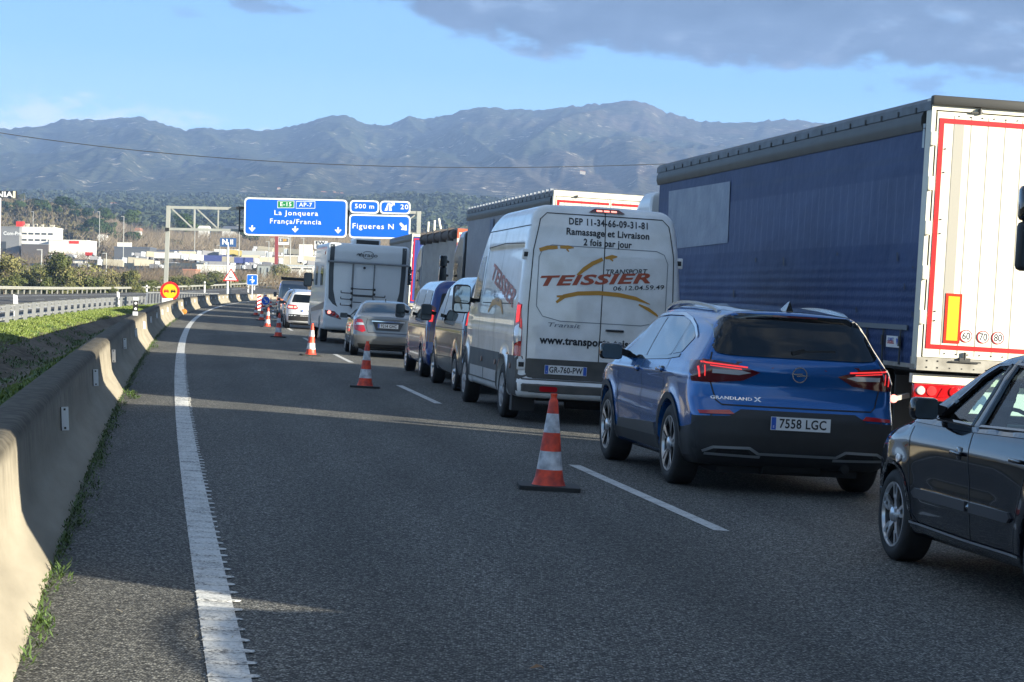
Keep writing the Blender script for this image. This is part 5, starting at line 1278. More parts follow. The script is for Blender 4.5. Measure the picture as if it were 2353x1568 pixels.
st = L1.hit(2056, 783, 0, -W)
m_ = MB(); m_.box(-W - .024, -W - .021, st[0] - .23, st[0] + .23, st[1] - .075, st[1] + .05)
for a, b, k in (('SCHMITZ', .022, 1), ('CARGOBULL', -.008, 2)):
    put_text(m_, text_mesh(a, .05, sx=1.0 if k == 1 else .85, bold=.0015), (-W - .026, st[0] + .07, st[1] + b - .012), (0, -1, 0), (0, 0, 1), k=k)
m_.add([(-W - .026, st[0] - .12, st[1] + .02), (-W - .026, st[0] - .15, st[1] + .03), (-W - .026, st[0] - .20, st[1] + .01), (-W - .026, st[0] - .19, st[1] - .05), (-W - .026, st[0] - .165, st[1] - .01), (-W - .026, st[0] - .15, st[1] - .055), (-W - .026, st[0] - .135, st[1] - .01)], [tuple(range(7))], 1)
m_.build('maker_sticker', [M_PLATE, M_PBLUE, M_TAPE], L1.o)
m_ = MB(); m_.bar((-W + .02, .25, .70), (-W - .18, .12, .66), .04, .05, 0); m_.lathe([(.045, 0), (.04, -.03), (.0005, -.035)], (-W - .19, .10, .66), 'y', 16, k=1); m_.build('marker_lamp', [M_FRAME, M_REDE2], L1.o)
# white spray flap with blue mark seen through the hatchback's windows
a0 = L1.hit(2196, 900, 1, .05); m_ = MB(); m_.box(a0[0], -a0[0], .24, .26, .38, .845, 0)
for sg_ in (-1, 1):
    xs = a0[0] + .30 if sg_ < 0 else -a0[0] - .30
    P_ = round_poly([(xs - .14, .52), (xs - .12, .72), (xs + .02, .78), (xs + .12, .72), (xs + .12, .60), (xs + .05, .66), (xs - .02, .56), (xs - .05, .66)], .03); m_.add([(p[0], .236, p[1]) for p in P_], [tuple(range(len(P_)))], 1)
    put_text(m_, text_mesh('SCHMITZ', .16, sx=1.0, bold=.004), (xs + .32 * (1 if sg_ < 0 else -1), .235, .46), (1, 0, 0), (0, 0, 1), k=2)
m_.build('spray_flap', [M_PLATE, mat('flap_blue', (.05, .12, .25), .5), mat('flap_grey', (.10, .12, .14), .5)], L1.o)
# air deflector of its tractor, white: rounds up beside the curtain front
L2 = Lorry('articulated_lorry', 'lorry with plain grey curtains and white rear doors behind the white van', (1273, 435), 50.0, .157, 14.0, None, M_CUR2, M_CABD, cabH=3.4)
L2.rear('plain')
m_ = MB(); m_.box(-L2.W - .02, -L2.W - .013, 8.7, 9.3, 3.05, 3.55); m_.build('curtain_mark', mat('mark_blue', (.045, .08, .17), .5), L2.o)
m_ = MB(); m_.box(-L2.W - .02, -L2.W - .013, 3.9, 4.5, 3.15, 3.5); m_.build('curtain_mark', mat('mark_blue', (0, 0, 0)), L2.o)
m_ = MB(); y = .4
while y < 13.8: m_.box(-L2.W - .03, -L2.W + .05, y - .10, y + .10, L2.H - .05, L2.H + .025); y += .55
oo = m_.build('roof_clips', mat('roof_clip', (.26, .29, .34), .4), L2.o); oo['kind'] = 'stuff'
L3 = Lorry('articulated_lorry', 'lorry with ribbed grey sides, roof stakes and a red rear frame', (1052, 524), 82.0, .15, 11.4, None, M_CUR3, M_CABD, cabH=3.6, gap=.75, detail=1)
L3.rear('red')
for i, a in enumerate((985, 1015, 1048)):
    m_ = MB(); q = [L3.L - .8, L3.L - 3.0, L3.L - 5.4][i]; m_.tube((-L3.W + .1, q, L3.H), (-L3.W + .1 + (.12 if i == 2 else 0) * -1, q, L3.H + .50), .045, n=8); m_.build('roof_stake', M_CREAM, L3.o)
m_ = MB(); m_.tube((-L3.W - .02, .3, L3.H - .22), (-L3.W - .02, L3.L - .3, L3.H - .22), .16, n=12)
for i in range(5): m_.box(-L3.W - .20, -L3.W + .05, 1.2 + i * 2.3, 1.35 + i * 2.3, L3.H - .45, L3.H + .03)
m_.build('rolled_tarp', mat('rolled_tarp', (.09, .08, .08), .8, var=.3, vscale=6), L3.o, smooth=40)
L4 = Lorry('articulated_lorry', 'lorry with dark grey curtains and blue doors edged in red, below the exit sign', (948, 531), 102.0, .135, 12.5, 4.25, M_CUR4, M_CABW, detail=0)
L4.rear('blue')
for i, (Y, x) in enumerate(((128, 0), (150, 0), (186, 0), (208, 0))):
    q = RP(Y, 7.35)
    Lx = Lorry('articulated_lorry', ['fifth lorry of the queue, pale curtains, hidden behind the motorhome', 'sixth lorry of the queue, hidden behind the lorries', 'seventh lorry of the queue, hidden behind the lorries', 'eighth lorry of the queue, hidden behind the lorries'][i], None, Y, heading(Y), 12.5 + (i % 2), 4.0, M_CUR2, M_CABW, detail=0, at=(q.x, q.y, 0))
# the lorry beside us: only its mirror reaches into the picture
g = PX(2345, 520, 21.4)
L0 = Lorry('articulated_lorry', 'dark lorry beside the queue with only its black mirror in sight at the right edge', None, 0, .15, 12.4, 3.95, M_CUR4, M_CABD, cab=True, cabH=3.7, detail=0, mz=.13, at=(g.x + .185 + 15.6 * .151, 21.4 - 15.3, 0))

# ============================================================ THE OTHER CARS
M_SILV = mat('silver_paint', (.20, .212, .225), .28, .6, coat=1.0)
M_WHITEC = mat('white_paint', (.62, .64, .67), .25, coat=1.0)
M_GREYV = mat('grey_van_paint', (.20, .22, .25), .3, .5, coat=1.0)
M_SLATE = mat('slate_paint', (.06, .068, .082), .22, .65, coat=1.0)
M_VWB = mat('dark_blue_paint', (.016, .045, .19), .25, .3, coat=1.0)
# --- silver saloon
car = Car('saloon_car', 'silver-grey saloon with dark rear window between the motorhome and the blue minibus', 'car', (803.5, 815.5), (-.88, 1.05), heading(52) - .02, .90)
S = dict(
    sec=prof([(.18, .80), (.3, .86), (.5, .885), (.75, .885), (.95, .86), (1.02, .82), (1.2, .71), (1.36, .61), (1.46, .5)], .02),
    plan=prof([(0, .93), (.3, .98), (.8, 1.0), (3.6, 1.0), (4.1, .95), (4.58, .8)], .08),
    gh=prof([(0, .93), (1.4, 1.0), (2.6, .98), (3.2, .93)], .1), belt=.99,
    roof=prof([(0, 1.00), (.05, 1.045), (.35, 1.06), (.68, 1.085), (1.0, 1.24), (1.32, 1.385), (1.75, 1.44), (2.2, 1.447), (2.6, 1.40), (3.35, 1.03), (3.5, .99), (4.2, .88), (4.5, .75)], .035),
    rear=prof([(.18, .2), (.28, .06), (.4, .01), (.58, 0), (.62, .04), (.72, .05), (.95, .06), (1.02, .04), (1.08, .1), (1.4, .2)], .012),
    front=prof([(.18, 4.45), (.4, 4.58), (.7, 4.55), (.9, 4.4), (1.4, 4.2)], .03), arches=[(1.05, .32, .35), (3.81, .32, .35)], bow_r=.10, bow_r4=.22, crown=.07, krt=.10, bot=.2)
car.body(S, ((-1.0, 1.0), (-.1, 4.7), (.1, 1.56)), .034, M_SILV)
m_ = MB(); decal(m_, car.bvh, 'T', [(-.66, .80), (.66, .80), (.55, 1.42), (-.55, 1.42)], .006, .1, 0, True); m_.build('rear_window', mat('tinted_green_glass', (.018, .035, .04), .03, spec=1.0, coat=1.0), car.o, smooth=40)
for sx_ in (-1, 1):
    lm = car.dec('tail_lamp', M_RED, 'B', [[(sx_ * .56, .66), (sx_ * .64, .62), (sx_ * .84, .67), (sx_ * .87, .86), (sx_ * .84, .95), (sx_ * .66, .94)]], .008, .08)
    car.dec('clear_lens', M_LENS, 'B', [[(sx_ * .60, .80), (sx_ * .84, .80), (sx_ * .85, .86), (sx_ * .63, .86)]], .012, .08, parent=lm, thick=False)
    car.dec('side_lens', M_RED, 'L' if sx_ < 0 else 'R', [[(.14, .68), (.32, .74), (.40, .93), (.16, .95)]], .008, .08, parent=lm)
    mirror(car.o, sx_ * 1.0, 2.95, .99, .20, .13, M_BLK, sx_)
car.dec('plate_recess', mat('recess_grey', (.05, .055, .062), .4), 'B', [[(-.40, .90), (.40, .90), (.30, .68), (-.30, .68)]], .004, .1)
car.dec('chrome_bar', M_CHROME, 'B', [[(-.42, .90), (.42, .90), (.42, .925), (-.42, .925)]], .014, .1)
plate(car.o, 0, .025, .80, .52, .11, '9214 GHC', sx=.8)
car.dec('side_window', M_GLASSB, 'L', [[(3.0, 1.0), (2.1, 1.0), (2.08, 1.33), (2.4, 1.34)], [(2.02, 1.0), (1.2, 1.02), (1.35, 1.24), (1.75, 1.34), (2.0, 1.345)]], .005, .1, both=True)
car.lines('boot_gap', 'B', [[(-.52, 1.03), (-.56, .80), (-.50, .62), (.50, .62), (.56, .80), (.52, 1.03)]], .012)
car.dec('bumper_base', M_BLK, 'B', [[(-.7, .22), (.7, .22), (.75, .33), (-.75, .33)]], .008, .1)
m_ = MB(); q = cast(car.bvh, 'T', 0, 1.6, 0); m_.tube(q, q + Vector((0, -.02, .07)), .012); m_.build('antenna', M_BLK, car.o)
for x_ in (-1, 1):
    for y_ in (1.05, 3.81): wheel(car.o, x_ * .78, y_, .317, .215, .21, 'multi', x_)
car.floor(.6, .3, 4.2, .17, .4)

# --- minibuses
def minibus(name, label, px, hd, paint, rearm, sc, wheelst='multi', tall=0.0, group=None):
    car = Car(name, label, 'minibus', px, (-.93, .95), hd, sc, group)
    H = 1.97 + tall
    S = dict(
        sec=prof([(.2, .86), (.35, .92), (.6, .945), (1.0, .945), (1.15, .925), (1.75, .80), (H - .05, .70), (H + .05, .6)], .03),
        plan=prof([(0, .97), (.3, 1.0), (3.9, 1.0), (4.4, .95), (4.9, .8)], .08),
        roof=prof([(0, H - .05), (.3, H - .01), (1, H), (3.0, H - .01), (3.4, H - .12), (4.2, 1.25), (4.35, 1.12), (4.8, .92)], .06),
        rear=prof([(.2, .1), (.3, .0), (.5, 0), (.55, .06), (1.0, .07), (1.15, .09), (H - .2, .26), (H, .4)], .015),
        front=prof([(.2, 4.75), (.5, 4.88), (.8, 4.85), (1.2, 4.6)], .03), arches=[(.95, .33, .36), (3.95, .33, .36)], bow_r=.04, bow_r4=.07, crown=.04, krt=.14, bot=.24)
    car.body(S, ((-1.05, 1.05), (-.1, 5.0), (.15, H + .12)), .036, paint)
    car.dec('side_window', M_GLASSB, 'L', [[(3.95, 1.16), (3.12, 1.16), (3.12, 1.74), (3.38, 1.74)], [(3.05, 1.16), (1.75, 1.16), (1.75, 1.76), (3.05, 1.76)], [(1.68, 1.16), (.42, 1.18), (.55, 1.74), (1.68, 1.76)]], .006, .12, both=True, r=.05)
    car.dec('rear_panel', rearm, 'B', [[(-.90, .56), (.90, .56), (.88, 1.12), (.76, 1.80), (-.76, 1.80), (-.88, 1.12)]], .006, .1)
    car.dec('rear_window', M_GLASS, 'B', [[(-.74, 1.15), (.74, 1.15), (.66, 1.70), (-.66, 1.70)]], .014, .1, r=.05)
    for sx_ in (-1, 1):
        lm = car.dec('tail_lamp', M_REDD, 'B', [[(sx_ * .80, .72), (sx_ * .925, .72), (sx_ * .925, 1.08), (sx_ * .84, 1.45), (sx_ * .77, 1.40)]], .016, .08)
        car.dec('lit_lens', M_REDE, 'B', [[(sx_ * .83, 1.12), (sx_ * .90, 1.12), (sx_ * .86, 1.36), (sx_ * .80, 1.34)]], .022, .08, parent=lm, thick=False)
        mirror(car.o, sx_ * 1.14, 3.72, 1.28, .20, .30, M_BLK, sx_, glass=M_MIRD, split=True, dep=.12)
    car.dec('bumper', paint if tall else M_BLK, 'B', [[(-.9, .26), (.9, .26), (.94, .50), (-.94, .50)]], .008, .1)
    plate(car.o, 0, .03, .72, .52, .11, '5402 KZM'[:0] or '')
    car.lines('door_gap', 'L', [[(3.08, 1.8), (3.08, .3)], [(1.72, 1.8), (1.72, .3)], [(4.0, 1.1), (3.45, .5)], [(.2, 1.05), (4.2, 1.03)], [(1.3, .55), (3.6, .52)]], .012, both=True)
    for x_ in (-1, 1):
        for y_ in (.95, 3.95): wheel(car.o, x_ * .84, y_, .325, .215, .22, wheelst, x_)
    car.floor(.65, .3, 4.5, .2, .45)
    return car
minibus('minibus', 'slate grey minibus with a black tail, directly ahead of the white panel van', (1042.6, 898), heading(37) + .01, M_SLATE, M_BLKS, .93)
minibus('minibus', 'dark blue minibus between the silver saloon and the grey minibus', (965, 865), heading(43), M_VWB, M_VWB, .90)

# --- white estate-like cars and the grey camper van farther on
def crossover(label, px, hd, sc, paint, name='crossover_car'):
    c2 = copy_tree(OC.o); c2['label'] = label
    car_ = Car.__new__(Car)
    g = GR(*px); R_ = Matrix.Rotation(hd, 3, 'Z'); c2.location = g - R_ @ (Vector((-.91, .90, 0)) * sc); c2.rotation_euler = (0, 0, hd); c2.scale = (sc,) * 3
    return c2
car = Car('estate_car', 'white estate car with lit red lamps and cyclone-black window, left of the motorhome'.replace('cyclone-black', 'black'), 'car', (655, 754), (-.9, .92), heading(82), .86)
S = dict(
    sec=prof([(.2, .82), (.35, .89), (.6, .93), (.85, .935), (1.0, .905), (1.08, .875), (1.3, .77), (1.5, .68), (1.64, .55)], .022),
    plan=prof([(0, .92), (.3, .98), (.8, 1.0), (3.6, 1.0), (4.2, .93), (4.63, .8)], .08),
    roof=prof([(0, 1.5), (.35, 1.56), (.7, 1.60), (1.4, 1.65), (2.2, 1.65), (2.7, 1.56), (3.4, 1.15), (3.6, 1.08), (4.3, .95), (4.6, .8)], .04),
    rear=prof([(.2, .2), (.32, .04), (.55, 0), (.62, .05), (1.0, .08), (1.1, .12), (1.5, .42), (1.54, .36), (1.6, .4)], .015),
    front=prof([(.2, 4.5), (.5, 4.63), (.9, 4.5), (1.5, 4.2)], .03), arches=[(.92, .35, .38), (3.73, .35, .38)], bow_r=.10, bow_r4=.2, crown=.09, krt=.12, bot=.24)
car.body(S, ((-1.05, 1.05), (-.1, 4.75), (.12, 1.78)), .04, M_WHITEC)
AU = car
car.dec('rear_window', M_GLASS, 'B', [[(-.70, 1.12), (.70, 1.12), (.60, 1.46), (-.60, 1.46)]], .008, .1, r=.05)
car.dec('side_window', M_GLASSB, 'L', [[(3.1, 1.08), (.8, 1.12), (1.0, 1.44), (2.5, 1.48)]], .006, .12, both=True)
car.dec('lower_bumper', M_BLK, 'B', [[(-.85, .26), (.85, .26), (.9, .55), (.8, .62), (-.8, .62), (-.9, .55)]], .008, .1)
car.dec('high_brake_lamp', M_REDE2, 'B', [[(-.06, 1.50), (.22, 1.50), (.22, 1.58), (-.06, 1.58)]], .02, .1)
for sx_ in (-1, 1):
    lm = car.dec('tail_lamp', M_RED, 'B', [[(sx_ * .42, .88), (sx_ * .50, .82), (sx_ * .86, .84), (sx_ * .90, .92), (sx_ * .86, 1.02), (sx_ * .50, 1.0)]], .008, .08)
    car.dec('lit_lens', M_REDE2, 'B', [[(sx_ * .48, .88), (sx_ * .60, .87), (sx_ * .60, .96), (sx_ * .50, .96)], [(sx_ * .64, .87), (sx_ * .84, .88), (sx_ * .84, .96), (sx_ * .64, .96)]], .014, .08, parent=lm, thick=False)
    mirror(car.o, sx_ * 1.05, 3.0, 1.08, .2, .14, M_BLK, sx_)
    m_ = MB(); m_.bar((sx_ * .60, .7, 1.60), (sx_ * .62, 1.2, 1.67), .03); m_.bar((sx_ * .62, 1.2, 1.67), (sx_ * .60, 2.5, 1.66), .03); m_.build('roof_rail', M_CHROME, car.o)
plate(car.o, 0, .03, .78, .52, .11, '9539', sx=.8)
for x_ in (-1, 1):
    for y_ in (.92, 3.73): wheel(car.o, x_ * .82, y_, .35, .25, .23, 'multi', x_)
car.floor(.6, .3, 4.2)
# the white car ahead of it: a copy
c2 = copy_tree(AU.o); c2['label'] = 'white car just ahead of the white estate car, its orange side repeater lit'; c2.name = 'white_car'
g = GR(641, 739); c2.location = g - Matrix.Rotation(heading(92), 3, 'Z') @ Vector((-.9, .92, 0)); c2.rotation_euler = (0, 0, heading(92)); c2.scale = (.88,) * 3
for k in kids(c2):
    if k.name.startswith('mirror'):
        k.data = k.data.copy(); k.data.materials.clear(); k.data.materials.append(M_ORGE); k.data.materials.append(M_WHITEC)
# grey camper van with a roof rack
car = Car('camper_van', 'grey camper van with black roof rack ahead of the two white cars', 'van', (637, 728), (-1.0, 1.05), heading(110), .74)
car.body(van_spec(5.6, 2.5, 1.0, 1.05, 3.6), ((-1.14, 1.14), (-.12, 5.75), (.2, 2.62)), .06, M_GREYV)
car.dec('rear_window', mat('rear_pane_grey', (.10, .13, .18), .12, coat=1.0), 'B', [[(-.80, 1.35), (.80, 1.35), (.76, 2.25), (-.76, 2.25)]], .008, .15, r=.05)
m_ = MB(); m_.box(-.85, .85, .35, 3.2, 2.52, 2.60); m_.box(-.88, -.82, .3, 3.3, 2.60, 2.70); m_.box(.82, .88, .3, 3.3, 2.60, 2.70); m_.box(-.85, .85, .3, .42, 2.60, 2.72); m_.build('roof_rack', M_BLK, car.o)
for sx_ in (-1, 1): mirror(car.o, sx_ * 1.2, 4.0, 1.5, .22, .34, M_BLK, sx_)
for x_ in (-1, 1):
    for y_ in (1.05, 4.65): wheel(car.o, x_ * .92, y_, .345, .215, .215, 'cover', x_)
# the car behind us in the middle lane: out of sight, its shadow falls into the picture
c2 = copy_tree(OC.o); c2['label'] = 'car following the dark hatchback, out of sight, shadow on the near asphalt'; c2.location = (4.95, 4.9, 0); c2.rotation_euler = (0, 0, heading(5)); c2.scale = (1.05,) * 3

# --- the motorhome
M_CARA = mat('motorhome_white', (.70, .74, .78), .35, coat=.5, var=.05, vscale=2)
M_SWOOSH = mat('swoosh_grey', (.055, .065, .075), .4)
g = PX(746, 700, 63.0); hd = heading(64) + .02; Wm, Hm, Lm = 1.14, 2.80, 6.9
R_ = Matrix.Rotation(hd, 3, 'Z'); loc = Vector((g.x, g.y, 0)) - R_ @ Vector((-Wm, 0, 0))
mh = thing('motorhome', 'white motorhome with grey swooshes, rear ladder and roof dome ahead of the silver saloon', 'motorhome', loc, hd)
def mh_f(x, y, z):
    rear_ = np.interp(z, [.3, .45, .75, 1.05, 1.15, 2.2, 2.35, 2.6, 2.9], [.12, -.02, -.05, .02, .06, .06, .02, .0, .06]) + .05 * x * x
    a = np.abs(x) - Wm - .02 * np.exp(-((z - .75) / .3) ** 2) * np.exp(-(y / .6) ** 2)
    g = smax(a, z - Hm, .12); g = smax(g, rear_ - y, .08); g = smax(g, y - Lm + np.interp(z, [.9, 1.4, 2.2, 2.9], [0, .6, 1.6, 2.2]), .3); g = smax(g, .38 - z, .05)
    for yc in (1.9, 5.7): g = np.maximum(g, -np.maximum(np.sqrt((y - yc) ** 2 + (z - .34) ** 2) - .40, .7 - np.abs(x)))
    return g
b_, mhb = field_body('body', mh_f, ((-1.25, 1.25), (-.2, 7.0), (.3, 3.0)), .045, M_CARA, mh)
def mdec(name, material, side, poly, off=.006, step=.1, par=None, thick=False):
    m_ = MB(); decal(m_, mhb, side, poly, off, step, 0, thick)
    return m_.build(name, material, par or mh, smooth=40) if m_.f else None
for sx_ in (-1, 1):
    mdec('swoosh', M_SWOOSH, 'B', [(sx_ * 1.06, 2.85), (sx_ * .94, 2.85), (sx_ * .94, 2.0), (sx_ * .92, 1.5), (sx_ * .84, 1.15), (sx_ * .78, 1.02), (sx_ * .92, 1.10), (sx_ * 1.04, 1.25), (sx_ * 1.07, 2.0)])
    lm = mdec('tail_lamp', M_REDD, 'B', [(sx_ * 1.12, .92), (sx_ * 1.10, .80), (sx_ * .95, .74), (sx_ * .66, .68), (sx_ * .72, .78), (sx_ * .86, .90)], .012, thick=True)
    for xx, zz, rr, mt in ((1.0, .86, .05, M_REDE2 if sx_ < 0 else M_RED), (.88, .82, .055, M_RED), (.77, .765, .045, M_RED)):
        q = cast(mhb, 'B', sx_ * xx, zz, .018)
        if q: m_ = MB(); m_.lathe([(rr, 0), (rr * .6, -.01), (.001, -.012)], q, 'y', 16); m_.build('lens', mt, lm, smooth=50)
m_ = MB(); m_.tube((-1.12, -.05, 2.27), (1.12, -.05, 2.27), .03, n=8); m_.build('rear_rail', mat('rail_grey', (.20, .22, .24), .4), mh)
m_ = MB()
for x in (-.40, .18): m_.tube((x, -.07, 1.0), (x, -.02, 2.27), .018, n=6)
m_.build('ladder_rails', mat('ladder_grey', (.16, .17, .18), .4), mh)
m_ = MB()
for z, a, b in ((1.55, -.42, .20), (1.38, -.40, .18), (1.35, -.38, .15), (1.18, -.38, .18)): m_.tube((a, -.11, z), (b, -.11, z), .014, n=6)
for z in (1.42, 1.25, 1.08): m_.tube((-.72, -.16, z), (-.42, -.16, z), .013, n=6); m_.tube((-.72, -.16, z), (-.72, -.16, z + .06), .013, n=6)
for z in (1.36, 1.20): m_.tube((.20, -.16, z), (.50, -.16, z), .013, n=6); m_.tube((.50, -.16, z), (.50, -.16, z + .05), .013, n=6)
for x in (-.42, .20):
    for z in (1.55, 1.42, 1.25, 1.08): m_.box(x - .03, x + .03, -.17, -.05, z - .035, z + .035)
m_.build('bicycle_rack', M_BLK, mh)
m_ = MB(); put_text(m_, text_mesh('carado', .145, sx=1.35, bold=.002), (-.02, -.025, 2.50), (1, 0, 0), (0, 0, 1))
for s1 in (1, -1):
    pts = [(-.02 + .13 * math.cos(a), 2.50 + s1 * (.05 + .055 * math.sin(a))) for a in [PI * i / 10 for i in range(11)]]
    q = line_poly(pts, .014); m_.add([(p[0], -.026, p[1]) for p in q], [(i, i + 1, len(q) - 2 - i, len(q) - 1 - i) for i in range(len(pts) - 1)])
m_.add([(a, -.026, b) for a, b in ((-.34, 2.50), (-.30, 2.535), (-.23, 2.53), (-.20, 2.56), (-.19, 2.53), (-.22, 2.50), (-.24, 2.45), (-.26, 2.50), (-.31, 2.50), (-.33, 2.46))], [tuple(range(10))])
m_.build('maker_lettering', M_SWOOSH, mh)
m_ = MB(); m_.box(-.43, .35, .4, 1.3, 2.79, 2.97, 0, .06); m_.box(-.33, .30, .385, .40, 2.80, 2.92, 1); m_.build('roof_dome', [M_CARA, M_BLK], mh, smooth=40)
m_ = MB(); m_.tube((-.10, -.01, 2.14), (-.10, -.06, 2.14), .035, n=10); m_.build('rear_camera', M_BLK, mh)
for sd in ('L', 'R'):
    mdec('side_window', M_GLASSB, sd, [(1.2, 1.6), (2.2, 1.6), (2.2, 2.15), (1.2, 2.15)]); mdec('side_window', M_GLASSB, sd, [(3.4, 1.6), (4.3, 1.6), (4.3, 2.15), (3.4, 2.15)])
    mdec('side_stripe', M_SWOOSH, sd, [(.3, .95), (5.5, .80), (5.5, .90), (.3, 1.15)])
mdec('panel_gap', M_SEAM, 'B', line_poly([(-.42, 1.6), (-.42, 2.22)], .012)); mdec('panel_gap', M_SEAM, 'B', line_poly([(.20, 1.6), (.20, 2.22)], .012))
m_ = MB(); m_.tube((-1.17, .35, 2.5), (-1.19, .35, 2.5), .05, n=10); m_.build('marker_lamp', M_RED, mh)
mirror(mh, -1.30, 5.2, 1.75, .25, .42, M_BLK, -1)
for x_ in (-1, 1):
    for y_ in (1.9, 5.7): wheel(mh, x_ * 1.0, y_, .345, .215, .215, 'steel', x_)
m_ = MB(); m_.box(-.9, .9, .2, 5.5, .3, .42); m_.build('underbody', M_UNDER, mh)
# ============================================================ CONES, SIGNS AND POSTS
TILT = 0.04                                       # the carriageway is banked: true uprights lean this much in its frame
def upr(hd=0.0): return (0, -TILT, hd)
M_CRED = mat('cone_red', (.95, .085, .030), .5, vscale=9, col2=(.30, .03, .025), vdet=7)
M_CWHT = mat('cone_white', (.82, .83, .86), .35, vscale=11, col2=(.30, .31, .34), vdet=8)
M_CBLK = mat('cone_base', (.018, .02, .02), .7)
def cone(label, px, rz, dirty=False, sc=.95):
    t = thing('traffic_cone', label, 'traffic cone', GR(*px), rz, 'traffic cones along the dashed lane line', scale=sc)
    m_ = MB(); P_ = round_poly([(-.24, -.24), (.24, -.24), (.24, .24), (-.24, .24)], .05); n = len(P_)
    m_.prism(P_, 'z', .0, .034); m_.build('base_plate', M_CBLK, t)
    pr = [(.135, .034), (.128, .045), (.112, .09), (.102, .155), (.083, .30), (.066, .445), (.047, .595), (.036, .690), (.030, .705), (.024, .712), (.024, .735), (.028, .74), (.026, .752), (.001, .752)]
    kf = [0, 0, 0, 1, 0, 1, 0, 0, 0, 0, 0, 0, 0]
    m_ = MB(); m_.lathe(pr, n=28, kf=kf); m_.build('cone_body', [M_CRED, M_CWHT], t, smooth=50)
    return t
CL = [('scuffed red and white cone standing nearest, beside the blue crossover', (1260, 1124), .04), ('second cone from the front, on the dashes before the silver saloon', (838.5, 891), .05), ('third cone from the front, by the motorhome rear corner', (713.7, 818), .2), ('fourth cone from the front, left of the white estate car', (639, 775.4), .1),
      ('fifth cone from the front, left of the white estate car bonnet', (614, 752.4), .3), ('sixth cone from the front, close before the striped boards', (600.5, 737), .1), ('seventh cone from the front, left of the striped boards', (587.7, 725.5), .1), ('small far cone just right of the blue arrow disc', (621.4, 706.5), 0), ('farthest small cone by the barrier bend', (636.5, 701), 0)]
for i, (l_, p_, r_) in enumerate(CL): cone(l_, p_, r_, sc=1.0 if i == 0 else .95)
def T3(p): return tuple(p)
def post(par, x, y, z0, z1, r, material, name='post'):
    m_ = MB(); m_.tube((x, y, z0), (x, y, z1), r, n=8); return m_.build(name, material, par, smooth=60)
M_SWHT = mat('sign_white', (.78, .79, .80), .4); M_SBLU = mat('sign_blue', (.004, .105, .66), .35); M_SRED = mat('sign_red', (.52, .012, .015), .35)
M_SYEL = mat('sign_yellow', (.80, .40, .01), .35); M_SGRN = mat('sign_green', (.01, .20, .06), .35); M_SBLK = mat('sign_black', (.012, .012, .012), .5); M_SBACK = mat('sign_back', (.35, .36, .37), .5, .4)
# no-overtaking roundel
g = PX(393, 669.5, 107); t = thing('no_overtaking_sign', 'round yellow no-overtaking sign with red rim standing behind the barrier', 'road sign', (g.x, g.y, -.3), rot=upr(.12), group=None)
zc = g.z + .3; m_ = MB(); m_.lathe([(.45, .02), (.45, -.01), (.335, -.014), (.335, -.015), (.001, -.015)], (0, 0, zc), 'y', 40, kf=[0, 1, 1, 2])
for x_, k_ in ((-.165, 1), (.155, 3)):
    m_.add([(x_ + a, -.022, zc + b) for a, b in ((-.115, -.045), (-.115, .02), (-.09, .035), (-.065, .085), (.065, .085), (.09, .035), (.115, .02), (.115, -.045))], [tuple(range(8))], k_)
    m_.add([(x_ + a, -.024, zc + b) for a, b in ((-.06, .04), (-.045, .07), (.045, .07), (.06, .04))], [(0, 1, 2, 3)], 2)
    for s_ in (-.08, .08): m_.add([(x_ + s_ + a, -.022, zc + b) for a, b in ((-.022, -.08), (-.022, -.045), (.022, -.045), (.022, -.08))], [(0, 1, 2, 3)], k_)
m_.build('sign_face', [M_SBACK, M_SRED, M_SYEL, M_SBLK], t, smooth=30); post(t, 0, .05, 0, zc, .03, M_GALVD)
m_ = MB(); m_.box(-.35, .15, -.05, .25, .55, .95); m_.build('sign_foot', M_SWHT, t)
# warning triangle
g = PX(532.8, 636, 202); t = thing('warning_sign', 'red bordered warning triangle showing traffic queue ahead, on a thin post', 'road sign', (g.x, g.y, 0), rot=upr(.1)); zc = g.z; s_ = 202 / FOC
def tri(k, off, m_, kk): m_.add([(0, off, zc + 19.7 * s_ * k), (-18 * s_ * k, off, zc - 10.5 * s_ * k), (18 * s_ * k, off, zc - 10.5 * s_ * k)], [(0, 1, 2)], kk)
m_ = MB(); tri(1, 0, m_, 0); tri(.76, -.02, m_, 1)
for i in range(5): m_.add([(-.19 + .085 * i + a, -.035, zc - .16 + b * (1 - .13 * i)) for a, b in ((0, 0), (.045, 0), (.07, .21), (.025, .21))], [(0, 1, 2, 3)], 2)
m_.build('sign_face', [M_SRED, M_SWHT, M_SBLK], t); post(t, 0, .04, -.3, zc + .3, .045, M_GALVD)
# blue square
g = PX(581.5, 643.5, 236); t = thing('lane_sign', 'square blue sign with a white bent arrow behind the far barrier bend', 'road sign', (g.x, g.y, 0), rot=upr(.1)); zc = g.z; q = 12.3 * 236 / FOC
m_ = MB(); P_ = round_poly([(-q, -q), (q, -q), (q, q), (-q, q)], .12); m_.add([(a, 0, zc + b) for a, b in P_], [tuple(range(len(P_)))], 0); m_.add([(a * .91, -.02, zc + b * .91) for a, b in P_], [tuple(range(len(P_)))], 1)
for pl in (line_poly([(0, -.10), (0, .26)], .07), [(-.10, .24), (0, .40), (.10, .24)], line_poly([(-.25, -.08), (-.22, .0), (-.08, .03), (.06, .0), (.2, -.0)], .06), line_poly([(.2, .02), (.16, -.14), (.0, -.30)], .10), line_poly([(0, -.05), (.0, -.36)], .11)):
    m_.add([(a, -.03, zc + b) for a, b in pl], [tuple(range(len(pl)))] if len(pl) < 5 else [(i, i + 1, len(pl) - 2 - i, len(pl) - 1 - i) for i in range(len(pl) // 2 - 1)], 0)
m_.build('sign_face', [M_SWHT, M_SBLU], t); post(t, 0, .04, -.3, zc, .06, M_SWHT)
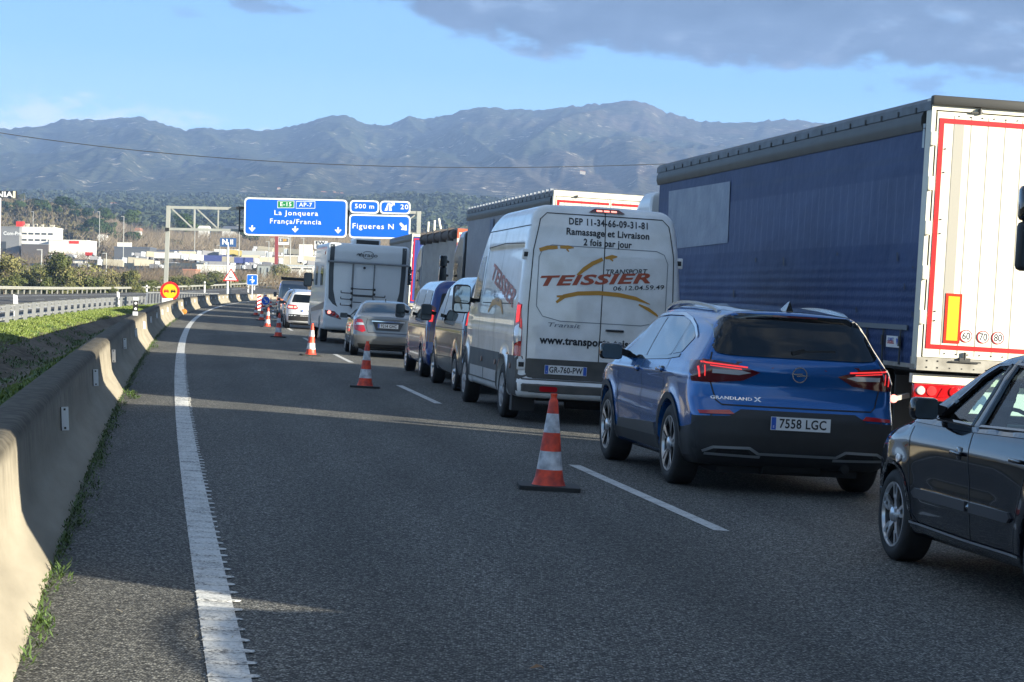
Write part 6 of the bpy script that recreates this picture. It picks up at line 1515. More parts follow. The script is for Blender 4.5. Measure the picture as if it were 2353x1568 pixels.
# works boards and blue arrow disc
for i, (px_, rz_) in enumerate((((595.5, 718), .25), ((604, 713), -.2))):
    g = GR(*px_); t = thing('works_board', ['left striped red and white board leaning among the far cones', 'right striped red and white board leaning before the blue disc'][i], 'works board', g, rot=(0, [-.05, .10][i], rz_), group='striped works boards')
    m_ = MB(); m_.box(-.11, .11, 0, .03, .10, 1.0, 0)
    for k_ in range(4): z_ = .12 + .22 * k_; m_.add([(-.11, -.003, z_), (.11, -.003, z_ + .10), (.11, -.003, z_ + .21), (-.11, -.003, z_ + .11)], [(0, 1, 2, 3)], 1)
    m_.build('board', [M_SWHT, M_SRED], t); m_ = MB(); m_.box(-.2, .2, -.1, .2, 0, .1); m_.build('foot', M_CBLK, t)
g = GR(609, 713.5); t = thing('arrow_sign', 'low blue disc with a white arrow behind the striped boards', 'road sign', g); zc = .60
m_ = MB(); m_.lathe([(.27, .01), (.27, -.01), (.25, -.012), (.001, -.012)], (0, 0, zc), 'y', 28, kf=[0, 0, 1]); pl = line_poly([(-.12, .12), (.06, -.06)], .06); m_.add([(a, -.02, zc + b) for a, b in pl], [(0, 1, 2, 3)], 0); m_.add([(.13, -.02, zc - .13), (.12, -.02, zc + .03), (-.03, -.02, zc - .12)], [(0, 1, 2)], 0); m_.build('sign_face', [M_SWHT, M_SBLU], t); post(t, 0, .03, 0, zc, .025, M_GALVD)
# marker post on the barrier
Yb = 49.0; g = RP(Yb, BD(49) - .33, .665); t = thing('marker_post', 'short black marker with two white dots standing on top of the barrier', 'marker post', g, rot=(0, -.02, .15))
m_ = MB(); m_.box(-.055, .055, -.02, .02, .0, .09, 0); m_.box(-.054, .054, -.019, .019, .09, .33, 1); m_.box(-.055, .055, -.02, .02, .33, .40, 0); m_.build('marker_body', [mat('marker_grey', (.50, .54, .58), .5), M_SBLK], t)
for z_ in (.15, .27): m_ = MB(); m_.lathe([(.028, -.021), (.024, -.026), (.001, -.027)], (0, 0, z_), 'y', 14); m_.build('reflector', M_SWHT, t)
for i, (Y, d_) in enumerate(((98.5, -7.75), (165, -7.75))):
    t = thing('marker_post', ['left white marker post leaning above the near guard rail', 'right white marker post above the near guard rail'][i], 'marker post', RP(Y, d_, -.62), rot=(0, -.08, .1), group='white marker posts on the guard rail')
    m_ = MB(); m_.prism(round_poly([(-.09, 0), (.09, 0), (.09, 1.05), (-.09, 1.12)], .02), 'y', -.05, .05); m_.build('marker_body', M_SWHT, t)
for i, px_ in enumerate(((154, 657), (338, 660), (471, 651.5), (571, 661), (585, 656))):
    g = PX(px_[0], px_[1], 300 + i * 30); t = thing('marker_post', ['small white post behind the far rail, leftmost', 'small white post behind the far rail by the gantry leg', 'small white post behind the far rail right of the roundel', 'small white post under the blue square sign', 'small white post right of the blue square sign'][i], 'marker post', (g.x, g.y, g.z - 1.0), rot=upr(), group='small white posts behind the far guard rail')
    m_ = MB(); m_.box(-.12, .12, -.05, .05, -.6, 1.3, bev=.02); m_.box(-.11, .11, -.06, -.05, .8, 1.0, 1); m_.build('marker_body', [M_SWHT, M_SBLK], t)
# amber lamp on the ground at the barrier foot
g = GR(423, 723); t = thing('warning_lamp', 'round amber warning lamp lying at the foot of the barrier', 'lamp', g, .2); m_ = MB(); m_.lathe([(.12, .05), (.125, 0), (.11, -.04), (.05, -.06), (.001, -.062)], (0, 0, .13), 'y', 24, kf=[0, 0, 1, 1]); m_.build('lens', [mat('lamp_case', (.45, .14, .02), .5), mat('amber_lens', (.40, .17, .03), .2, coat=1)], t, smooth=50); m_ = MB(); m_.box(-.09, .09, -.02, .06, 0, .06); m_.build('case', M_CBLK, t)
# tall barred section closing the median
t = thing('median_gate', 'tall grey barred gate section continuing the near guard rail behind the roundel', 'gate', RP(188, -7.4, -.65))
m_ = MB(); A_ = [(RP(188 + 62 * i / 27, -7.4 + 2.2 * i / 27, zleft(200) + .0), 0) for i in range(28)]
for p, _ in A_: p = p - t.location; m_.box(p.x - .045, p.x + .045, p.y - .05, p.y + .05, 0, 1.12)
m_.build('bars', M_GALV, t)
m_ = MB(); p0, p1 = A_[0][0] - t.location, A_[-1][0] - t.location; m_.bar(p0 + Vector((0, 0, 1.12)), p1 + Vector((0, 0, 1.12)), .10); m_.bar(p0 + Vector((0, 0, .12)), p1 + Vector((0, 0, .12)), .10); m_.build('rails', M_GALV, t)
m_ = MB(); m_.bar(p0 + Vector((0, 0, 1.1)), p0 + Vector((.9, -6, 0)), .12); m_.build('brace', M_GALV, t)

# ============================================================ THE GANTRY
YG = 158.0
M_GAN = mat('gantry_steel', (.42, .43, .40), .55, .3, var=.15, vscale=1.5)
gt = thing('sign_gantry', 'grey steel gantry spanning the carriageway', 'gantry', (PX(385, 650, YG).x, YG, -.6))
def gb(name, p0, p1, w, material=M_GAN, dY=0.0):
    m_ = MB(); m_.bar(PX(*p0, YG + dY) - gt.location, PX(*p1, YG + dY) - gt.location, w, w * .8, up=(0, 1, 0)); return m_.build(name, material, gt)
gb('leg', (387.5, 473), (379, 712), .27); gb('leg', (963, 486), (957, 740), .27)
gb('upper_beam', (383, 476.5), (968, 489), .19); gb('lower_beam', (387, 526.5), (962, 538), .17)
for a, b in (((393, 478), (442, 524)), ((452, 480), (501, 526)), ((940, 505), (962, 489))): gb('brace', a, b, .09)
for x_ in (447, 502): gb('strut', (x_, 478), (x_ - 1, 528), .09)
gb('hanger', (551, 477), (550, 532), .10, M_BLK, -.3); gb('bracket', (543, 477.5), (563, 478), .16, M_BLK, -.3); gb('bracket', (548, 531), (563, 531.5), .12, M_BLK, -.3); gb('hanger', (801, 484), (801, 536), .10, M_BLK, -.1)
m_ = MB(); q = PX(384, 527, YG - .2) - gt.location; m_.box(q.x - .14, q.x + .14, q.y - .05, q.y + .05, q.z - .12, q.z + .10); m_.build('gantry_camera', M_BLK, gt)
YS_ = YG - .55; UX = (PX(798.4, 459.5, YS_) - PX(562.2, 454, YS_)).normalized(); UY = Vector((0, -1, 0)).cross(UX); UY = UX.cross(Vector((0, 1, 0))); UY = -UY if UY.z < 0 else UY
kS = YS_ / FOC
def panel(name, label, x0, y0, x1, y1, cat='road sign'):
    """signboard with its top left corner at pixel (x0, y0): width and height in frame pixels"""
    o_ = PX(x0, y0, YS_); t = thing(name, label, cat, o_); w, h_ = (x1 - x0) * kS, (y1 - y0) * kS
    def P3(a, b, off): return UX * a - UY * b + Vector((0, -off, 0))
    m_ = MB()
    def rr(i, off, k_, r):
        P_ = round_poly([(i, i), (w - i, i), (w - i, h_ - i), (i, h_ - i)], r); m_.add([P3(a, b, off) for a, b in P_], [tuple(range(len(P_)))], k_)
    rr(0, .03, 0, .30); rr(.10, .036, 1, .24)
    P_ = round_poly([(0, 0), (w, 0), (w, h_), (0, h_)], .30); n = len(P_)
    m_.add([P3(a, b, .03) for a, b in P_] + [P3(a, b, -.06) for a, b in P_], [(i, (i + 1) % n, n + (i + 1) % n, n + i) for i in range(n)] + [tuple(range(n, 2 * n))], 2)
    m_.build('board', [M_SWHT, M_SBLU, M_SBACK], t)
    def L_(px_, py_): return (px_ - x0) * kS, (py_ - y0) * kS - (px_ - x0) * kS * .0233
    def txt(s_, px_, py_, cap, nm='lettering', bold=.004, sx=1.0, space=1.0, material=M_SWHT):
        a, b = L_(px_, py_); m2 = MB(); tm = text_mesh(s_, cap * kS * 1.42, bold=bold, sx=sx, space=space, res=2)
        m2.add([P3(a, b, .045) + UX * u + UY * v for u, v in tm[0]], tm[1]); return m2.build(nm, material, t)
    def poly(pts, material=M_SWHT, off=.045, nm='symbol'):
        m2 = MB(); q_ = [L_(*p) for p in pts]; m2.add([P3(a, b, off) for a, b in q_], [tuple(range(len(q_)))]); return m2.build(nm, material, t)
    def box_(x0_, y0_, x1_, y1_, fill):
        poly([(x0_, y0_), (x1_, y0_), (x1_, y1_), (x0_, y1_)], M_SWHT, .041, 'road_number_frame'); e = 1.0
        poly([(x0_ + e, y0_ + e), (x1_ - e, y0_ + e), (x1_ - e, y1_ - e), (x0_ + e, y1_ - e)], fill, .043, 'road_number_field')
    return txt, poly, box_
txt, poly, box_ = panel('direction_sign', 'large blue direction sign for La Jonquera and Francia with three arrows', 562.2, 454, 798.4, 541)
box_(638, 461.8, 676.5, 478.5, M_SGRN); box_(680.5, 463, 724.5, 479.5, M_SBLU)
txt('E-15', 657.2, 470.2, 9.2, sx=1.05, space=1.1); txt('AP-7', 702.5, 471.4, 9.2, sx=1.05, space=1.1)
txt('La Jonquera', 681, 490.5, 11.2, sx=1.14, space=1.16); txt('França/Francia', 680, 510, 11.2, sx=1.10, space=1.15)
for x_, y_ in ((581, 525), (680, 527), (778.5, 529.5)):
    poly([(x_ - 1.7, y_ - 7), (x_ + 1.7, y_ - 7), (x_ + 1.7, y_ + 1.5), (x_ - 1.7, y_ + 1.5)]); poly([(x_ - 8, y_ - 1), (x_ - 4.5, y_ - 2), (x_, y_ + 1.5), (x_ + 4.5, y_ - 2), (x_ + 8, y_ - 1), (x_, y_ + 8)])
txt, poly, box_ = panel('distance_sign', 'small blue sign reading 500 m above the Figueres sign', 804.5, 460, 871.5, 490); txt('500 m', 838, 475, 10.5, sx=1.08, space=1.14)
txt, poly, box_ = panel('exit_number_sign', 'small blue exit sign with slip road symbol and number 20', 873.5, 461.5, 943.5, 491.5); txt('20', 929.5, 476.5, 11, sx=1.12, space=1.15)
poly([(884, 485), (890.5, 485), (893.5, 467), (891.5, 467)]); poly([(894, 485), (901, 485), (899.5, 477), (896.8, 467), (894.5, 467)]); poly([(896.5, 473), (900, 476), (905, 471), (907, 473.5), (907, 465.5), (898.5, 465.5), (901, 468)])
txt, poly, box_ = panel('direction_sign', 'blue Figueres N exit sign with a diagonal arrow', 802.8, 492.3, 943.5, 547); txt('Figueres N', 858, 521, 12.2, sx=1.10, space=1.15)
poly([(918, 515), (921.5, 511.5), (931, 520), (934.5, 516), (935.5, 530), (921.5, 528), (925.5, 524)])
# road number sign beyond
g = PX(529, 557.5, 352); t = thing('road_number_sign', 'dark blue road number board with a white N on a tall white post', 'road sign', (g.x, g.y, 0), rot=upr(.05)); k_ = 352 / FOC; zc = g.z
m_ = MB(); m_.box(-18.5 * k_, 18.5 * k_, -.03, .03, zc - 10 * k_, zc + 10 * k_, 0); m_.build('board', mat('board_blue', (.03, .085, .23), .4), t); m_ = MB(); put_text(m_, text_mesh('N', 1.15, bold=.04), (-.5, -.06, zc + .03), (1, 0, 0), (0, 0, 1)); put_text(m_, text_mesh('II', 1.05, bold=.03), (.55, -.06, zc + .03), (1, 0, 0), (0, 0, 1)); m_.build('lettering', M_SWHT, t); post(t, 0, .1, -2, zc, .16, M_SWHT)

# ============================================================ THE COUNTRY BEYOND
YT = [(380, 660), (450, 655), (520, 646), (600, 634), (700, 619), (800, 604), (900, 593), (1000, 583), (1200, 568), (1500, 545), (1900, 512), (2400, 482), (3000, 460), (3600, 449)]
def yimg(x, Y):
    y = float(np.interp(Y, [p[0] for p in YT], [p[1] for p in YT])) + .020 * (x - 300)
    hc = float(np.interp(x, [-900, -100, 0, 90, 160, 215, 290, 360, 420], [440, 462, 470, 480, 492, 515, 545, 590, 640]))
    if 850 < Y < 1700: y = min(y, hc + 150 * ((Y - 1350) / 420) ** 2)
    hr = float(np.interp(x, [480, 560, 700, 900, 1000, 1300, 2600], [600, 500, 470, 462, 468, 478, 500])) + 5 * math.sin(x * .011)
    if 1900 < Y < 3300: y = min(y, hr + 60 * ((Y - 2700) / 600) ** 2)
    return y
def zt(X, Y):
    if Y < 380: return -4.4
    x = 1176 + min(max(X / Y, -.75), .75) * FOC
    z = CAMH + (HOR + ROLL * (x - 1176) - yimg(x, Y)) / FOC * Y
    return -4.4 + (z + 4.4) * min(1, (Y - 380) / 70) if Y < 450 else z
RY = [-60, 0, 60, 150, 250, 330, 380, 400, 425, 450, 480, 520, 560, 600, 650, 700, 750, 800, 860, 920, 980, 1040, 1100, 1160, 1220, 1280, 1350, 1420, 1500, 1600, 1700, 1800, 1900, 2050, 2200, 2350, 2500, 2650, 2800, 2950, 3100, 3300, 3500]
US = list(np.linspace(-.75, -.26, 16)) + list(np.linspace(-.25, .25, 90)) + list(np.linspace(.26, .75, 10))
mb = MB(); n = len(US)
for Y in RY:
    for u in US:
        X = u * max(Y, 180) * 1.0; z = zt(X, Y)
        if Y > 450: z += (math.sin(X * .013 + Y * .004) * math.sin(Y * .011) * 1.2 + math.sin(X * .05 + Y * .03) * .35) * min(1.0, (Y - 450) / 900)
        mb.v.append((X, Y, z))
for i in range(len(RY) - 1):
    for j in range(n - 1): mb.f.append((i * n + j, i * n + j + 1, (i + 1) * n + j + 1, (i + 1) * n + j)); mb.m.append(0)
M_LAND = soil('land', (.030, .040, .016), (.085, .078, .038), .05, (.20, .16, .10), bump=.5, bsc=.35)
tag(mb.build('ground', M_LAND, smooth=80), kind='structure')

# mountains
SK = [(-2600, 330), (-1200, 300), (-600, 318), (-200, 300), (0, 294), (70, 290), (115, 275), (200, 274), (285, 269), (300, 270), (350, 284), (400, 299), (440, 291), (480, 299), (535, 297), (575, 302), (650, 290), (710, 270), (755, 264), (780, 269), (815, 286), (855, 288), (885, 280), (908, 266), (920, 271), (950, 271), (995, 266), (1030, 254), (1090, 245), (1136, 251), (1208, 252), (1269, 245), (1344, 239), (1382, 234), (1420, 232), (1447, 235), (1468, 243), (1495, 257), (1529, 266), (1577, 279), (1638, 281), (1707, 282), (1724, 277), (1775, 274), (1809, 277), (1844, 283), (1950, 290), (2100, 310), (2400, 300), (2800, 330), (3600, 310), (5000, 360)]
def vnoise(seed):
    r_ = np.random.RandomState(seed); T = r_.rand(256, 256)
    def f(x, y):
        xi = np.floor(x).astype(int); yi = np.floor(y).astype(int); fx = x - xi; fy = y - yi; fx = fx * fx * (3 - 2 * fx); fy = fy * fy * (3 - 2 * fy)
        a = T[xi % 256, yi % 256]; b = T[(xi + 1) % 256, yi % 256]; c_ = T[xi % 256, (yi + 1) % 256]; d = T[(xi + 1) % 256, (yi + 1) % 256]
        return (a * (1 - fx) + b * fx) * (1 - fy) + (c_ * (1 - fx) + d * fx) * fy
    return f
vn = vnoise(4); vn2 = vnoise(9)
xs = np.concatenate([np.arange(-2600, -300, 60), np.arange(-300, 2650, 6.0), np.arange(2650, 5000, 60)])
ts = np.concatenate([np.linspace(0, 1, 110), [1.08, 1.2, 1.4]])
XX, TT = np.meshgrid(xs, ts)
sky_y = np.interp(XX, [p[0] for p in SK], [p[1] for p in SK])
YY = 3350 + 2400 * TT
warp = 60 * (vn(XX * .004 + 7, TT * 2) - .5)
def ridged(fx, fy, f=vn): return 1 - np.abs(2 * f(fx, fy) - 1)
sp1 = ridged((XX + 1.8 * warp - 520 * TT) * .0058 + 3, TT * 1.3 + 5); sp2 = ridged((XX + warp * 2.0 + 330 * TT) * .0125 + 31, TT * 3.2 + 2, vn2); sp3 = ridged((XX - 160 * TT + warp) * .034 + 11, TT * 9 + 2); sp4 = vn2(XX * .12, TT * 26); sp5 = vn(XX * .33, TT * 60)
base_y = 456 + .012 * (XX - 600)
prof_t = np.clip(TT, 0, 1) ** 0.92
amp = np.sin(np.pi * np.clip(TT, 0, 1)) ** .8
rel = (sp1 - .55) * 58 + (sp2 - .55) * 30 + (sp3 - .55) * 11 + (sp4 - .5) * 3.5 + (sp5 - .5) * 2
yy_ = base_y + (sky_y - base_y) * prof_t - rel * amp * (0.35 + .65 * (base_y - sky_y) / 200)
yy_ = np.where(TT > 1, sky_y + (TT - 1) * 500, yy_ + ((sp5 - .5) * 4.0 + (sp4 - .5) * 5) * (TT > .9))
ZZ = CAMH + (HOR + ROLL * (XX - 1176) - yy_) / FOC * YY
XW = (XX - 1176.5) / FOC * YY
mb = MB(); n = len(xs)
mb.v = [tuple(p) for p in np.stack([XW.ravel(), YY.ravel(), ZZ.ravel()], 1).tolist()]
for i in range(len(ts) - 1):
    for j in range(n - 1): mb.f.append((i * n + j, i * n + j + 1, (i + 1) * n + j + 1, (i + 1) * n + j)); mb.m.append(0)
def mountain_mat():
    m_ = bpy.data.materials.new('mountain'); m_.use_nodes = True
    t = m_.node_tree; b = t.nodes['Principled BSDF']; b.inputs['Roughness'].default_value = 1.0; b.inputs['Specular IOR Level'].default_value = 0.0
    tc_ = N(t, 'TexCoord'); src = tc_.outputs['Object']
    def nz_(s_, d, r_=.6):
        n_ = N(t, 'TexNoise'); n_.inputs['Scale'].default_value = s_; n_.inputs['Detail'].default_value = d; n_.inputs['Roughness'].default_value = r_; t.links.new(src, n_.inputs['Vector']); return n_.outputs[0]
    big = nz_(.0016, 5); fine = nz_(.045, 6, .7); mid = nz_(.010, 6, .65)
    spx = N(t, 'SeparateXYZ'); t.links.new(src, spx.inputs[0]); east = ramp(t, mth(t, 'MULTIPLY_ADD', spx.outputs[0], .00025, .5), [(.38, .15), (.55, .85)])
    green = ramp(t, fine, [(.40, (.012, .020, .010)), (.60, (.060, .070, .040))])
    brown = ramp(t, fine, [(.40, (.042, .034, .032)), (.60, (.110, .088, .080))])
    c_ = mixc(t, mth(t, 'MULTIPLY', ramp(t, big, [(.40, 0.0), (.58, 1.0)]), east), green, brown)
    rk = mth(t, 'MULTIPLY', ramp(t, mid, [(.52, 0.0), (.60, 1.0)]), ramp(t, fine, [(.58, 0.0), (.63, 1.0)]))
    c_ = mixc(t, mth(t, 'MULTIPLY', rk, .85), c_, (.55, .49, .40))
    t.links.new(c_, b.inputs['Base Color'])
    bp = N(t, 'Bump'); bp.inputs['Strength'].default_value = .6; bp.inputs['Distance'].default_value = 10; t.links.new(fine, bp.inputs['Height']); t.links.new(bp.outputs[0], b.inputs['Normal'])
    return m_
tag(mb.build('mountains', mountain_mat(), smooth=180), kind='structure')

# vegetation -------------------------------------------------
def leafmat(name, c1, c2, c3, sc):
    m_ = bpy.data.materials.new(name); m_.use_nodes = True; t = m_.node_tree; b = t.nodes['Principled BSDF']; b.inputs['Roughness'].default_value = .8; b.inputs['Specular IOR Level'].default_value = .15
    tc_ = N(t, 'TexCoord'); n_ = N(t, 'TexNoise'); n_.inputs['Scale'].default_value = sc; n_.inputs['Detail'].default_value = 5; t.links.new(tc_.outputs['Object'], n_.inputs['Vector'])
    oi = N(t, 'ObjectInfo'); s_ = mth(t, 'ADD', n_.outputs[0], mth(t, 'MULTIPLY', mth(t, 'SUBTRACT', oi.outputs['Random'], .5), .3))
    t.links.new(ramp(t, s_, [(.3, c1), (.5, c2), (.72, c3)]), b.inputs['Base Color']); return m_
M_BUSH = leafmat('bush_leaf', (.055, .07, .022), (.11, .12, .042), (.19, .175, .075), .9)
M_PINE = leafmat('pine_leaf', (.022, .045, .014), (.05, .085, .028), (.09, .12, .04), .12)
M_TWIG = leafmat('twigs', (.11, .085, .06), (.19, .15, .105), (.28, .23, .16), .05)
M_BARK = mat('bark', (.12, .10, .08), .9, var=.3, vscale=6)
def crown(rng, lobes, n, size, vs, fs, flat=.6):
    for _ in range(n):
        c_, r_ = rng.choice(lobes); d = Vector((rng.gauss(0, 1), rng.gauss(0, 1), rng.gauss(0, 1))).normalized(); q = rng.uniform(.55, 1.0) ** .6
        p = c_ + Vector((d.x * r_.x, d.y * r_.y, d.z * r_.z)) * q; a = Vector((rng.gauss(0, 1), rng.gauss(0, 1), rng.gauss(0, flat))).normalized(); b_ = a.cross(d + Vector((.01, .02, .03))).normalized(); s_ = size * rng.uniform(.5, 1.3)
        b = len(vs); vs += [tuple(p - a * s_), tuple(p + b_ * s_ * .6), tuple(p + a * s_), tuple(p - b_ * s_ * .6)]; fs.append((b, b + 1, b + 2, b + 3))
def bush_proto(seed, w, h, kind='bush', leaf=.16, n=2600, M=None):
    rng = random.Random(seed); t = thing(kind, 'x', 'bush', (0, 0, 0)); lobes = []
    for _ in range(9):
        a = rng.uniform(0, 2 * PI); r_ = rng.uniform(0, .62); z_ = rng.uniform(.25, .8) * h
        lobes.append((Vector((math.cos(a) * r_ * w * .7, math.sin(a) * r_ * w * .5, z_)), Vector((w * rng.uniform(.16, .30), w * rng.uniform(.16, .28), h * rng.uniform(.13, .24)))))
    lobes.append((Vector((0, 0, h * .45)), Vector((w * .36, w * .3, h * .42))))
    vs, fs = [], []; crown(rng, lobes, n, leaf, vs, fs); m_ = MB(); m_.add(vs, fs); m_.build('crown', M or M_BUSH, t)
    m_ = MB()
    for _ in range(5): a = rng.uniform(0, 2 * PI); m_.tube((rng.uniform(-.2, .2), rng.uniform(-.2, .2), -.4), (math.cos(a) * w * .25, math.sin(a) * w * .2, h * .6), .09, .03, 5)
    m_.build('trunk', M_BARK, t); return t
protos = [bush_proto(11 + i, w, h) for i, (w, h) in enumerate(((6.5, 4.8), (5.0, 3.6), (7.5, 4.2), (4.2, 3.0), (5.5, 5.4)))]
BL = [(8, 640, 300, 0, 1.05), (60, 648, 305, 3, 1.0), (95, 625, 335, 2, .9), (135, 640, 300, 4, 1.05), (172, 642, 300, 2, 1.0), (205, 650, 300, 1, .9), (232, 645, 330, 3, 1.0), (268, 648, 320, 0, .8), (300, 650, 320, 4, .72), (335, 650, 340, 1, .8), (28, 655, 290, 3, .9), (110, 658, 285, 3, .8), (158, 660, 285, 3, .7), (250, 657, 300, 3, .6), (318, 657, 320, 3, .7),
      (352, 655, 350, 3, .8), (420, 652, 380, 1, .8), (455, 648, 400, 0, .7), (490, 645, 430, 4, .75), (515, 648, 430, 1, .8), (555, 650, 470, 3, .8), (640, 640, 520, 4, 1.2), (655, 645, 500, 2, .8), (610, 646, 540, 3, .9), (380, 655, 370, 3, .7), (402, 640, 420, 2, .7), (-40, 640, 300, 2, 1.1), (-110, 650, 290, 4, 1.0), (-190, 640, 300, 0, 1.2), (-280, 640, 300, 2, 1.2), (535, 645, 450, 3, .9), (470, 655, 400, 3, .7)]
ORD = ['first', 'second', 'third', 'fourth', 'fifth', 'sixth', 'seventh', 'eighth', 'ninth', 'tenth', 'eleventh', 'twelfth', 'thirteenth', 'fourteenth', 'fifteenth', 'sixteenth', 'seventeenth', 'eighteenth', 'nineteenth', 'twentieth', 'twenty-first', 'twenty-second', 'twenty-third', 'twenty-fourth', 'twenty-fifth', 'twenty-sixth', 'twenty-seventh', 'twenty-eighth', 'twenty-ninth', 'thirtieth'] + [p_ + '-' + q_ for p_ in ('thirty', 'forty', 'fifty', 'sixty', 'seventy') for q_ in ('first', 'second', 'third', 'fourth', 'fifth', 'sixth', 'seventh', 'eighth', 'ninth')]
if True: ORD = ORD
BL.sort(); used = set(); DESC = ['broad', 'rounded', 'low spreading', 'small', 'tall']
for i, (x, y, Y, k, s_) in enumerate(BL):
    g = PX(x, 664, Y); zb_ = min(g.z, zleft(Y) - .9) if Y < 380 else g.z - .3
    o_ = protos[k] if k not in used else copy_tree(protos[k]); used.add(k)
    o_.location = (g.x, g.y, zb_); o_.rotation_euler = (0, 0, i * 1.3); o_.scale = (s_,) * 3 if Y >= 380 else (s_, s_, s_ * 1.12)
    o_['label'] = f'{DESC[k]} olive-green bush behind the far guard rail, {ORD[i]} from the left'; o_['group'] = 'bushes behind the far guard rail'
# pines on the left hill
def pine_proto(seed, w, h):
    rng = random.Random(seed); t = thing('pine_tree', 'x', 'tree', (0, 0, 0)); lobes = [(Vector((rng.uniform(-.3, .3) * w, rng.uniform(-.3, .3) * w, h * rng.uniform(.55, .9))), Vector((w * rng.uniform(.18, .3), w * .25, h * rng.uniform(.1, .18)))) for _ in range(8)]
    vs, fs = [], []; crown(rng, lobes, 1300, .55, vs, fs); m_ = MB(); m_.add(vs, fs); m_.build('crown', M_PINE, t); m_ = MB(); m_.tube((0, 0, -1), (0, 0, h * .75), .35, .15, 6); m_.build('trunk', M_BARK, t); return t
pp = [pine_proto(31, 13, 12), pine_proto(32, 10, 10), pine_proto(33, 11, 14)]; used = set()
PL = [(12, 484, 1200), (38, 482, 1220), (64, 488, 1220), (108, 487, 1200), (128, 486, 1220), (150, 485, 1210), (168, 492, 1200), (200, 500, 1190), (222, 505, 1180), (240, 510, 1180), (256, 515, 1160), (300, 525, 1120), (240, 550, 1050), (405, 560, 1000), (420, 545, 1010), (302, 562, 980), (560, 545, 1000), (575, 550, 1010), (215, 540, 1060), (88, 486, 1230)]
PL.sort()
for i, (x, y, Y) in enumerate(PL):
    k = i % 3; o_ = pp[k] if k not in used else copy_tree(pp[k]); used.add(k); g = PX(x, y + 12, Y); o_.location = (g.x, g.y, g.z - 1.5); o_.rotation_euler = (0, 0, i * 1.1); s_ = .8 + .25 * math.sin(i * 2.3); o_.scale = (s_,) * 3
    o_['label'] = f'dark green pine on the hill behind the white building, {ORD[i]} from the left'; o_['group'] = 'pines on the hillside'
# far-off woods as masses
def mass(name, label, region, count, size, material, seed, bare=False):
    rng = random.Random(seed); vs, fs = [], []
    for _ in range(count):
        x, Y = region(rng)
        if x is None: continue
        X = (x - 1176) / FOC * Y; z = zt(X, Y); h_ = size * rng.uniform(.5, 1.2)
        if bare:
            for _k in range(14):
                a = rng.uniform(0, 2 * PI); up = rng.uniform(.5, 1.4); d = Vector((math.cos(a) * math.cos(up), math.sin(a) * math.cos(up), math.sin(up))); l_ = h_ * rng.uniform(.35, .9); p = Vector((X + rng.gauss(0, size * .22), Y + rng.gauss(0, size * .2), z + h_ * rng.uniform(0, .35))); w_ = d.cross(Vector((0, 1, 0))).normalized() * rng.uniform(.07, .16) * size / 9
                b = len(vs); vs += [tuple(p - w_), tuple(p + w_), tuple(p + d * l_)]; fs.append((b, b + 1, b + 2))
        else:
            for _k in range(16):
                d = Vector((rng.gauss(0, 1), rng.gauss(0, 1), abs(rng.gauss(0, 1)))).normalized(); p = Vector((X, Y, z + h_ * .25)) + Vector((d.x * h_ * .5, d.y * h_ * .5, d.z * h_ * .5)); a = Vector((rng.gauss(0, 1), rng.gauss(0, .4), rng.gauss(0, .7))).normalized(); b_ = a.cross(d + Vector((.01, .3, .03))).normalized(); s_ = h_ * rng.uniform(.13, .26)
                b = len(vs); vs += [tuple(p - a * s_), tuple(p + b_ * s_), tuple(p + a * s_), tuple(p - b_ * s_)]; fs.append((b, b + 1, b + 2, b + 3))
    m_ = MB(); m_.add(vs, fs); tag(m_.build(name, material), label, 'woodland', kind='stuff')
mass('bare_wood', 'brown bare winter trees in a broad band behind the town', lambda r: (r.uniform(215, 1180) if r.random() < .9 else r.uniform(-900, 215), r.uniform(930, 1350)), 2600, 11, M_TWIG, 5, True)
mass('winter_scrub', 'tan leafless scrub on the slope by the bushes and between the parked lorries', lambda r: (r.uniform(-200, 760), r.uniform(430, 900)), 1500, 4.0, M_TWIG, 6, True)
mass('hill_scrub', 'green and brown scrub covering the left hillside', lambda r: (r.uniform(-900, 330), r.uniform(960, 1500)), 3000, 5, leafmat('scrub_leaf', (.05, .05, .022), (.095, .085, .04), (.14, .125, .06), .03), 8)
mass('evergreen_wood', 'dark evergreen woodland covering the low hills before the mountains', lambda r: (r.uniform(-700, 1500) if r.random() < .93 else r.uniform(1500, 2600), 1450 + 1900 * r.random()), 11000, 11, leafmat('wood_leaf', (.030, .044, .022), (.060, .074, .038), (.11, .11, .06), .012), 7)

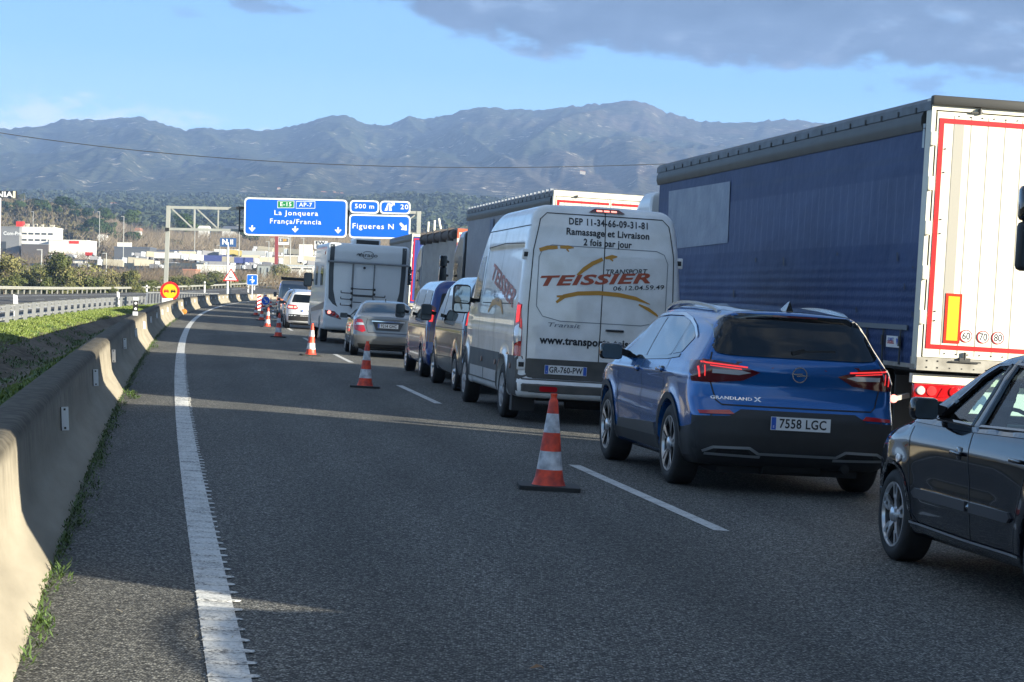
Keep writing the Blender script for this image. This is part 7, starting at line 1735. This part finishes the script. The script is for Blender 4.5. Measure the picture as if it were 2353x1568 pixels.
# ============================================================ THE TOWN
M_BW = mat('wall_white', (.72, .71, .67), .7, var=.08, vscale=.3); M_BG = mat('wall_grey', (.20, .205, .215), .6, var=.15, vscale=.3); M_BD = mat('window_dark', (.05, .055, .06), .2); M_BR = mat('roof_slate', (.10, .12, .16), .5); M_BRED = mat('wall_red', (.60, .035, .02), .5); M_BCR = mat('wall_cream', (.44, .40, .31), .7); M_RTILE = mat('roof_tile', (.36, .17, .11), .8)
def building(name, label, x0, y0, x1, y1, Y, wall, roof=None, depth=14, bands=(), cols=0, pitched=False, cat='building'):
    """pixel rectangle of the facade at depth Y"""
    a = PX(x0, y1, Y); b = PX(x1, y0, Y); w = b.x - a.x; h_ = PX((x0 + x1) / 2, y0, Y).z - PX((x0 + x1) / 2, y1, Y).z; z0 = PX((x0 + x1) / 2, y1, Y).z
    t = thing(name, label, cat, ((a.x + b.x) / 2, Y, z0), rot=upr()); m_ = MB(); m_.box(-w / 2, w / 2, 0, depth, -6, h_); m_.build('wall', wall, t)
    m_ = MB()
    if pitched: m_.prism([(-w / 2 - .4, h_), (w / 2 + .4, h_), (w / 2 - w * .1, h_ + depth * .18), (-w / 2 + w * .1, h_ + depth * .18)], 'y', -.4, depth + .4)
    else: m_.box(-w / 2 - .15, w / 2 + .15, -.15, depth + .15, h_, h_ + .35)
    m_.build('roof', roof or M_BR, t)
    for zf in bands:
        n_ = max(3, int(w / 2.4))
        for i in range(n_):
            xa = -w / 2 + w * (i + .14) / n_; m_ = MB(); m_.box(xa, xa + w / n_ * .74, -.06, .05, h_ * (1 - zf) - h_ * .055, h_ * (1 - zf) + h_ * .055); m_.build('window', M_BD, t)
    for i in range(cols):
        xa = -w / 2 + w * (i + .5) / cols; m_ = MB(); m_.box(xa - w * .03, xa + w * .03, -.08, .05, h_ * .08, h_ * .9); m_.build('window', M_BD, t)
    return t, w, h_
t, w, h_ = building('office_building', 'white office block with two dark window bands below a red box', 47.8, 524, 125, 562, 880, M_BW, M_BW, 18, (.36, .74))
m_ = MB(); m_.box(-w / 2 - 2.4, -w / 2 + .1, 2, 6, h_ + .4, h_ + 2.4); m_.build('roof_sign', M_BRED, t)
rng = random.Random(2); m_ = MB()
for _ in range(9): a = rng.uniform(-w / 2, w / 2 - 2); m_.box(a, a + rng.uniform(.4, 1.6), 3, 5, h_ + .3, h_ + rng.uniform(.6, 2.0))
m_.build('roof_plant', M_BCR, t)
t, w, h_ = building('warehouse', 'grey metal-clad warehouse at the left edge under the dealer sign', -60, 522, 47.4, 594, 875, M_BG, M_BG, 30)
m_ = MB(); put_text(m_, text_mesh('Com-Pra', 1.9, bold=.04), (w / 2 - 2.6, -.1, h_ - 2.4), (1, 0, 0), (0, 0, 1)); m_.build('lettering', M_SWHT, t)
m_ = MB(); m_.box(w / 2 - 8, w / 2 - 5, -.1, 0, 1.0, 6.5); m_.build('shutter', M_BD, t)
t, w, h_ = building('showroom', 'low white showroom with a small red sign right of the office block', 112, 553.5, 201, 578, 870, M_BW, M_BW, 20); m_ = MB(); m_.box(.5, 4.2, -.12, 0, h_ - 1.1, h_ + .3); m_.build('shop_sign', M_BRED, t)
building('loading_hall', 'dark open loading hall below the office block', 48, 563, 112, 592, 868, mat('hall_dark', (.10, .09, .085), .7), M_BG, 14)
t, w, h_ = building('repair_shop', 'grey repair shop with a white camper parked on its roof deck', 262, 570, 345, 590, 760, mat('shop_grey', (.10, .11, .13), .6), M_BR, 14); m_ = MB(); m_.box(-w / 2 + .8, w / 2 - 6.5, 1, 3, h_ + .3, h_ + 1.8); m_.build('roof_cabin', M_BW, t)
building('solar_roof_hall', 'long low hall with blue-grey roof behind the parked lorries', 300, 577, 478, 583, 800, M_BG, mat('roof_blue', (.085, .11, .17), .4), 30)
building('storage_hall', 'long low blue-grey roofed hall left of the road number sign', 478, 580, 520, 588, 790, M_BG, mat('roof_blue', (0, 0, 0)), 30)
building('grey_store', 'grey store building with tall narrow dark windows beside the blue square sign', 590.5, 611, 641, 660, 560, mat('store_grey', (.30, .33, .33), .6), M_BG, 16, cols=3)
t, w, h_ = building('car_park_building', 'cream building with a tall square tower left of the motorhome', 640, 590, 722, 604, 700, M_BCR, M_BW, 16); 
m_ = MB(); m_.box(w / 2 - 4.6, w / 2 - .8, -.2, 4, 0, h_ + 3.8); m_.build('tower', M_BW, t)
building('supermarket', 'long white low supermarket with dark front left of the grey camper van', 640, 612, 722, 640, 620, M_BW, mat('roof_pale', (.45, .50, .55), .5), 20, (.2,))
building('farmhouse', 'ochre farmhouse with tiled roof beside the red sign pole', 620, 547, 636, 556, 1000, M_BCR, M_RTILE, 8, pitched=True)
building('brick_store', 'reddish brick store behind the round yellow sign', 420, 622, 450, 652, 520, mat('brick_red', (.30, .17, .12), .8), M_RTILE, 8)
building('white_store', 'white flat store building behind the bushes right of the gantry leg', 452, 612, 528, 640, 560, M_BW, M_BW, 12, (.6,))
for i, (x0, y0, x1, y1, Y, l_) in enumerate(((262, 596, 283, 604, 720, 'pale block behind the lamp post'), (118, 584, 140, 592, 860, 'white shed below the showroom'), (560, 585, 590, 592, 760, 'white shed right of the road number sign'), (168, 600, 190, 607, 720, 'cream shed behind the bushes'), (600, 600, 626, 606, 690, 'white shed above the grey store'), (455, 526, 480, 530, 1250, 'far white farm behind the gantry'), (510, 527, 556, 531, 1250, 'far long white hall behind the gantry beam'), (310, 531, 322, 535, 1200, 'far white house in the bare trees'), (225, 547, 240, 556, 1080, 'white cottage among the pines'))):
    building('shed', l_, x0, y0, x1, y1, Y, M_BW, [M_BR, M_RTILE, M_BW][i % 3], 9, pitched=i > 4)
rng = random.Random(12)
VL = [(430, 505, 'on the lower slope under the sign'), (608, 474, 'above the gantry left'), (720, 440, 'x'), (735, 441, 'x'), (743, 439, 'x'), (752, 441, 'x'), (760, 442, 'x'), (768, 441, 'x'), (776, 443, 'x'), (785, 442, 'x'), (672, 434, 'x'), (700, 432, 'x'), (640, 431, 'x'), (1336, 390, 'x'), (1342, 391, 'x'), (1030, 455, 'x'), (1045, 457, 'x'), (310, 445, 'x'), (232, 470, 'x'), (262, 466, 'x'), (348, 448, 'x')]
hp = None
for i, (x, y, l_) in enumerate(VL):
    Y = 3550 if y < 458 else 2300
    g = PX(x, y + 7, Y)
    if hp is None:
        hp = thing('village_house', 'x', 'house', g); m_ = MB(); m_.box(-9, 9, 0, 10, -8, 8); m_.build('wall', mat('house_wall', (.42, .38, .32), .8), hp); m_ = MB(); m_.prism([(-9.6, 8), (9.6, 8), (6, 11), (-6, 11)], 'y', -.5, 10.5); m_.build('roof', M_RTILE, hp); o_ = hp
    else: o_ = copy_tree(hp)
    o_.location = g; o_.scale = (rng.uniform(.25, .6), .6, rng.uniform(.25, .45)) if x < 1200 else (.25, .4, .3); o_['label'] = 'tiny pale house of the hamlet on the slope above the van' if x > 1200 else 'tiny pale house of the village above the direction signs' if x > 625 else 'tiny pale house in the woods left of the gantry'; o_['group'] = 'hamlet above the van' if x > 1200 else 'village above the direction signs' if x > 625 else 'houses in the woods left of the gantry'
# dealer sign
g = PX(5, 447, 560); t = thing('dealer_sign', 'black dealer sign with white letters on a tall white pole, cut by the left edge', 'sign', (g.x, g.y, g.z), rot=upr()); k_ = 560 / FOC
m_ = MB(); m_.box(-42 * k_, 33 * k_, 0, .8, -8 * k_, 8 * k_, 0); m_.box(25 * k_, 30.5 * k_, -.05, 0, -8 * k_, 8 * k_, 1); m_.build('board', [M_SBLK, mat('sign_pale', (.75, .72, .52), .5)], t)
tm = text_mesh('SCANIA', 13 * k_ * 1.35, align='RIGHT', bold=.05, sx=1.25); m_ = MB(); put_text(m_, tm, (24 * k_, -.08, -.05), (1, 0, 0), (0, 0, 1)); m_.build('lettering', M_SWHT, t)
m_ = MB(); m_.box(-6.5 * k_, -3.2 * k_, 0, .5, -160 * k_, -8 * k_); m_.build('pole', M_SWHT, t)
# red pole sign and others
g = PX(635, 575, 600); t = thing('fuel_sign', 'tall dark red sign column standing above the grey store', 'sign', g, rot=upr()); m_ = MB(); m_.box(-.42, .42, 0, .8, -4.5, 5); m_.build('column', mat('column_red', (.26, .045, .045), .5), t)
g = PX(652, 554, 640); t = thing('price_sign', 'white pole sign with yellow figures right of the red column', 'sign', g, rot=upr()); m_ = MB(); m_.box(-1.5, 1.5, 0, .4, -1.1, .9, 0); m_.box(-1.35, 1.35, -.03, 0, -.35, .75, 1); m_.build('board', [M_SWHT, mat('sign_dim', (.16, .15, .13), .5)], t); m_ = MB(); put_text(m_, text_mesh('S', 1.0, bold=.03), (-.9, -.06, .2), (1, 0, 0), (0, 0, 1), k=0); put_text(m_, text_mesh('24', 1.0, bold=.03), (.25, -.06, .2), (1, 0, 0), (0, 0, 1), k=1); m_.build('lettering', [M_SWHT, M_SYEL], t); post(t, 0, .2, -7, -1, .14, M_GALVD)
g = PX(736, 563, 520); t = thing('shop_sign', 'white board with black letters beside the top left corner of the motorhome', 'sign', g, rot=upr()); m_ = MB(); m_.box(-1.35, 1.6, 0, .3, -.9, .9, 0); m_.build('board', M_SWHT, t); m_ = MB(); put_text(m_, text_mesh('EW', 1.0, bold=.03, sx=1.4), (0, -.05, .42), (1, 0, 0), (0, 0, 1)); put_text(m_, text_mesh('EN', 1.0, bold=.03, sx=1.4), (0, -.05, -.42), (1, 0, 0), (0, 0, 1)); m_.build('lettering', M_SBLK, t); post(t, 0, .15, -7, -.9, .15, M_GALVD)
# lamp posts
M_LPOST = mat('lamp_post_grey', (.40, .41, .40), .5)
LP = [(283, 498, 598, 700), (447, 478, 575, 760), (549, 518, 585, 700), (617, 556, 610, 640), (95, 575, 620, 420), (228, 487, 557, 900), (667, 545, 590, 640), (697, 548, 600, 640), (505, 565, 590, 690), (244, 583, 618, 520), (76, 487, 515, 1000)]
for i, (x, y0, y1, Y) in enumerate(sorted(LP)):
    a = PX(x, y1, Y); b = PX(x + .4, y0, Y); h_ = b.z - a.z; t = thing('lamp_post', f'slender grey lamp post in the town, {ORD[i]} from the left', 'lamp post', a, rot=upr(), group='lamp posts in the town')
    m_ = MB(); m_.tube((0, 0, -2), (0, 0, h_), .13, .10, 8); m_.build('pole', M_LPOST, t); m_ = MB(); m_.box(-.9, .1, -.2, .2, h_ - .05, h_ + .15, bev=.04); m_.build('lamp_head', M_LPOST, t)
# parked lorries and vans in the yard
def yard_proto(kind, L_, H_, cabL):
    t = thing('parked_lorry' if L_ > 7 else 'parked_van', 'x', 'lorry' if L_ > 7 else 'van', (0, 0, 0)); m_ = MB(); m_.box(-L_ / 2, L_ / 2, -1.25, 1.25, 1.0 if L_ > 7 else .5, H_, bev=.08); b = m_.build('load_body', M_BW, t)
    m_ = MB(); m_.box(L_ / 2 + .4, L_ / 2 + .4 + cabL, -1.2, 1.2, .6, H_ * .88, bev=.2); m_.build('cab', M_CABW, t); m_ = MB()
    for x in np.linspace(-L_ / 2 + 1, L_ / 2 + cabL * .5, 4 if L_ > 7 else 2): m_.tube((x, -1.2, .5), (x, 1.2, .5), .5, n=10)
    m_.build('wheels', M_TYRE, t); return t
yp = [yard_proto('lorry', 13.0, 3.9, 2.3), yard_proto('lorry', 8.0, 3.6, 2.0), yard_proto('van', 3.6, 2.3, 1.2)]
yc = [M_BW, M_BW, M_BW, mat('body_blue', (.06, .08, .24), .5), mat('body_grey', (.28, .28, .30), .5), M_BRED, M_BW, mat('body_yellow', (.45, .36, .12), .5), M_BCR]
rng = random.Random(21); YL = [(385, 594, 700, 0, 0), (355, 592, 705, 1, 0), (330, 596, 695, 2, 0), (318, 587, 750, 2, 0), (345, 586, 740, 2, 0), (372, 586, 745, 2, 5), (520, 585, 760, 0, 0), (548, 588, 745, 0, 7), (585, 589, 740, 0, 0), (430, 590, 720, 1, 0), (465, 600, 680, 0, 0), (500, 601, 675, 0, 3), (532, 604, 660, 1, 0), (560, 606, 650, 1, 3), (575, 600, 680, 1, 0), (600, 595, 700, 2, 0), (490, 612, 630, 2, 0), (515, 614, 620, 2, 5), (545, 617, 600, 2, 0), (570, 617, 600, 2, 4), (300, 605, 660, 2, 0), (205, 585, 800, 2, 5), (215, 595, 720, 2, 0), (190, 613, 620, 2, 0), (160, 590, 780, 2, 4), (680, 585, 740, 1, 0), (655, 592, 720, 2, 0), (640, 580, 800, 1, 0), (610, 578, 800, 1, 8), (395, 610, 640, 2, 0), (260, 612, 620, 1, 8), (415, 584, 770, 2, 0)]
r3 = random.Random(44)
for _ in range(34): x_ = r3.uniform(300, 720); y_ = r3.uniform(583, 618); YL.append((int(x_), int(y_), int(np.interp(y_, [583, 618], [780, 600])), r3.choice((2, 2, 1)), r3.choice((0, 0, 0, 0, 0, 4, 8))))
YL.sort(); used = set(); CN = {0: 'white', 3: 'blue', 4: 'grey', 5: 'red', 7: 'yellow', 8: 'cream'}
for i, (x, y, Y, k, cidx) in enumerate(YL):
    o_ = yp[k] if k not in used else copy_tree(yp[k]); used.add(k); g = PX(x, y + 5, Y); o_.location = g; o_.scale = (.62, .8, .62) if k == 0 else (.68, .7, .66); o_.rotation_euler = (0, -TILT, rng.uniform(-.25, .25) + (PI if rng.random() < .4 else 0))
    if cidx:
        for q in kids(o_):
            if q.name.startswith('load_body'): q.data = q.data.copy(); q.data.materials.clear(); q.data.materials.append(yc[cidx])
    o_['label'] = f'{CN[cidx]} {"lorry" if k < 2 else "van"} parked in the yards below the town, {ORD[i]} from the left'; o_['group'] = 'vehicles parked in the yards'
# retaining wall and fence lines of the yards
for i, (x0, y0, x1, y1, Y, mt) in enumerate(((0, 604, 260, 612, 640, M_BG), (250, 604, 470, 611, 640, M_BCR), (380, 614, 520, 622, 600, M_BG))):
    a = PX(x0, (y0 + y1) / 2, Y); b = PX(x1, (y0 + y1) / 2, Y - 20); t = thing('yard_wall', ['grey yard wall behind the left bushes', 'cream yard wall below the parked lorries', 'grey yard wall behind the round yellow sign'][i], 'wall', a); m_ = MB(); m_.bar((0, 0, -1.5), b - a + Vector((0, 0, -1.5)), .4, 3.6); m_.build('wall', mt, t)
# the overhead line
CP = [(-420, 190), (0, 306), (300, 343), (500, 364), (755, 378), (960, 383.5), (1176, 385), (1331, 383), (1505, 378), (1800, 360), (2353, 300), (2900, 200)]
def cy(x): return float(np.interp(x, [p[0] for p in CP], [p[1] for p in CP]))
co = np.polyfit([p[0] for p in CP[1:9]], [p[1] for p in CP[1:9]], 3)
t = thing('overhead_cable', 'thin dark cable sagging across the sky before the mountains', 'cable', PX(0, 306, 118)); m_ = MB(); pts = []
for x in np.arange(-500, 2700, 60.0):
    y = float(np.polyval(co, x)) if x < 1550 else float(np.polyval(co, 1550)) - (x - 1550) * .05 - (x - 1550) ** 2 * .00005
    pts.append(PX(x, y, 118 + (x - 1176) * .01) - t.location)
m_.path(pts, .019, 5); m_.build('wire', M_BLK, t)
# haze
m_ = MB(); m_.box(-9000, 9000, -250, 6800, -60, 600); hz_ = m_.build('haze', None)
hm = bpy.data.materials.new('haze'); hm.use_nodes = True; t_ = hm.node_tree
for n_ in list(t_.nodes): t_.nodes.remove(n_)
o_ = N(t_, 'OutputMaterial'); pv = N(t_, 'VolumePrincipled'); pv.inputs['Color'].default_value = (.36, .555, .98, 1); pv.inputs['Density'].default_value = 1.25e-4; pv.inputs['Anisotropy'].default_value = 0.0
t_.links.new(pv.outputs[0], o_.inputs['Volume']); hz_.data.materials.clear(); hz_.data.materials.append(hm); tag(hz_, 'faint blue haze lying over the whole valley and the mountains', 'haze', kind='stuff'); hz_.display_type = 'WIRE'
